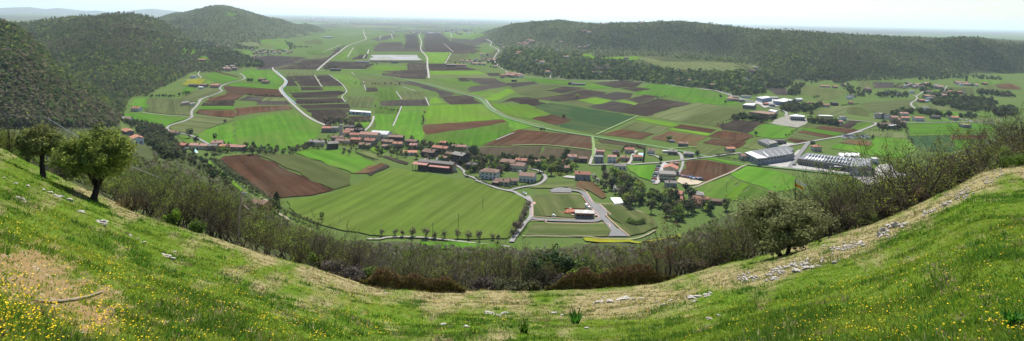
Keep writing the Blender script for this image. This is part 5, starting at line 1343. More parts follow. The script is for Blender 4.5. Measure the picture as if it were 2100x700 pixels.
# far hamlets: houses of a few pixels
def hamlet(t, pts, names, place, group, L=(9, 13)):
    for i, (x, y) in enumerate(pts):
        r = names[i % len(names)]; wl = ['cream', 'stone', 'white', 'pink'][i % 4]
        house(t, x, y, random.uniform(*L), random.uniform(8, 10), random.uniform(4.5, 7), random.choice((-15, 0, 10, 80)), 'gable', wl, r, f'tiny {wl} house with {r} roof {place}', group=group, detail=False)
hamlet('P', [(655, 240), (685, 225), (700, 240), (720, 215), (740, 245), (745, 205), (770, 230), (790, 212), (800, 245), (830, 215), (850, 238), (880, 225), (905, 240), (935, 215), (960, 212), (985, 235), (1010, 225), (640, 205), (610, 272), (640, 280), (670, 270)], ['brown', 'grey', 'pink', 'brown'], 'in the village at the foot of the long hill', 'houses of the village at the foot of the long hill')
hamlet('P', [(365, 390), (385, 378), (400, 392), (412, 402), (450, 372), (470, 395)], ['pink', 'grey', 'brown'], 'in the hamlet above the bright field', 'houses of the hamlet above the bright field')
hamlet('Q', [(1540, 490), (1570, 480), (1590, 495), (1620, 478), (1640, 492), (1665, 486), (1690, 470), (1720, 490), (1750, 478), (1790, 470), (1810, 485), (1840, 468), (1870, 480), (1900, 470), (1740, 420), (1800, 425), (1880, 545), (1930, 330), (1960, 340)], ['pink', 'grey', 'orange', 'brown'], 'in the far hamlet at the hill foot', 'houses of the far hamlet at the hill foot')
hamlet('S', [(640, 195), (655, 180), (670, 210), (680, 165), (690, 190), (700, 150), (710, 175), (720, 140), (730, 200), (740, 160), (750, 145), (765, 180), (775, 155), (790, 165), (735, 222), (610, 185), (600, 178)], ['pink', 'orange', 'brown'], 'in the village high on the wooded hill', 'houses of the village high on the wooded hill')
hamlet('S', [(450, 555), (470, 570), (485, 550), (500, 575), (515, 560), (530, 580), (545, 545), (570, 560), (590, 580), (610, 560), (640, 575), (410, 585)], ['pink', 'orange', 'red'], 'in the roadside hamlet below the wooded spur', 'houses of the roadside hamlet below the spur')
hamlet('S', [(590, 312), (612, 300), (1060, 265), (1090, 225), (1140, 345), (1165, 350), (1190, 340), (1400, 225), (1440, 210), (1330, 230), (1110, 165)], ['pink', 'orange', 'grey'], 'scattered on the wooded slope', 'houses scattered on the wooded slope')
hamlet('M', [(490, 128), (520, 118), (540, 108), (560, 130), (575, 115), (600, 125), (615, 112), (640, 108), (625, 132), (505, 100), (660, 105)], ['grey', 'pink', 'brown'], 'in the hamlet on the winding far lane', 'houses of the hamlet on the winding far lane', (8, 11))
hamlet('M', [(735, 132), (760, 135), (785, 132), (750, 120), (680, 175), (660, 215), (690, 235), (840, 190)], ['grey', 'brown', 'pink'], 'between the two far lanes', 'houses between the two far lanes', (8, 11))
hamlet('M', [(930, 100), (955, 95), (960, 110), (990, 108), (1010, 100), (1035, 110), (1080, 112), (915, 92)], ['pink', 'orange', 'grey'], 'in the hamlet beside the narrow cypress', 'houses of the hamlet beside the narrow cypress', (8, 12))
hamlet('M', [(250, 385), (290, 385), (325, 388), (270, 375)], ['dark', 'grey'], 'in the garden rows beside the crossroads', 'sheds in the garden rows beside the crossroads', (6, 9))
hamlet('L', [(85, 190), (150, 180), (100, 178)], ['pink', 'grey'], 'at the corner of the bright field', 'houses at the corner of the bright field', (8, 10))
hamlet('C', [(1000, 285), (985, 300), (960, 330), (965, 340), (730, 340), (820, 360), (690, 300), (930, 365), (340, 305), (470, 245)], ['grey', 'brown', 'pink'], 'scattered below the ridge wood', 'houses scattered below the ridge wood', (9, 14))
hamlet('C', [(375, 102), (300, 130), (315, 135), (290, 132), (530, 98)], ['orange', 'pink'], 'high on the ridge', 'houses high on the ridge', (14, 20))

# ------------------------------------------------------------------ special buildings
def roofpoly(name, label, cat, t, pts, h, wall, roof, kind='flat', ridge=0):
    """building whose roof edge is read at height h"""
    W = np.array([unproj(*tp(t, *p), h) for p in pts]); c = W.mean(0)
    o = thing(name, label, cat, (c[0], c[1], 0)); P = [(x - c[0], y - c[1]) for x, y, _ in W]
    A = sum(P[i][0] * P[(i + 1) % len(P)][1] - P[(i + 1) % len(P)][0] * P[i][1] for i in range(len(P)))
    if A < 0: P = P[::-1]
    MB().prism(P, -.3, h).build('wall', WALL[wall], o)
    k = 1.012
    MB().prism([(x * k, y * k) for x, y in P], h + .004, h + .4).build('roof', ROOF[roof], o)
    HOUSES.append((c[0], c[1], 20)); return o, P, c
def boxpart(name, mat, o, *b): return MB().box(*b).build(name, mat, o)
# white warehouse of the village
o = house('E', 890, 282, 21, 15, 6, -10, 'gable', 'white', 'white', 'white warehouse with bright white roof behind the church', name='warehouse', cat='warehouse', win=(1.6, 1.0), chim=False)
# church and bell tower
o = house('E', 745, 318, 22, 11, 8.5, -12, 'gable', 'cream', 'pink', 'church with long pinkish roof in the village middle', name='church', cat='church', win=(.9, 2.2), chim=False)
P = hit(*tp('E', 377, 268)); o = thing('bell_tower', 'slender pale bell tower rising above the village roofs', 'bell tower', tuple(P), R_(8))
tw = MB(); tw.box(-1.9, 1.9, -1.9, 1.9, -.3, 14); tw.box(-2.1, 2.1, -2.1, 2.1, 14.004, 14.5)
for sx in (-1, 1):
    for sy in (-1, 1): tw.box(sx * 1.9 if sx < 0 else 1.1, -1.1 if sx < 0 else 1.9, -1.9 if sy < 0 else 1.1, -1.1 if sy < 0 else 1.9, 14.504, 17.6)
tw.build('shaft', WALL['cream'], o)
bl = MB(); bl.tube([(0, 0, 16.9), (0, 0, 16.3), (0, 0, 15.7)], [.2, .5, .8], 10); bl.build('bell', simple('bell_bronze', (.2, .14, .06), .2, 2, .4, .5), o)
MB().add([(-2.2, -2.2, 17.604), (2.2, -2.2, 17.604), (2.2, 2.2, 17.604), (-2.2, 2.2, 17.604), (0, 0, 20.4)], [(3, 2, 1, 0), (0, 1, 4), (1, 2, 4), (2, 3, 4), (3, 0, 4)]).build('roof', ROOF['brown'], o)
# long farm barn with two red lean-to roofs
P = hit(*tp('G', 430, 400)); o = thing('farm_barn', 'long grey roofed barn with two red lean-to roofs beside the big field', 'barn', tuple(P), R_(-19))
w = MB(); w.add([(-16, -4, -.3), (18, -4, -.3), (18, 5, -.3), (-16, 5, -.3), (-16, -4, 7), (18, -4, 7), (18, 5, 7), (-16, 5, 7), (-16, .5, 8.3), (18, .5, 8.3)], [(0, 1, 5, 4), (2, 3, 7, 6), (1, 2, 6, 9, 5), (3, 0, 4, 8, 7), (4, 5, 9, 8), (6, 7, 8, 9)]); w.build('wall', WALL['brick'], o)
for s, y in ((-1, -4.5), (1, 5.5)):
    v = [(-16.5, .5, 8.35), (18.5, .5, 8.35), (18.5, y, 6.95), (-16.5, y, 6.95)]; v += [(a, b, c + .2) for a, b, c in v]
    MB().add(v, [(0, 1, 2, 3), (7, 6, 5, 4), (0, 4, 5, 1), (1, 5, 6, 2), (2, 6, 7, 3), (3, 7, 4, 0)]).build('roof', ROOF['grey'], o)
M_redsheet = simple('red_sheet_roof', (.30, .105, .08), .2, .3, .7)
for x0, x1, y0, zt in ((-19.5, -5, -9.5, 5.6), (-3.5, 16.5, -8.8, 4.8)):
    v = [(x0, -4.06, zt + .9), (x1, -4.06, zt + .9), (x1, y0, zt - .3), (x0, y0, zt - .3)]; v += [(a, b, c + .2) for a, b, c in v]
    MB().add(v, [(0, 1, 2, 3), (7, 6, 5, 4), (0, 4, 5, 1), (1, 5, 6, 2), (2, 6, 7, 3), (3, 7, 4, 0)]).build('canopy', M_redsheet, o)
    for k in range(5):
        x = x0 + .5 + (x1 - x0 - 1) * k / 4; boxpart('post', WALL['dark'], o, x - .15, x + .15, y0 + .2, y0 + .5, -.3, zt - .3)
boxpart('stable_front', WALL['dark'], o, -16, 17.5, -4.5, -4.003, -.3, 3.2)
boxpart('end_wall', WALL['ochre'], o, 18.003, 18.12, -3.9, 4.9, -.2, 6.8); boxpart('door', M_steel, o, 18.13, 18.25, -1, 3, 0, 4.4)
house('G', 480, 302, 7, 5, 2.2, -15, 'shed', 'grey', 'white', 'small shed with pale teal cover behind the long barn', name='shed', cat='shed')
bpy.data.objects[[x.name for x in COL.objects if x.get('label') == 'small shed with pale teal cover behind the long barn'][0]].children[1].data.materials[0] = simple('teal_cover', (.25, .55, .50), .1, .5)
# workshop: a red half and a grey half
o = house('I', 955, 470, 13, 13, 6, 70, 'gable', 'cream', 'red', 'workshop with red pitched roof at the scrap yard', name='workshop', cat='workshop', win=(1.8, 1.0), chim=False)
o = house('I', 915, 540, 15, 14, 6.5, -8, 'flat', 'cream', 'grey', 'broad workshop hall with flat grey roof in front of the red roofed one', name='workshop', cat='workshop', win=(1.8, 1.0), chim=False)
# factory one
o, P, c = roofpoly('factory', 'grey factory with a white roofed end and stepped back edge', 'factory', 'K', [(145, 236), (215, 218), (400, 190), (590, 160), (640, 172), (690, 195), (660, 225), (690, 240), (600, 262), (285, 305)], 6.5, 'grey', 'steel')
def polyroof(name, mat, t, pts, z, o, c, th=.25):
    W = [unproj(*tp(t, *p), z) for p in pts]; Q = [(x - c[0], y - c[1]) for x, y, _ in W]
    A = sum(Q[i][0] * Q[(i + 1) % len(Q)][1] - Q[(i + 1) % len(Q)][0] * Q[i][1] for i in range(len(Q)))
    if A < 0: Q = Q[::-1]
    return MB().prism(Q, z, z + th).build(name, mat, o)
polyroof('white_roof', ROOF['white'], 'K', [(148, 234), (218, 219), (398, 292), (288, 301)], 6.95, o, c)
def facade(o, c, t, a, b, n, z0, z1, h, name, mat, fill=.6, out=.12):
    """a row of openings along the roof edge a-b seen at height h"""
    A = unproj(*tp(t, *a), h)[:2] - c[:2]; B = unproj(*tp(t, *b), h)[:2] - c[:2]; d = (B - A); L = np.hypot(*d); d /= L; nn = np.array([d[1], -d[0]])
    if nn @ (-c[:2] - A) < 0: nn = -nn
    for i in range(n):
        m = A + d * L * (i + .5) / n; w = L / n * fill / 2
        MB().prism([tuple(m - d * w - nn * .3), tuple(m + d * w - nn * .3), tuple(m + d * w + nn * out), tuple(m - d * w + nn * out)][::1], z0, z1).build(name, mat, o)
facade(o, c, 'K', (285, 305), (600, 262), 7, .05, 4.2, 6.5, 'loading_door', WALL['blue'], .45); facade(o, c, 'K', (285, 305), (600, 262), 9, 4.7, 5.8, 6.5, 'window', M_pane, .7); facade(o, c, 'K', (145, 236), (285, 305), 4, 2.5, 4.2, 6.5, 'window', M_pane, .5)
for k in range(5):
    x0, x1 = 285 + k * 62, 300 + k * 62; polyroof('skylight', ROOF['white'] if k == 0 else simple('skylight_sheet', (.24, .245, .25), .15, 1, .8, .1), 'K', [(x0 + 60, 222 - k * 9), (x1 + 54, 220 - k * 9), (x1 + 118, 275 - k * 7), (x0 + 115, 277 - k * 7)], 6.96 + .003 * k, o, c, .12)
# factory two with saw tooth skylights
o, P, c = roofpoly('factory', 'long factory with saw tooth skylights along its grey roof', 'factory', 'K', [(730, 302), (840, 238), (1100, 268), (1345, 292), (1310, 385), (1140, 358), (930, 332)], 6.0, 'stone', 'steel')
M_sky = simple('skylight_glass', (.30, .32, .335), .15, 1, .7, .2)
def between(a, b, f): return (a[0] + (b[0] - a[0]) * f, a[1] + (b[1] - a[1]) * f)
for row, (l0, l1, r0, r1) in enumerate((((850, 252), (832, 272), (1330, 300), (1322, 325)), ((822, 280), (800, 304), (1318, 335), (1308, 362)))):
    n = 14
    for i in range(n):
        f0 = (i + .12) / n; f1 = (i + .88) / n
        q = [between(l0, r0, f0), between(l0, r0, f1), between(l1, r1, f1), between(l1, r1, f0)]
        W = [unproj(*tp('K', *p), 6.6) for p in q]; W = [(x - c[0], y - c[1]) for x, y, _ in W]
        w = MB(); b = [(*W[0], 6.45), (*W[1], 6.45), (*W[2], 6.45), (*W[3], 6.45), (*W[0], 6.65), (*W[1], 8.0), (*W[2], 8.0), (*W[3], 6.65)]
        w.add(b, [(3, 2, 1, 0), (4, 5, 6, 7), (0, 1, 5, 4), (1, 2, 6, 5), (2, 3, 7, 6), (3, 0, 4, 7)])
        w.build('skylight', M_white if (row == 1 and i < 6) else M_sky, o)
facade(o, c, 'K', (930, 332), (1140, 358), 9, 1.2, 3.6, 6.0, 'window', M_pane, .4); facade(o, c, 'K', (730, 302), (930, 332), 8, 1.2, 3.6, 6.0, 'window', M_pane, .4)
o2, P2, c2 = roofpoly('factory', 'tall factory hall with pale ribbed roof at the end of the saw tooth factory', 'factory', 'K', [(1340, 292), (1550, 306), (1545, 392), (1312, 392)], 8.0, 'grey', 'steel')
for i in range(13):
    f = (i + .2) / 13; g = (i + .62) / 13
    polyroof('roof_rib', M_sky, 'K', [between((1342, 294), (1548, 308), f), between((1342, 294), (1548, 308), g), between((1316, 390), (1543, 390), g), between((1316, 390), (1543, 390), f)], 8.41, o2, c2, .7)
facade(o2, c2, 'K', (1312, 392), (1545, 392), 5, .05, 4.5, 8.0, 'loading_door', M_steel, .5)
o, P, c = roofpoly('loading_canopy', 'white loading canopy on the front of the saw tooth factory', 'canopy', 'K', [(1135, 368), (1310, 382), (1310, 402), (1135, 388)], 4.2, 'dark', 'white')
for i, x in enumerate((1175, 1250, 1315, 1385)):
    lb = ['first white tank shed behind the factory, farthest left', 'second white shed from the left behind the factory', 'third white shed from the left behind the factory', 'narrow white shed at the right end of the row behind the factory'][i]
    roofpoly('storage_shed', lb, 'shed', 'K', [(x, 262), (x + 14, 236), (x + (72 if i < 3 else 30), 244), (x + (64 if i < 3 else 26), 284)], 4, 'grey', 'white')
o, P, c = roofpoly('depot', 'flat roofed depot with grey roof in the grass above the factory', 'depot', 'K', [(290, 98), (400, 82), (510, 124), (412, 152)], 4.5, 'cream', 'steel'); facade(o, c, 'K', (290, 98), (412, 152), 5, .1, 2.8, 4.5, 'door', M_pane, .5); facade(o, c, 'K', (412, 152), (510, 124), 5, 1, 2.6, 4.5, 'window', M_pane, .6)
o, P, c = roofpoly('office_annex', 'lower grey annex with a pale roof joined to the depot', 'annex', 'K', [(395, 112), (470, 100), (512, 122), (430, 140)], 5.4, 'grey', 'grey')
# warehouses of the industrial estate
o, P, c = roofpoly('warehouse', 'blue walled warehouse with white roof beneath the brown slope', 'warehouse', 'L', [(355, 150), (460, 138), (515, 150), (415, 166)], 7, 'blue', 'white'); facade(o, c, 'L', (355, 150), (415, 166), 3, .1, 4, 7, 'loading_door', M_white, .6)
o, P, c = roofpoly('warehouse', 'largest white roofed warehouse of the industrial estate', 'warehouse', 'L', [(528, 186), (640, 160), (735, 178), (640, 198)], 7, 'blue', 'white'); facade(o, c, 'L', (640, 198), (735, 178), 5, .1, 4, 7, 'loading_door', M_white, .5)
o, P, c = roofpoly('warehouse', 'white roofed hall beside the valley road bend', 'warehouse', 'L', [(215, 228), (255, 210), (352, 214), (330, 236)], 6, 'stone', 'white'); facade(o, c, 'L', (215, 228), (330, 236), 5, 1, 3, 6, 'window', M_pane, .5)
o, P, c = roofpoly('warehouse', 'long brown roofed barn in the industrial estate', 'warehouse', 'L', [(282, 300), (400, 290), (560, 308), (520, 330)], 6, 'brick', 'brown'); facade(o, c, 'L', (282, 300), (520, 330), 9, .5, 3.4, 6, 'window', M_pane, .6)
o, P, c = roofpoly('warehouse', 'narrow white roofed hall behind the long brown barn', 'warehouse', 'L', [(478, 284), (510, 274), (578, 288), (545, 302)], 6, 'cream', 'white')
o, P, c = roofpoly('warehouse', 'flat grey depot beside the quarry yard', 'warehouse', 'L', [(705, 335), (760, 325), (852, 340), (850, 352), (705, 345)], 6, 'grey', 'white'); facade(o, c, 'L', (705, 345), (850, 352), 7, .5, 3.2, 6, 'window', M_pane, .6)
o, P, c = roofpoly('farm_shed', 'long sheds with pale roofs on the dark plot', 'shed', 'B', [(385, 452), (470, 458), (472, 464), (386, 458)], 4, 'white', 'white')
o, P, c = roofpoly('farm_shed', 'long low barn with pale roof and pink wall beside the road', 'shed', 'N', [(800, 52), (885, 45), (890, 56), (795, 72)], 4, 'pink', 'grey')
o, P, c = roofpoly('farm_shed', 'open low barn right of the pink walled barn', 'shed', 'N', [(890, 66), (950, 58), (955, 66), (895, 78)], 3.5, 'cream', 'grey')
# pools, tarpaulin
def sheet(name, label, cat, t, pts, mat, rim=None, h=.35):
    W = hits([tp(t, *p)[0] for p in pts], [tp(t, *p)[1] for p in pts]); c = W.mean(0); P = [(x - c[0], y - c[1]) for x, y, _ in W]
    A = sum(P[i][0] * P[(i + 1) % len(P)][1] - P[(i + 1) % len(P)][0] * P[i][1] for i in range(len(P)))
    if A < 0: P = P[::-1]
    o = thing(name, label, cat, (c[0], c[1], float(ground(c[0], c[1]))))
    if rim: MB().prism([(x * 1.2, y * 1.2) for x, y in P], -.2, .75).build('rim', rim, o); MB().prism(P, .754, .80).build('water', mat, o)
    else: MB().prism(P, .2, .75 + h).build('sheet', mat, o)
    return o
M_pool = simple('pool_water', (.30, .62, .72), .1, .5, .1, .5)
sheet('swimming_pool', 'pale blue pool beside the long low house at the slope foot', 'pool', 'N', [(912, 592), (942, 590), (982, 636), (955, 640)], M_pool, M_white)
sheet('swimming_pool', 'pale blue pool behind the orange roofed bungalow', 'pool', 'I', [(598, 248), (645, 248), (640, 275), (592, 275)], M_pool, M_white)
sheet('white_tarpaulin', 'white rectangular tarpaulin on the grass beside the stream wood', 'tarpaulin', 'T', [(1032, 208), (1140, 206), (1182, 266), (1078, 272)], simple('white_tarp', (.80, .79, .75), .06, .2))
# unfinished house on the building lot
P = hit(*tp('T', 745, 405)); o = thing('unfinished_house', 'unfinished house with grey slab roof on the building lot', 'building site', tuple(P), R_(-3))
boxpart('foundation', WALL['grey'], o, -6.5, 6.5, -4.5, 4.5, -.2, .8); boxpart('slab', simple('raw_concrete', (.36, .34, .31), .25, .6), o, -6.8, 6.8, -4.6, 4.8, 3.3, 3.7); boxpart('wall', WALL['brick'], o, -6, 6, -1, 4.2, .81, 3.29)
for x in (-6, -3, 0, 3, 6): boxpart('pillar', WALL['grey'], o, x - .25, x + .25, -4.3, -3.8, .81, 3.29)
boxpart('parapet', WALL['brick'], o, -6.6, 6.6, -4.75, -4.61, 2.6, 3.9)
MB().add([(-1, -3, 3.71), (1.2, -3, 3.71), (3, 3.5, 3.71), (.8, 3.5, 3.71), (-1, -3, 3.9), (1.2, -3, 3.9), (3, 3.5, 3.9), (.8, 3.5, 3.9)], [(3, 2, 1, 0), (4, 5, 6, 7), (0, 1, 5, 4), (1, 2, 6, 5), (2, 3, 7, 6), (3, 0, 4, 7)]).build('white_boards', M_white, o)
P0 = P
def lump(name, label, cat, loc, r, mat, seed, sub=3, amp=.35, parent=None, grp=None):
    bm = bmesh.new(); bmesh.ops.create_icosphere(bm, subdivisions=sub, radius=1)
    rs = np.random.default_rng(seed); ph = rs.uniform(0, 6, 9)
    for v in bm.verts:
        n = v.co.normalized(); k = 1 + amp * (.5 * math.sin(3 * n.x + ph[0] + 2 * n.y) + .35 * math.sin(5 * n.y + ph[1] + 3 * n.z) + .25 * math.sin(9 * n.z + ph[2] + 5 * n.x) + .2 * math.sin(13 * n.x + ph[3] - 7 * n.y))
        v.co = Vector((n.x * r[0], n.y * r[1], n.z * r[2])) * k
    me = bpy.data.meshes.new(name); bm.to_mesh(me); bm.free(); me.materials.append(mat)
    o = bpy.data.objects.new(name, me); COL.objects.link(o); o.location = loc
    if label: tag(o, label, cat, grp)
    return o
M_red = simple('red_earth', (.32, .10, .045), .35, .8)
lump('earth_mound', 'rust red earth mound behind the unfinished house', 'mound', (P0[0] - 8.5, P0[1] + 8, .3), (7, 5, 1.8), M_red, 3)
for i, (x, y, hh, lb) in enumerate(((768, 305, 3, 'tall white tank at the back of the building site'), (800, 322, 2.2, 'shorter white tank beside the tall one at the building site'), (645, 365, 1.4, 'white pallet pile left of the unfinished house'), (850, 385, 1.6, 'white block pile at the right edge of the building site'), (590, 335, 1.8, 'white post box at the far left of the building site'), (408, 405, 1.8, 'white transformer box on the grass left of the building site'), (620, 395, 1.2, 'pale brick pile in front of the unfinished house on its left'), (875, 400, 1.2, 'pale rubble heap at the paving corner of the building site'))):
    P = hit(*tp('T', x, y)); o = thing('tank' if i < 2 else 'material_pile' if i not in (4, 5) else 'service_box', lb, 'tank' if i < 2 else 'pile', tuple(P), rng.uniform(-.4, .4))
    if i < 2: MB().tube([(0, 0, 0), (0, 0, hh)], 1.2, 14).build('drum', M_white, o); MB().tube([(0, 0, hh + .002), (0, 0, hh + .3)], [1.25, .4], 14).build('lid', M_steel, o)
    else: MB().box(-1.1, 1.1, -.8, .8, 0, hh * .55).box(-.9, .7, -.7, .7, hh * .552, hh).build('stack', M_white if i in (2, 3, 5) else simple('pale_blocks', (.55, .45, .38), .3, 1), o); MB().box(-1.2, 1.2, -.9, .9, -.12, -.002).build('pallet', M_doorw, o)
fence = MB(); 
for i in range(11): fence.box(-11 + i * 1.6, -11 + i * 1.6 + .1, 0, .1, 0, 1.5)
fence.box(-11, 5.1, .11, .14, .2, 1.3); P = hit(*tp('T', 690, 330)); o = fence.build('safety_fence', simple('orange_net', (.70, .13, .03), .2, .5)); o.location = tuple(P); tag(o, 'orange safety fence behind the unfinished house', 'fence')
# ------------------------------------------------------------------ cars
def car_mesh(col):
    o = thing('parked_car', 'x', 'car', (0, 0, 0)); b = MB()
    prof_ = [(-2.1, .35), (2.1, .35), (2.1, .75), (1.95, .95), (.9, 1.0), (-1.95, 1.02), (-2.1, .8)]
    n = len(prof_); vs = [(x, s * .85, z) for s in (-1, 1) for x, z in prof_]
    b.add(vs, [tuple(range(n)), tuple(range(n, 2 * n))[::-1]] + [(i, n + i, n + (i + 1) % n, (i + 1) % n) for i in range(n)])
    b.build('body', col, o)
    g = MB(); cp = [(.95, 1.003), (.3, 1.42), (-1.2, 1.45), (-1.9, 1.023)]; n = 4; vs = [(x, s * (.78 if z < 1.2 else .62), z) for s in (-1, 1) for x, z in cp]
    g.add(vs, [(0, 1, 2, 3), (7, 6, 5, 4)] + [(i, n + i, n + (i + 1) % n, (i + 1) % n) for i in range(n)]); g.build('windows', M_pane, o)
    MB().box(-1.15, .25, -.6, .6, 1.453, 1.48).build('roof', col, o)
    for x in (-1.3, 1.3):
        for s in (-1, 1): MB().tube([(x, s * .70, .32), (x, s * .88, .32)], .32, 10).build('wheel', simple('tyre', (.03, .03, .03), .2, 3), o)
    return o
CARC = {'white': simple('car_white', (.75, .75, .75), .05, 1, .25, .5), 'silver': simple('car_silver', (.42, .43, .45), .05, 1, .25, .5, metal=.5), 'dark': simple('car_dark', (.05, .055, .07), .1, 1, .25, .5), 'red': simple('car_red', (.45, .04, .03), .1, 1, .25, .5), 'blue': simple('car_blue', (.06, .13, .32), .1, 1, .25, .5)}
CARS = {k: car_mesh(m) for k, m in CARC.items()}
def park(k, t, x, y, rz, label, group=None):
    P = hit(*tp(t, x, y)); return dup(CARS[k], (P[0], P[1], P[2] + .85), rz, 1, label, group)
park('white', 'H', 512, 542, R_(-42), 'small white car driving on the lane towards the lots')
cs = list(CARC)
for i in range(34):
    r = i % 3; k = cs[[0, 1, 0, 2, 1, 3, 0, 4, 1][int(rng.integers(9))]]
    park(k, 'K', 1240 + (i // 3) * 26 + rng.uniform(-3, 3), 88 - r * 17 - (i // 3) * .3 + rng.uniform(-2, 2) + (i // 3) * .2, rng.uniform(-.3, .3), f'{k} vehicle parked inside the dark hedged car yard', 'vehicles in the hedged yard')
for i in range(16): k = cs[[0, 3, 1, 2][i % 4]]; park(k, 'I', 745 + (i % 8) * 8 + (i // 8) * 14, 565 - (i % 8) * 24 , rng.uniform(0, 3), f'{k} car on the row along the white workshop yard', 'cars along the workshop yard')
for i in range(26): k = cs[[0, 3, 1, 2, 4][int(rng.integers(5))]]; park(k, 'I', 1045 + i * 9.5 + rng.uniform(-4, 4), 505 + i * 1.5 + rng.uniform(-9, 9), rng.uniform(0, 3), f'{k} wrecked car in the scrap row behind the sandy yard', 'wrecks in the scrap row')
for i in range(9): k = cs[[0, 2, 1][i % 3]]; park(k, 'G', 795 + (i % 5) * 16, 152 + (i // 5) * 14, rng.uniform(0, 3), f'{k} car on the little car park beside the pink roofed building', 'cars on the village car park')
for i in range(10): k = cs[i % 2]; park(k, 'L', 745 + i * 14, 243 + rng.uniform(-3, 3), 1.57, f'{k} van in the row below the red roofed villa', 'vans in the row by the villa')
for i in range(7): k = cs[[0, 3, 1, 2][i % 4]]; park(k, 'L', 700 + i * 14, 372 + i * 1.5, .3, f'{k} car in front of the flat grey depot', 'cars at the grey depot')
for i, (t, x, y, k, lb) in enumerate((('K', 695, 380, 'dark', 'dark car at the factory corner'), ('G', 680, 430, 'dark', 'dark car beside the orange end of the barn'), ('H', 465, 300, 'white', 'white car in the drive of the white villa'), ('E', 1150, 400, 'white', 'white car beside the orange roofed house'), ('N', 850, 600, 'white', 'white car in front of the house by the grove'), ('I', 885, 435, 'blue', 'blue car at the workshop'), ('W', 310, 432, 'silver', 'silver car on the drive of the orange walled house'))):
    park(k, t, x, y, rng.uniform(0, 3), lb)
for c in CARS.values():
    for q in list(c.children): bpy.data.objects.remove(q)
    bpy.data.objects.remove(c)
P = hit(*tp('K', 1170, 428)); o = thing('bus', 'dark blue coach parked on the road in front of the factory', 'bus', (P[0], P[1], P[2] + .7), R_(-3))
boxpart('body', CARC['blue'], o, -8, 8, -1.25, 1.25, .4, 3); boxpart('windows', M_pane, o, -7.8, 7.8, -1.28, 1.28, 1.5, 2.5); boxpart('roof', CARC['silver'], o, -7.9, 7.9, -1.2, 1.2, 3.003, 3.15)
for x in (-5.5, 5.5):
    for s in (-1.1, .85): MB().tube([(x, s, .45), (x, s + .3, .45)], .45, 10).build('wheel', simple('tyre', (.03, .03, .03), .2, 3), o)
# hedges
def hedge(t, pts, w, h, label, col=DRK):
    q = [tp(t, *p) for p in pts]; W = hits([a for a, b in q], [b for a, b in q]); L = np.hypot(*np.diff(W[:, :2], axis=0).T); n = int(L.sum() * 9); s = np.concatenate([[0], np.cumsum(L)])
    a = rng.random(n) * s[-1]; x = np.interp(a, s, W[:, 0]) + rng.uniform(-w, w, n) / 2; y = np.interp(a, s, W[:, 1]) + rng.uniform(-w, w, n) / 2
    z = ground(x, y) + h * np.sqrt(rng.random(n)); V, Fq = cards(np.stack([x, y, z], -1), .42)
    tag(mk('hedge', V, Fq, M_ever, np.repeat(np.array(col)[rng.integers(0, 3, n)], 4, 0)), label, 'hedge')
hedge('K', [(1195, 55), (1300, 62), (1450, 75), (1555, 92), (1568, 60)], 2, 3, 'clipped dark hedge around the car yard')
hedge('J', [(565, 225), (640, 218), (730, 205)], 2, 3, 'dark hedge along the road by the orange roofed house'); hedge('J', [(565, 232), (700, 258), (825, 280)], 3, 3, 'long dark hedge in front of the factory garden')
hedge('I', [(350, 355), (385, 312)], 1.5, 2, 'dark red hedge left of the bungalow', [(.16, .02, .015), (.2, .03, .02), (.12, .02, .015)]); hedge('I', [(455, 345), (490, 312)], 1.5, 2, 'dark red hedge right of the bungalow', [(.16, .02, .015), (.2, .03, .02), (.12, .02, .015)])
hedge('I', [(395, 245), (455, 165), (560, 170), (660, 205), (640, 350)], 1.6, 2.2, 'dark green hedge around the gardens of the new houses')
hedge('L', [(840, 235), (900, 250), (970, 245)], 4, 4, 'clipped hedge in front of the red roofed villa'); hedge('L', [(940, 165), (1000, 148)], 5, 4, 'dark hedge beside the vineyard corner'); hedge('M', [(-60, 282), (90, 268)], 4, 3, 'dark hedge along the olive coloured field')
hedge('G', [(900, 495), (950, 535), (1050, 580), (1150, 605)], 1.5, 1.6, 'garden hedge along the lane by the white villa'); hedge('H', [(195, 455), (330, 468), (480, 450), (620, 425), (690, 395), (715, 350)], 1.8, 1.8, 'dark hedge inside the ring road'); hedge('E', [(570, 480), (690, 530), (830, 575)], 2, 2, 'dark hedge along the bright field edge', GBR)
hedge('E', [(0, 430), (60, 440), (130, 430)], 5, 3.5, 'thick green hedge below the grey house', GRN); hedge('E', [(315, 370), (440, 372), (560, 378)], 2.5, 1.6, 'strip of yellow flowering bushes below the tan roofed house', [(.42, .36, .02), (.36, .32, .02), (.3, .3, .03)]); hedge('H', [(840, 318), (960, 330)], 4, 2.5, 'yellow flowering bushes beside the ring road', [(.42, .36, .02), (.36, .32, .02), (.2, .25, .03)])
hedge('W', [(120, 165), (240, 260), (380, 360), (520, 470), (600, 560)], 2.5, 1.8, 'overgrown hedge along the edge of the red brown field', GBR)
# utility poles
def pole(u, v, h, label, group=None):
    P = hit(u, v); o = thing('utility_pole', label, 'pole', tuple(P), .2, group); MB().tube([(0, 0, -.3), (0, 0, h)], [.16, .11], 7).build('post', M_bark, o); MB().box(-.9, .9, -.06, .06, h - .7, h - .55).build('crossarm', M_bark, o)
    for x in (-.8, 0, .8): MB().tube([(x, 0, h - .548), (x, 0, h - .35)], .06, 6).build('insulator', M_white, o)
    return P
for u, v, lb in ((940, 467, 'wooden utility pole in the striped field, nearer one'), (990, 430, 'wooden utility pole in the striped field near the road'), (887, 487, 'wooden utility pole where the striped field ends'), (1093, 318 + 2, 'utility pole on the brown field'), (1490, 395, 'utility pole in the green field beside the scrap yard'), (1417, 372, 'utility pole at the scrap yard'), (769, 262, 'steel mast beside the gravel bend')):
    pole(u, v, 9, lb)
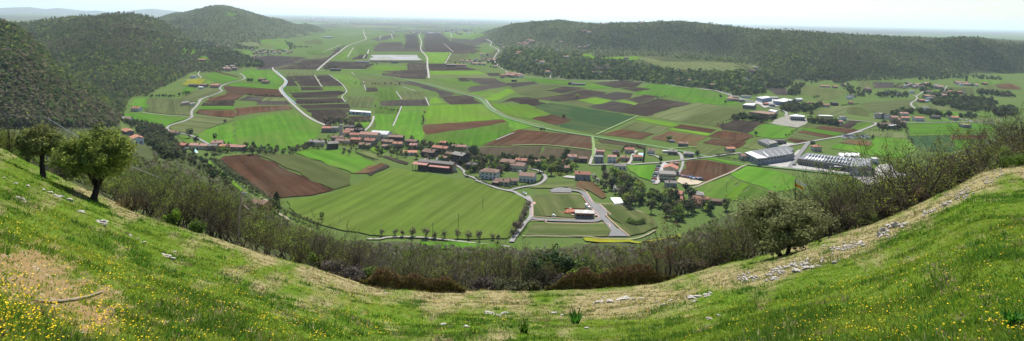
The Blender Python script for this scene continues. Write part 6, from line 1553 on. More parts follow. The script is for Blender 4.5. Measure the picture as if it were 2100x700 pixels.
# ================================================================== foreground
# --- olive trees of the meadow
def big_olive(u, v, H, Wd, trunk_h, label, seed, stems=1, lean=(0, 0), cols=OLV, nleaf=9000, name='olive_tree', zlow=.22, lobes=7, fill=1.0):
    random.seed(seed); P = hit(u, v); o = thing(name, label, 'tree', tuple(P)); mb = MB(); rs = np.random.default_rng(seed)
    for s in range(stems):
        limb_tree(mb, (s * .5 - .25 * (stems - 1), 0, 0), trunk_h, .05 * H ** .9 / (1 + .3 * (stems - 1)), Wd * .22, 5, (lean[0] + (s - (stems - 1) / 2) * .9, lean[1]))
    mb.build('trunk', simple('olive_bark', (.055, .045, .038), .4, 7, .95, .1), o, smooth=True)
    rx = Wd / 2; zc = H * (zlow + (1 - zlow) * .5); rz = H * (1 - zlow) * .5
    PP, NN, CC = [], [], []
    for i in range(lobes):                       # foliage masses of unequal size round the limbs
        a = 2 * math.pi * (i + rs.uniform(-.3, .3)) / (lobes - 1); top = i == lobes - 1
        c = np.array([math.cos(a) * rx * .55, math.sin(a) * rx * .5, zc + rz * rs.uniform(-.42, .25)]) if not top else np.array([rs.uniform(-.2, .2), 0, zc + rz * .38])
        r = np.array([rx * rs.uniform(.40, .56), rx * rs.uniform(.40, .52), rz * rs.uniform(.46, .64)]) * fill
        n = int(nleaf / lobes); k = 26; d = rdirs(k); cc = d * r * (.55 + .45 * rng.random((k, 1))); w = rng.integers(0, k, n)
        p = cc[w] + rng.normal(size=(n, 3)) * r * .17; PP.append(p + c); NN.append(outward(p, r)); t = np.array(cols)[rng.integers(0, len(cols), k)]; CC.append(t[w] * rng.uniform(.7, 1.3, (n, 1)))
    p = np.concatenate(PP); p[:, 0] += lean[0] * .7; V, Fq = ncards(p, np.concatenate(NN), rng.uniform(.04, .075, len(p)), 1.9, .8)
    mk('crown', V, Fq, M_oleaf, np.repeat(np.concatenate(CC), 4, 0), parent=o)
    return P
OL2 = [(.165, .19, .055), (.21, .235, .07), (.125, .15, .042), (.185, .19, .065)]
PA = big_olive(88, 364, 3.75, 3.2, 1.5, 'smaller olive tree on a tall bare trunk near the meadow rim', 11, lean=(-.1, 0), cols=OL2, zlow=.36, nleaf=9000)
PB = big_olive(192, 410, 4.5, 4.2, .9, 'large round olive tree with dense yellow green crown on the meadow', 12, lean=(.2, 0), cols=[(.17, .20, .04), (.23, .26, .05), (.28, .295, .065), (.13, .15, .036)], nleaf=18000, zlow=.14, fill=1.12)
PC = big_olive(1607, 524, 3.9, 5.8, .85, 'wide grey green olive tree with two short trunks on the slope', 13, stems=2, lean=(-.3, 0), cols=[(.18, .20, .085), (.25, .27, .12), (.13, .155, .055), (.21, .235, .095)], nleaf=17000, zlow=.12, lobes=9)
PD = big_olive(2019, 342, 2.9, 3.0, .8, 'small dark olive tree high on the slope among brambles', 14, cols=DRK + OL2, nleaf=6000, zlow=.25)
# --- bare trees of the thicket, one by one
BT = [bare_tree('bare_tree', 'x', None, 1.0 * 5, s, c, n, 60 + i, m, tw) for i, (s, c, n, m, tw) in enumerate([(2, YGR, 650, M_twig, .35), (3, GRN, 420, M_twig, .4), (1, YGR, 320, M_twig, .35), (4, BRN, 120, M_twig, .45), (3, [(.16, .15, .04), (.12, .12, .03)], 700, M_twig, .4)])]
BP = bare_tree('bare_tree', 'x', None, 5.0, 3, BRN, 60, 81, M_barkpale, .45)
BR = bare_tree('bare_tree', 'x', None, 5.0, 2, [(.14, .07, .045), (.11, .06, .035)], 900, 82, M_twig, .35)
def at_ud(u, d):
    """ground point on the azimuth of photo column u (near the rim) at distance d"""
    v = np.interp(u, RIMU, RIMV)
    U, _ = UV(u, v); x = (float(U) - 1050) / F * d; return (x, d, float(ground(x, d)))
def rim(u): return float(np.interp(UV(u, 450)[0], US, D_E))
HT = lambda u: float(np.interp(u, [230, 300, 420, 520, 620, 720, 900, 1060, 1160, 1300, 1420, 1540, 1640, 1700, 1760, 1860, 1900, 1960, 2000, 2060, 2140], [3.2, 4.0, 4.2, 4.0, 3.6, 3.4, 3.7, 3.5, 2.8, 3.0, 3.6, 4.2, 4.6, 6.0, 6.2, 6.6, 6.2, 4.2, 4.2, 6.0, 6.5]))
nb = 0
for k in range(250):
    u = 222 + (2110 - 222) * ((k + rng.random()) / 250)
    near = k % 3
    d = rim(u) + [rng.uniform(.6, 4), rng.uniform(4, 11), rng.uniform(11, 26)][near]
    if 1540 < u < 1690: d += 5
    if (1090 < u < 1390 or 740 < u < 950) and near == 0: d += 5
    P = at_ud(u, d); g = int(rng.integers(len(BT)))
    s = HT(u) * rng.uniform(.52, 1.12) / 5 * (1 + .014 * (d - rim(u)))
    dup(BT[g], (P[0], P[1], P[2] - .1), rng.uniform(0, 6.28), s, 'bare brown tree in the thicket along the meadow rim', 'bare trees of the thicket')
dup(BR, at_ud(1365, rim(1365) + 2.5), .4, 1.0, 'bare tree tinged with red brown buds right of the bramble patch')
dup(BP, at_ud(432, rim(432) + 3), 1.1, .62, 'pale grey bare tree at the start of the thicket'); dup(BP, at_ud(905, rim(905) + 1.5), 2.1, .62, 'pale grey bare shrub tree behind the reddish brambles, left one'); dup(BP, at_ud(935, rim(935) + 1.2), 3.0, .6, 'pale grey bare shrub tree behind the reddish brambles, right one')
dup(BP, at_ud(772, rim(772) + 5), 4.0, .75, 'pale leaning dead tree deep in the thicket'); dup(BT[0], at_ud(1868, rim(1868) + 1.5), 2.0, 1.5, 'largest bare tree with many upright stems by the rising rim')
dup(BT[2], at_ud(1752, rim(1752) + 2.0), 1.0, 1.35, 'single straight dark trunk right of the wide olive tree')
for b in BT + [BP, BR]:
    for q in list(b.children): bpy.data.objects.remove(q)
    bpy.data.objects.remove(b)
# --- shrubs and evergreens along the rim
def shrub(u, d, r, label, cols, n=1600, size=.06, name='shrub', group=None, twigs=True, elong=1.3, k=16, lz=0):
    P = at_ud(u, rim(u) + d); o = thing(name, label, 'shrub' if name != 'evergreen_tree' else 'tree', P, 0, group)
    mb = MB(); random.seed(int(u * 7))
    for i in range(14 if twigs else 7):
        a = random.uniform(0, 6.28); e = Vector((math.cos(a) * r[0] * .7 * random.random(), math.sin(a) * r[1] * .7 * random.random(), r[2] * random.uniform(.9, 1.7)))
        mb.tube([(e.x * .2, e.y * .2, -.2), e * .5 + Vector((random.uniform(-.1, .1), 0, 0)), e], [.04, .025, .012], 4)
    mb.build('stems', M_twig, o)
    p, w = clumpy(n, k, r, .2, shell=.4); ow = outward(p, r); p[:, 2] = np.abs(p[:, 2] + r[2] * .75) + lz
    V, Fq = ncards(p, ow, size * rng.uniform(.6, 1.3, n), elong, .8); base = np.array(cols)[rng.integers(0, len(cols), k)][w] * rng.uniform(.7, 1.3, (n, 1))
    mk('crown', V, Fq, M_leaf if cols is not DRK else M_ever, np.repeat(base, 4, 0), parent=o); return o
GREYTW = [(.15, .125, .105), (.12, .10, .085), (.17, .15, .125)]; RUST = [(.125, .075, .036), (.15, .10, .042), (.10, .06, .03), (.15, .13, .04), (.12, .11, .04)]
for u, d, r, lb, c, n in ((20, 1.5, (2.2, 1.5, 2.0), 'yellow green budding shrub at the meadow rim, farthest left', YGR, 1500), (-20, 2, (2.2, 1.5, 2.4), 'tall budding shrub beyond the smaller olive tree', GBR, 1500), (55, 3, (1.8, 1.2, 1.8), 'dark green bushy shrub left of the smaller olive tree', GRN, 1500), (130, 3, (2.0, 1.5, 1.4), 'brownish shrub between the two olive trees', BRN, 1300), (265, 1, (1.2, 1, .7), 'low tawny shrub right of the round olive tree', RUST, 700),
                         (352, 1, (.9, .8, .9), 'bright lime green shrub at the start of the thicket', [(.15, .22, .02), (.18, .25, .03), (.12, .18, .02)], 1100), (402, .8, (.8, .7, .7), 'green shrub in front of pale bare trees', GRN, 900), (645, .8, (.7, .6, .65), 'small bright green shrub left of the grey brush', [(.12, .19, .02), (.14, .22, .03), (.10, .15, .02)], 1100), (615, 3, (.8, .8, 1.1), 'lime green budding shrub in the thicket', YGR, 700), (680, .6, (1.2, .8, .65), 'grey leafless brush mound beside the small green shrub', GREYTW, 1500), (725, .8, (1.0, .8, .6), 'grey leafless brush mound right of the first one', GREYTW, 1300),
                         (760, 1.2, (.8, .6, .8), 'olive green shrub behind the reddish brambles', GRN, 800), (905, 2.5, (1.0, .8, 1.3), 'fresh yellow green budding tree shrub behind the brambles', [(.2, .25, .04), (.17, .22, .03), (.24, .28, .06)], 900), (990, 1, (1.4, .9, .6), 'grey brush mound right of the reddish brambles', GREYTW, 1400), (1045, .4, (1.2, .8, .45), 'low grey green shrub at the rim', [(.09, .1, .05), (.12, .12, .07), (.08, .09, .03)], 1300), (1085, 1, (1.0, .8, .6), 'dull green shrub at the rim before the dark evergreens', GBR, 1200), (1150, 2.2, (1.2, .8, .7), 'grey green brush beneath the dark evergreens', GREYTW + GBR, 1400),
                         (1180, 4, (1.4, .9, .9), 'lime tinted shrub right of the dark evergreens', YGR, 1300), (1260, 4, (1.8, 1.1, 1.0), 'lime tinted shrub behind the large bramble patch, left part', YGR, 1600), (1310, 4.5, (1.6, 1.0, .9), 'green shrub behind the large bramble patch, right part', GRN, 1500), (1420, 1.2, (1.5, 1.0, .8), 'dark brownish shrub right of the bramble patch', BRN + GBR, 1300), (1460, 2, (1.2, 1, 1.1), 'olive brown shrub left of the wide olive tree', GBR, 1300), (1500, 1.4, (1.2, 1, .9), 'green brown shrub close left of the wide olive tree', GRN + GBR, 1200),
                         (1700, 1, (1.3, 1, .8), 'grey green shrub right of the wide olive tree', GBR, 1300), (1728, .8, (1.2, .9, .9), 'brown green shrub in the hollow under bare trees', BRN + GBR, 1300), (1778, .8, (1.0, .9, .85), 'dense dark green shrub under bare trees', [(.05, .075, .02), (.065, .095, .025), (.04, .06, .015)], 1700), (1815, 1, (1.5, 1, .8), 'wide red brown brush at the rising rim, first mound', RUST + BRN, 1700), (1850, 1.2, (1.5, 1, .8), 'wide red brown brush at the rising rim, second mound', BRN, 1700), (1890, 1.2, (1.4, 1, .8), 'red brown brush below the largest bare tree', RUST, 1600), (1925, 1, (1.3, 1, 1.1), 'tawny green shrub on the rising rim', GBR, 1400), (1975, .8, (1.2, 1, 1.2), 'dark green shrub left of the small dark olive', DRK, 1800), (1950, 3, (1.4, 1, 1.3), 'brownish shrub behind the dark green shrub', BRN, 1200),
                         (2060, -2, (1.6, 1.2, 1.5), 'green brown shrub right of the small dark olive', GRN + BRN, 1700), (2088, -6, (1.4, 1.2, .8), 'bright green bush at the top of the slope', [(.10, .16, .02), (.13, .2, .025), (.08, .13, .02)], 1800), (2110, -2, (2.6, 1.6, 2.4), 'big brown shrub tree at the top of the slope', BRN + GBR, 2200), (2075, 3, (2.4, 1.5, 2.6), 'tall brown shrub tree behind the top of the slope', BRN, 2200), (2128, 2, (2.6, 1.6, 3.2), 'tallest budding shrub tree beyond the slope top', [(.12, .10, .05), (.10, .08, .045)], 2400)):
    shrub(u, d, r, lb, c, n)
def bramble(u0, u1, d0, d1, h, label, n, cols):
    us = rng.uniform(u0, u1, n); o = thing('bramble_patch', label, 'bramble', at_ud((u0 + u1) / 2, rim((u0 + u1) / 2)))
    P = np.array([at_ud(a, rim(a) + rng.uniform(d0, d1)) for a in us]); t = (us - u0) / (u1 - u0); e = np.clip(np.minimum(t, 1 - t) * 6, .25, 1) * (.75 + .5 * vnoise(us / 25, us * 0, 5))
    zz = rng.random(n) ** .6 * h * e; P[:, 2] += zz; P -= np.array(o.location)
    V, Fq = cards(P, rng.uniform(.03, .06, n), 2.4, up=.45); c = np.array(cols)[rng.integers(0, len(cols), n)] * rng.uniform(.7, 1.3, (n, 1)); c = np.where((rng.random(n) < .75 * (1 - zz / h))[:, None], np.array([.11, .115, .022]) * rng.uniform(.6, 1.4, (n, 1)), c)
    mk('canes', V, Fq, M_leaf, np.repeat(c, 4, 0), parent=o)
bramble(738, 955, -1.2, 1.6, 1.05, 'long low patch of rust brown brambles at the meadow rim', 13000, RUST)
bramble(1118, 1385, -1.0, 2.8, 1.25, 'largest patch of dark rust brown brambles in the middle of the rim', 19000, RUST)
# dark evergreens below the rim
for u, d, r, lb in ((1098, 7, (1.1, 1.0, 1.3), 'dark evergreen tree at the left of the evergreen group'), (1122, 9, (1.5, 1.3, 1.9), 'tallest dark evergreen in the middle of the group'), (1150, 8, (1.2, 1.0, 1.3), 'dark evergreen close right of the tallest one'), (1178, 10, (1.2, 1.0, 1.4), 'dark evergreen farther right in the group'), (1205, 11, (1.0, .9, 1.3), 'smallest dark evergreen at the right end of the group')):
    shrub(u, d, r, lb, DRK, 2600, .085, 'evergreen_tree', 'dark evergreens below the rim', False, 1.6, 22, .6)
P = hit(566, 448); plant('cypress', 566, 445, 15, 'tall black green cypress standing beside the orange walled house')
plant('dark', 660, 30 + 420, 5, 'dark round bush at the foot of the striped field')
drop_protos()
# --- dead forked branch, pale
P = at_ud(487, rim(487) + 5); o = thing('dead_branch', 'pale bleached forked dead branch standing above the thicket', 'dead tree', (P[0], P[1], P[2] + 2.9)); mb = MB()
mb.tube([(0, 0, -3.0), (.1, 0, 0), (.28, 0, .55), (.2, 0, 1.0), (.42, 0, 1.32)], [.10, .09, .08, .06, .04], 7); mb.tube([(.25, 0, .5), (.5, 0, .2), (.85, 0, -.05)], [.07, .06, .03], 6); mb.build('bleached_wood', simple('bleached_wood', (.62, .46, .36), .2, 3), o)
# --- utility line on the left slope
q = [(-60, 222), (16, 236), (75, 239), (98, 243), (150, 275), (270, 342), (330, 366), (395, 392), (462, 420)]; ds = [95, 98, 100, 101, 96, 82, 80, 84, 90]; pts = []
for (u, v), d in zip(q, ds):
    U, V = UV(u, v); pts.append(((float(U) - 1050) / F * d, d, CAMZ - d * (float(V) - HOR) / F))
pts2 = []
for i in range(len(pts) - 1):
    for k in range(5): f = k / 5; pts2.append(tuple(pts[i][j] + (pts[i + 1][j] - pts[i][j]) * f for j in range(3)))
o = MB().tube(pts2 + [pts[-1]], .022, 4).build('overhead_cable', simple('cable_grey', (.35, .35, .35), .1, 1, .4)); tag(o, 'thin grey overhead cable sagging across the wooded slope', 'cable')
for i, lb in ((3, 'thin post carrying the cable above the smaller olive tree'), (1, 'second thin cable post farther up the wooded slope')):
    x, y, z = pts[i]; g = float(ground(x, y)); o = thing('utility_pole', lb, 'pole', (x, y, g)); MB().tube([(0, 0, -.3), (0, 0, z - g + .05)], [.09, .07], 7).build('post', M_barkpale, o); MB().box(-.5, .5, -.05, .05, z - g - .12, z - g - .03).build('crossarm', M_barkpale, o)
# --- flag on a thin pole behind the wide olive tree
U, V = UV(1631, 371); d = 56.; top = ((float(U) - 1050) / F * d, d, CAMZ - d * (float(V) - HOR) / F); g = float(ground(top[0], top[1]))
o = thing('wind_flag', 'tattered orange and white flag on a thin pole behind the wide olive tree', 'flag', (top[0], top[1], g)); h = top[2] - g
MB().tube([(0, 0, -.2), (0, 0, h + .1)], .03, 6).build('pole', M_bark, o)
def streamer(name, pts, w, mat):
    vs = []; fs = []
    for i, (x, z) in enumerate(pts): y = .12 * math.sin(i * 1.6); vs += [(x, y, z + w / 2), (x, y, z - w / 2), (x, y + .015, z + w / 2), (x, y + .015, z - w / 2)]
    for i in range(len(pts) - 1): b = i * 4; fs += [(b, b + 1, b + 5, b + 4), (b + 2, b + 6, b + 7, b + 3), (b, b + 4, b + 6, b + 2), (b + 1, b + 3, b + 7, b + 5)]
    mk(name, vs, fs, mat, parent=o)
streamer('white_cloth', [(.03, h), (.25, h - .08), (.5, h - .24), (.72, h - .30), (.95, h - .40)], .19, M_white)
streamer('orange_cloth', [(.03, h - .1), (.03, h - .3), (.2, h - .42), (.45, h - .52), (.62, h - .62), (.74, h - .78)], .20, simple('orange_cloth', (.80, .28, .03), .1, 1))
# --- limestone rocks
M_rock = simple('limestone', (.44, .405, .35), .45, 2.2, .9, .2, (.26, .24, .21)); rocks = [(c, x, y, w) for c, x, y, w in (
 ('O', 100, 397, 13), ('O', 118, 404, 16), ('O', 140, 413, 19), ('O', 88, 391, 9), ('O', 163, 436, 13), ('O', 205, 457, 18), ('O', 212, 462, 12), ('O', 40, 410, 16), ('O', 52, 416, 10), ('O', 30, 376, 8), ('O', 55, 384, 9), ('O', 8, 366, 7), ('O', 267, 484, 9), ('O', 281, 491, 7), ('O', 293, 500, 9), ('O', 340, 526, 15), ('O', 352, 533, 12), ('O', 372, 536, 6), ('O', 358, 518, 7),
 ('O', 1228, 622, 18), ('O', 1252, 620, 16), ('O', 1278, 615, 22), ('O', 1300, 616, 9), ('O', 1316, 613, 8), ('O', 1238, 612, 7), ('O', 1347, 620, 6), ('O', 1362, 626, 10), ('O', 1376, 617, 8), ('O', 1425, 612, 20), ('O', 1450, 609, 14), ('O', 1457, 603, 10), ('O', 1425, 620, 9), ('O', 1455, 655, 11), ('O', 1474, 649, 7), ('O', 1590, 573, 15), ('O', 1636, 559, 20), ('O', 1656, 553, 20), ('O', 1672, 548, 14), ('O', 1560, 575, 8),
 ('O', 1005, 645, 16), ('O', 1022, 648, 9), ('O', 1035, 644, 12), ('O', 908, 668, 13), ('O', 925, 671, 8), ('O', 956, 672, 11), ('O', 1137, 643, 10), ('O', 1152, 648, 7), ('O', 1203, 674, 8), ('O', 790, 602, 5), ('O', 750, 597, 4), ('O', 1778, 519, 7), ('O', 1862, 530, 6), ('O', 1720, 512, 9), ('O', 1690, 505, 8), ('O', 980, 441 + 190, 6))]
for i, (c, x, y, w) in enumerate(rocks):
    P = hit(x, y); s = w * P[1] / F; zone = 'beside the olive trees on the slope' if x < 420 else 'on the grass in the middle of the meadow' if x < 1210 else 'in the broken ledge across the slope' if x < 1700 else 'on the upper slope path'
    lump('rock', ('large ' if w > 15 else 'middling ' if w > 9 else 'small ') + 'pale limestone rock ' + zone, 'rock', (P[0], P[1], P[2] + .02), (s * .62, s * .40, s * .20), M_rock, i, 2 if w < 9 else 3, .5, grp='limestone rocks ' + zone).rotation_euler = (rng.uniform(-.2, .2), rng.uniform(-.2, .2), rng.uniform(-.5, .5))
for i, (x, y, w) in enumerate([(1803, 484, 9), (1808, 478, 8), (1815, 474, 10), (1824, 468, 12), (1836, 466, 16), (1846, 467, 10), (1856, 465, 10), (1812, 483, 7), (1806, 473, 6), (1800, 487, 6), (1850, 470, 8), (1820, 478, 9)]):
    P = hit(x, y); s = w * P[1] / F
    lump('rock', 'stacked pale stone in the tumbled dry stone heap', 'rock', (P[0], P[1], P[2] + .1), (s * .5, s * .45, s * .32), M_rock, 90 + i, 2, .45, grp='stones of the dry stone heap').rotation_euler = (.2, .1, rng.uniform(-1, 1))
# scree along the path: too many small stones to count
n = 1500; uu = rng.uniform(1500, 2060, n); vv = np.interp(uu, [1500, 1560, 1640, 1700, 1800, 1900, 1980, 2060], [580, 566, 542, 524, 488, 441, 396, 348]) + rng.normal(size=n) * 7 * (fbm(uu / 30, uu * 0 + 3, 8, 3) > .45)
k = fbm(uu / 34., vv / 10., 61, 3) > .50; W = hits(uu[k], vv[k]); n = len(W); s = rng.uniform(.025, .10, n) * (1 + (rng.random(n) > .93))
ico = np.array([(1, 0, 0), (-1, 0, 0), (0, 1, 0), (0, -1, 0), (0, 0, .7), (0, 0, -.7)]); fi = np.array([(0, 2, 4), (2, 1, 4), (1, 3, 4), (3, 0, 4), (2, 0, 5), (1, 2, 5), (3, 1, 5), (0, 3, 5)])
V = (W[:, None, :] + np.array([0, 0, .02]) + ico[None] * s[:, None, None] * rng.uniform(.5, 1.3, (n, 6, 1))).reshape(-1, 3); Fq = (np.arange(n)[:, None, None] * 6 + fi[None]).reshape(-1, 3)
tag(mk('gravel', V, Fq, M_rock), kind='stuff')
# pale weathered log on the orange earth
q = [(70, 618), (95, 621), (125, 620), (150, 617), (180, 610), (212, 601)]; W = hits([a for a, b in q], [b for a, b in q]); c = W.mean(0)
o = MB().tube([tuple(p - c + np.array([0, 0, .02])) for p in W], [.008, .016, .018, .018, .014, .008], 7).build('weathered_branch', simple('weathered_wood', (.30, .24, .16), .35, 4)); o.location = tuple(c); tag(o, 'pale weathered branch lying on the orange earth', 'branch')
# sword leaved plants
for u, v, s, lb in ((1180, 664, 1.0, 'large clump of sword shaped green leaves in the meadow'), (1075, 684, .62, 'small clump of sword shaped leaves in the meadow'), (1870 + 205, 190 + 480, .36, 'dark clump of upright leaves near the meadow corner')):
    P = hit(u, v); n = 60; a = rng.random(n) * 6.283; l = rng.uniform(.25, .5, n) * s; sp = rng.uniform(.1, .75, n); vs = []; fs = []
    for i in range(n):
        dx, dy = math.cos(a[i]), math.sin(a[i]); b = np.array([dx * .12 * s * rng.random(), dy * .12 * s * rng.random(), -.02]); t = b + np.array([dx * sp[i], dy * sp[i], 1.0]) * l[i]; m = (b + t) / 2 + np.array([0, 0, .03]); w = np.array([-dy, dx, 0]) * .018
        k = len(vs); vs += [b - w, b + w, m + w, m - w, t]; fs += [(k, k + 1, k + 2, k + 3), (k + 3, k + 2, k + 4)]
    o = mk('iris_clump', vs, fs, M_leaf, np.tile((.05, .13, .012), (len(vs), 1)) * rng.uniform(.7, 1.3, (len(vs), 1))); o.location = tuple(P); tag(o, lb, 'plant')
# --- meadow grass: uncountable tufts
def meadow_points(n, pad=280):
    u = rng.uniform(-pad, 2100 + pad, n * 2); vr = np.interp(u, RIMU, RIMV)
    v = rng.uniform(240, 790, n * 2); k = v > vr; return u[k][:n], v[k][:n]
def fast_hits(u, v):
    U, V = UV(u, v); s = np.interp(U, US, S_E); den = (V - HOR) / F - s
    d = np.clip(1.7 / np.maximum(den, 1e-4), 3, np.interp(U, US, D_E) * 1.08); x = (U - 1050) / F * d
    return np.stack([x, d, ground(x, d)], -1)
NT = 170000
u, v = meadow_points(NT); W = fast_hits(u, v); er_, dr_ = zones(u, v, W[:, 1])
k = rng.random(len(u)) > er_ * .84; u, v, W, er_, dr_ = u[k], v[k], W[k], er_[k], dr_[k]; n = len(u)
n1 = fbm(W[:, 0] / 1.3, W[:, 1] / 1.3, 31, 3); n2 = fbm(W[:, 0] / 4., W[:, 1] / 5., 32, 3); lush = np.clip((n1 - .52) * 5, 0, 1); big = (rng.random(n) < .10 + .25 * (n1 > .66))
dist = W[:, 1]; hgt = (rng.uniform(.02, .045, n) + .09 * big * rng.random(n) * lush + .03 * lush) * (.7 + .022 * dist)
A = np.array([.16, .265, .02]); B_ = np.array([.27, .32, .035]); D_ = np.array([.06, .14, .018]); S_ = np.array([.36, .31, .17]); S2 = np.array([.24, .20, .09])
c = A + (B_ - A) * np.clip((n2 - .35) * 2.6, 0, 1)[:, None]; c = c + (D_ - c) * (lush * .75)[:, None]
c = np.where((rng.random(n) < .04 + .72 * dr_)[:, None], np.where((rng.random(n) < .5)[:, None], S_, S2), c) * rng.uniform(.7, 1.3, (n, 1))
# separate dark tufts
ut, vt = meadow_points(900); Wt = fast_hits(ut, vt); ert, drt = zones(ut, vt, Wt[:, 1]); kt = (rng.random(900) < .75 - .5 * drt - .9 * ert); Wt = Wt[kt]; m = len(Wt); q = 14
tsz = rng.uniform(.5, 1.3, m); off = rng.normal(size=(m, q, 2)) * (.05 + .10 * tsz[:, None, None]); Wx = np.stack([Wt[:, None, 0] + off[..., 0], Wt[:, None, 1] + off[..., 1]], -1).reshape(-1, 2)
Wx = np.stack([Wx[:, 0], Wx[:, 1], ground(Wx[:, 0], Wx[:, 1])], -1); tc = np.array([(.07, .155, .018), (.095, .19, .02), (.12, .21, .035), (.22, .2, .08)])[rng.choice(4, m, p=[.35, .35, .2, .1])]
W = np.concatenate([W, Wx]); dist = W[:, 1]; hgt = np.concatenate([hgt, np.repeat(tsz, q) * rng.uniform(.05, .15, m * q) * (.7 + .02 * Wx[:, 1])]); c = np.concatenate([c, np.repeat(tc, q, 0) * rng.uniform(.75, 1.25, (m * q, 1))]); n = len(W)
bl = 6; a = rng.random((n, bl)) * 6.283; spread = rng.uniform(.15, 1.0, (n, bl)); L = hgt[:, None] * rng.uniform(.6, 1.15, (n, bl)); rad = .05 * rng.random((n, bl)) * (1 + .05 * dist[:, None])
bx = W[:, 0:1] + np.cos(a) * rad; by = W[:, 1:2] + np.sin(a) * rad; bz = np.broadcast_to(W[:, 2:3] - .015, bx.shape); wd = (.006 + .00045 * dist[:, None]) * rng.uniform(.7, 1.4, (n, bl)); pa = rng.random((n, bl)) * 6.283
p0 = np.stack([bx - np.cos(pa) * wd, by - np.sin(pa) * wd, bz], -1); p1 = np.stack([bx + np.cos(pa) * wd, by + np.sin(pa) * wd, bz], -1); p2 = np.stack([bx + np.cos(a) * spread * L * .7, by + np.sin(a) * spread * L * .7, bz + L], -1)
V = np.stack([p0, p1, p2], 2).reshape(-1, 3); Fq = np.arange(n * bl * 3).reshape(-1, 3); cc = np.repeat(c[:, None] * rng.uniform(.8, 1.2, (n, bl, 1)), 3, 1).reshape(-1, 3)
tag(mk('grass', V, Fq, attrmat('grass_blades', .42, .75, .15, 0), cc), kind='stuff')
# --- yellow meadow flowers (thousands, a pixel or two each)
FLB = [(55, 480, 60, 18, 1.3), (20, 600, 80, 40, .9), (60, 660, 80, 40, .9), (235, 615, 60, 40, .8), (300, 545, 160, 60, .5), (230, 680, 60, 25, .8), (480, 600, 160, 60, .55), (620, 660, 160, 40, .7), (730, 620, 100, 22, 1.2), (880, 610, 130, 25, .8), (850, 665, 200, 30, .5), (1020, 600, 70, 10, .4), (1380, 605, 80, 20, .9), (1470, 590, 60, 12, 1.0), (1310, 640, 120, 14, .8), (1230, 645, 100, 20, .5), (1780, 610, 110, 50, .55), (1850, 680, 100, 25, .4), (2080, 670, 50, 35, .9), (2080, 460, 60, 40, .45), (1600, 660, 160, 40, .3), (1940, 560, 120, 50, .25), (560, 560, 100, 25, .4), (170, 450, 120, 30, .35)]
u, v = meadow_points(90000); dn = sum(w_ * blob(u, v, a_, b_, c_, d_) for a_, b_, c_, d_, w_ in FLB) * np.clip((fbm(u / 18., v / 8., 90, 3) - .40) * 4.5, 0, 1) + .02
k = rng.random(len(u)) < dn * .55; W = fast_hits(u[k], v[k]); n = len(W); r = rng.uniform(.0055, .010, n) * (1 + .02 * W[:, 1]); W[:, 2] += rng.uniform(.05, .10, n) * (.8 + .02 * W[:, 1])
ang = np.arange(6) * math.pi / 3; tl = rng.normal(size=(n, 2)) * .35
ring = np.stack([np.cos(ang), np.sin(ang), 0 * ang], -1)[None] * r[:, None, None]; ring = np.repeat(ring, 1, 0) + 0; ring[:, :, 2] = ring[:, :, 0] * tl[:, 0:1] + ring[:, :, 1] * tl[:, 1:2] + r[:, None] * .35
V = np.concatenate([W[:, None] + ring, (W + np.array([0, 0, 0]))[:, None]], 1).reshape(-1, 3); fi = np.array([(i, (i + 1) % 6, 6) for i in range(6)]); Fq = (np.arange(n)[:, None, None] * 7 + fi[None]).reshape(-1, 3)
cf = np.repeat(np.array([.80, .60, .015]) * rng.uniform(.75, 1.2, (n, 1)), 7, 0); print('flowers', n)
tag(mk('meadow_flowers', V, Fq, attrmat('petals', .25, .7, .1, 0), cf), kind='stuff')
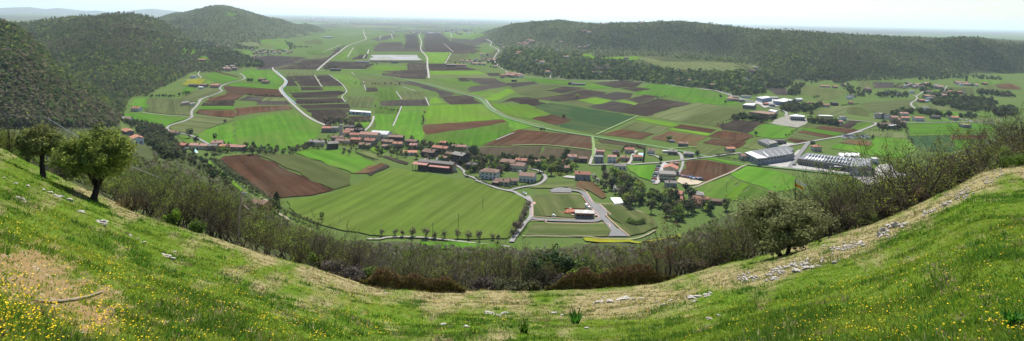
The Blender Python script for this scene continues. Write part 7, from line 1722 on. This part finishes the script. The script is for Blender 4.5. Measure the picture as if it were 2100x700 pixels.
# --- distant blue mountains
def mountain(pts, d, name='mountain'):
    P = []
    for u, v in pts:
        U, V = UV(u, v); P.append(((float(U) - 1050) / F * d, CAMZ - d * (float(V) - HOR) / F))
    P = np.array(P); xs = np.linspace(P[0, 0], P[-1, 0], 90); zs = np.interp(xs, P[:, 0], P[:, 1]); zs = zs + (fbm(xs / 500., xs * 0, 4, 4) - .5) * 60; ys = np.linspace(-1, 1, 15); V = []
    for x, z in zip(xs, zs):
        for y in ys: V.append((x, d + y * 2600, max(-20, (z + 20) * (1 - abs(y)) ** .8 - 20 + (vnoise(np.array(x / 700.), np.array(y * 4.), 3) - .5) * 80 * (1 - abs(y)))))
    i = np.arange(90 * 15).reshape(90, 15); tag(mk(name, np.array(V), np.stack([i[:-1, :-1], i[1:, :-1], i[1:, 1:], i[:-1, 1:]], -1).reshape(-1, 4), simple('mountain_wood', (.05, .07, .05), .3, .002), smooth=True), kind='structure')
mountain([(-150, 40), (-40, 30), (0, 22), (20, 19), (35, 20), (62, 13), (80, 18), (100, 22), (120, 19), (140, 26), (165, 27), (195, 20), (215, 28), (240, 36)], 16000)
mountain([(265, 36), (290, 24), (300, 20), (312, 17), (325, 21), (345, 22), (370, 34)], 16000)
# ================================================================== sky, sun, air
SUN_EL, SUN_AZ = R_(52), R_(2)
w = bpy.data.worlds.new('World'); scene.world = w; w.use_nodes = True
nt = w.node_tree; bg = nt.nodes['Background']
sky = nt.nodes.new('ShaderNodeTexSky'); sky.sky_type = 'NISHITA'; sky.sun_disc = False
sky.sun_elevation = SUN_EL; sky.sun_rotation = SUN_AZ; sky.air_density = 1.0; sky.dust_density = 0.6; sky.ozone_density = 4.0; sky.altitude = 200
nt.links.new(sky.outputs[0], bg.inputs[0]); bg.inputs[1].default_value = .078
sl = bpy.data.lights.new('sun', 'SUN'); sun = bpy.data.objects.new('sun', sl); COL.objects.link(sun)
sl.energy = 5; sl.angle = R_(.53); sl.color = (1, .955, .885)
to = Vector((math.sin(SUN_AZ) * math.cos(SUN_EL), math.cos(SUN_AZ) * math.cos(SUN_EL), math.sin(SUN_EL)))
sun.rotation_euler = (-to).to_track_quat('-Z', 'Y').to_euler()
# haze: one closed box of even, pale air
m, nt, out = nodes('haze_air')
pv = nt.nodes.new('ShaderNodeVolumePrincipled'); pv.inputs['Color'].default_value = (.74, .91, 1.0, 1); pv.inputs['Density'].default_value = 4e-5; pv.inputs['Anisotropy'].default_value = .35
nt.links.new(pv.outputs[0], out.inputs['Volume'])
hz = MB().box(-75000, 75000, -300, 62000, -2, 360)
ho = hz.build('haze', m); tag(ho, kind='stuff')
vs = scene.view_settings; vs.view_transform = 'Standard'; vs.look = 'None'; vs.exposure = 0.86; vs.gamma = 1; vs.use_curve_mapping = False
scene.cycles.volume_bounces = 0; scene.cycles.max_bounces = 6; scene.cycles.transparent_max_bounces = 8
scene.cycles.use_denoising = True
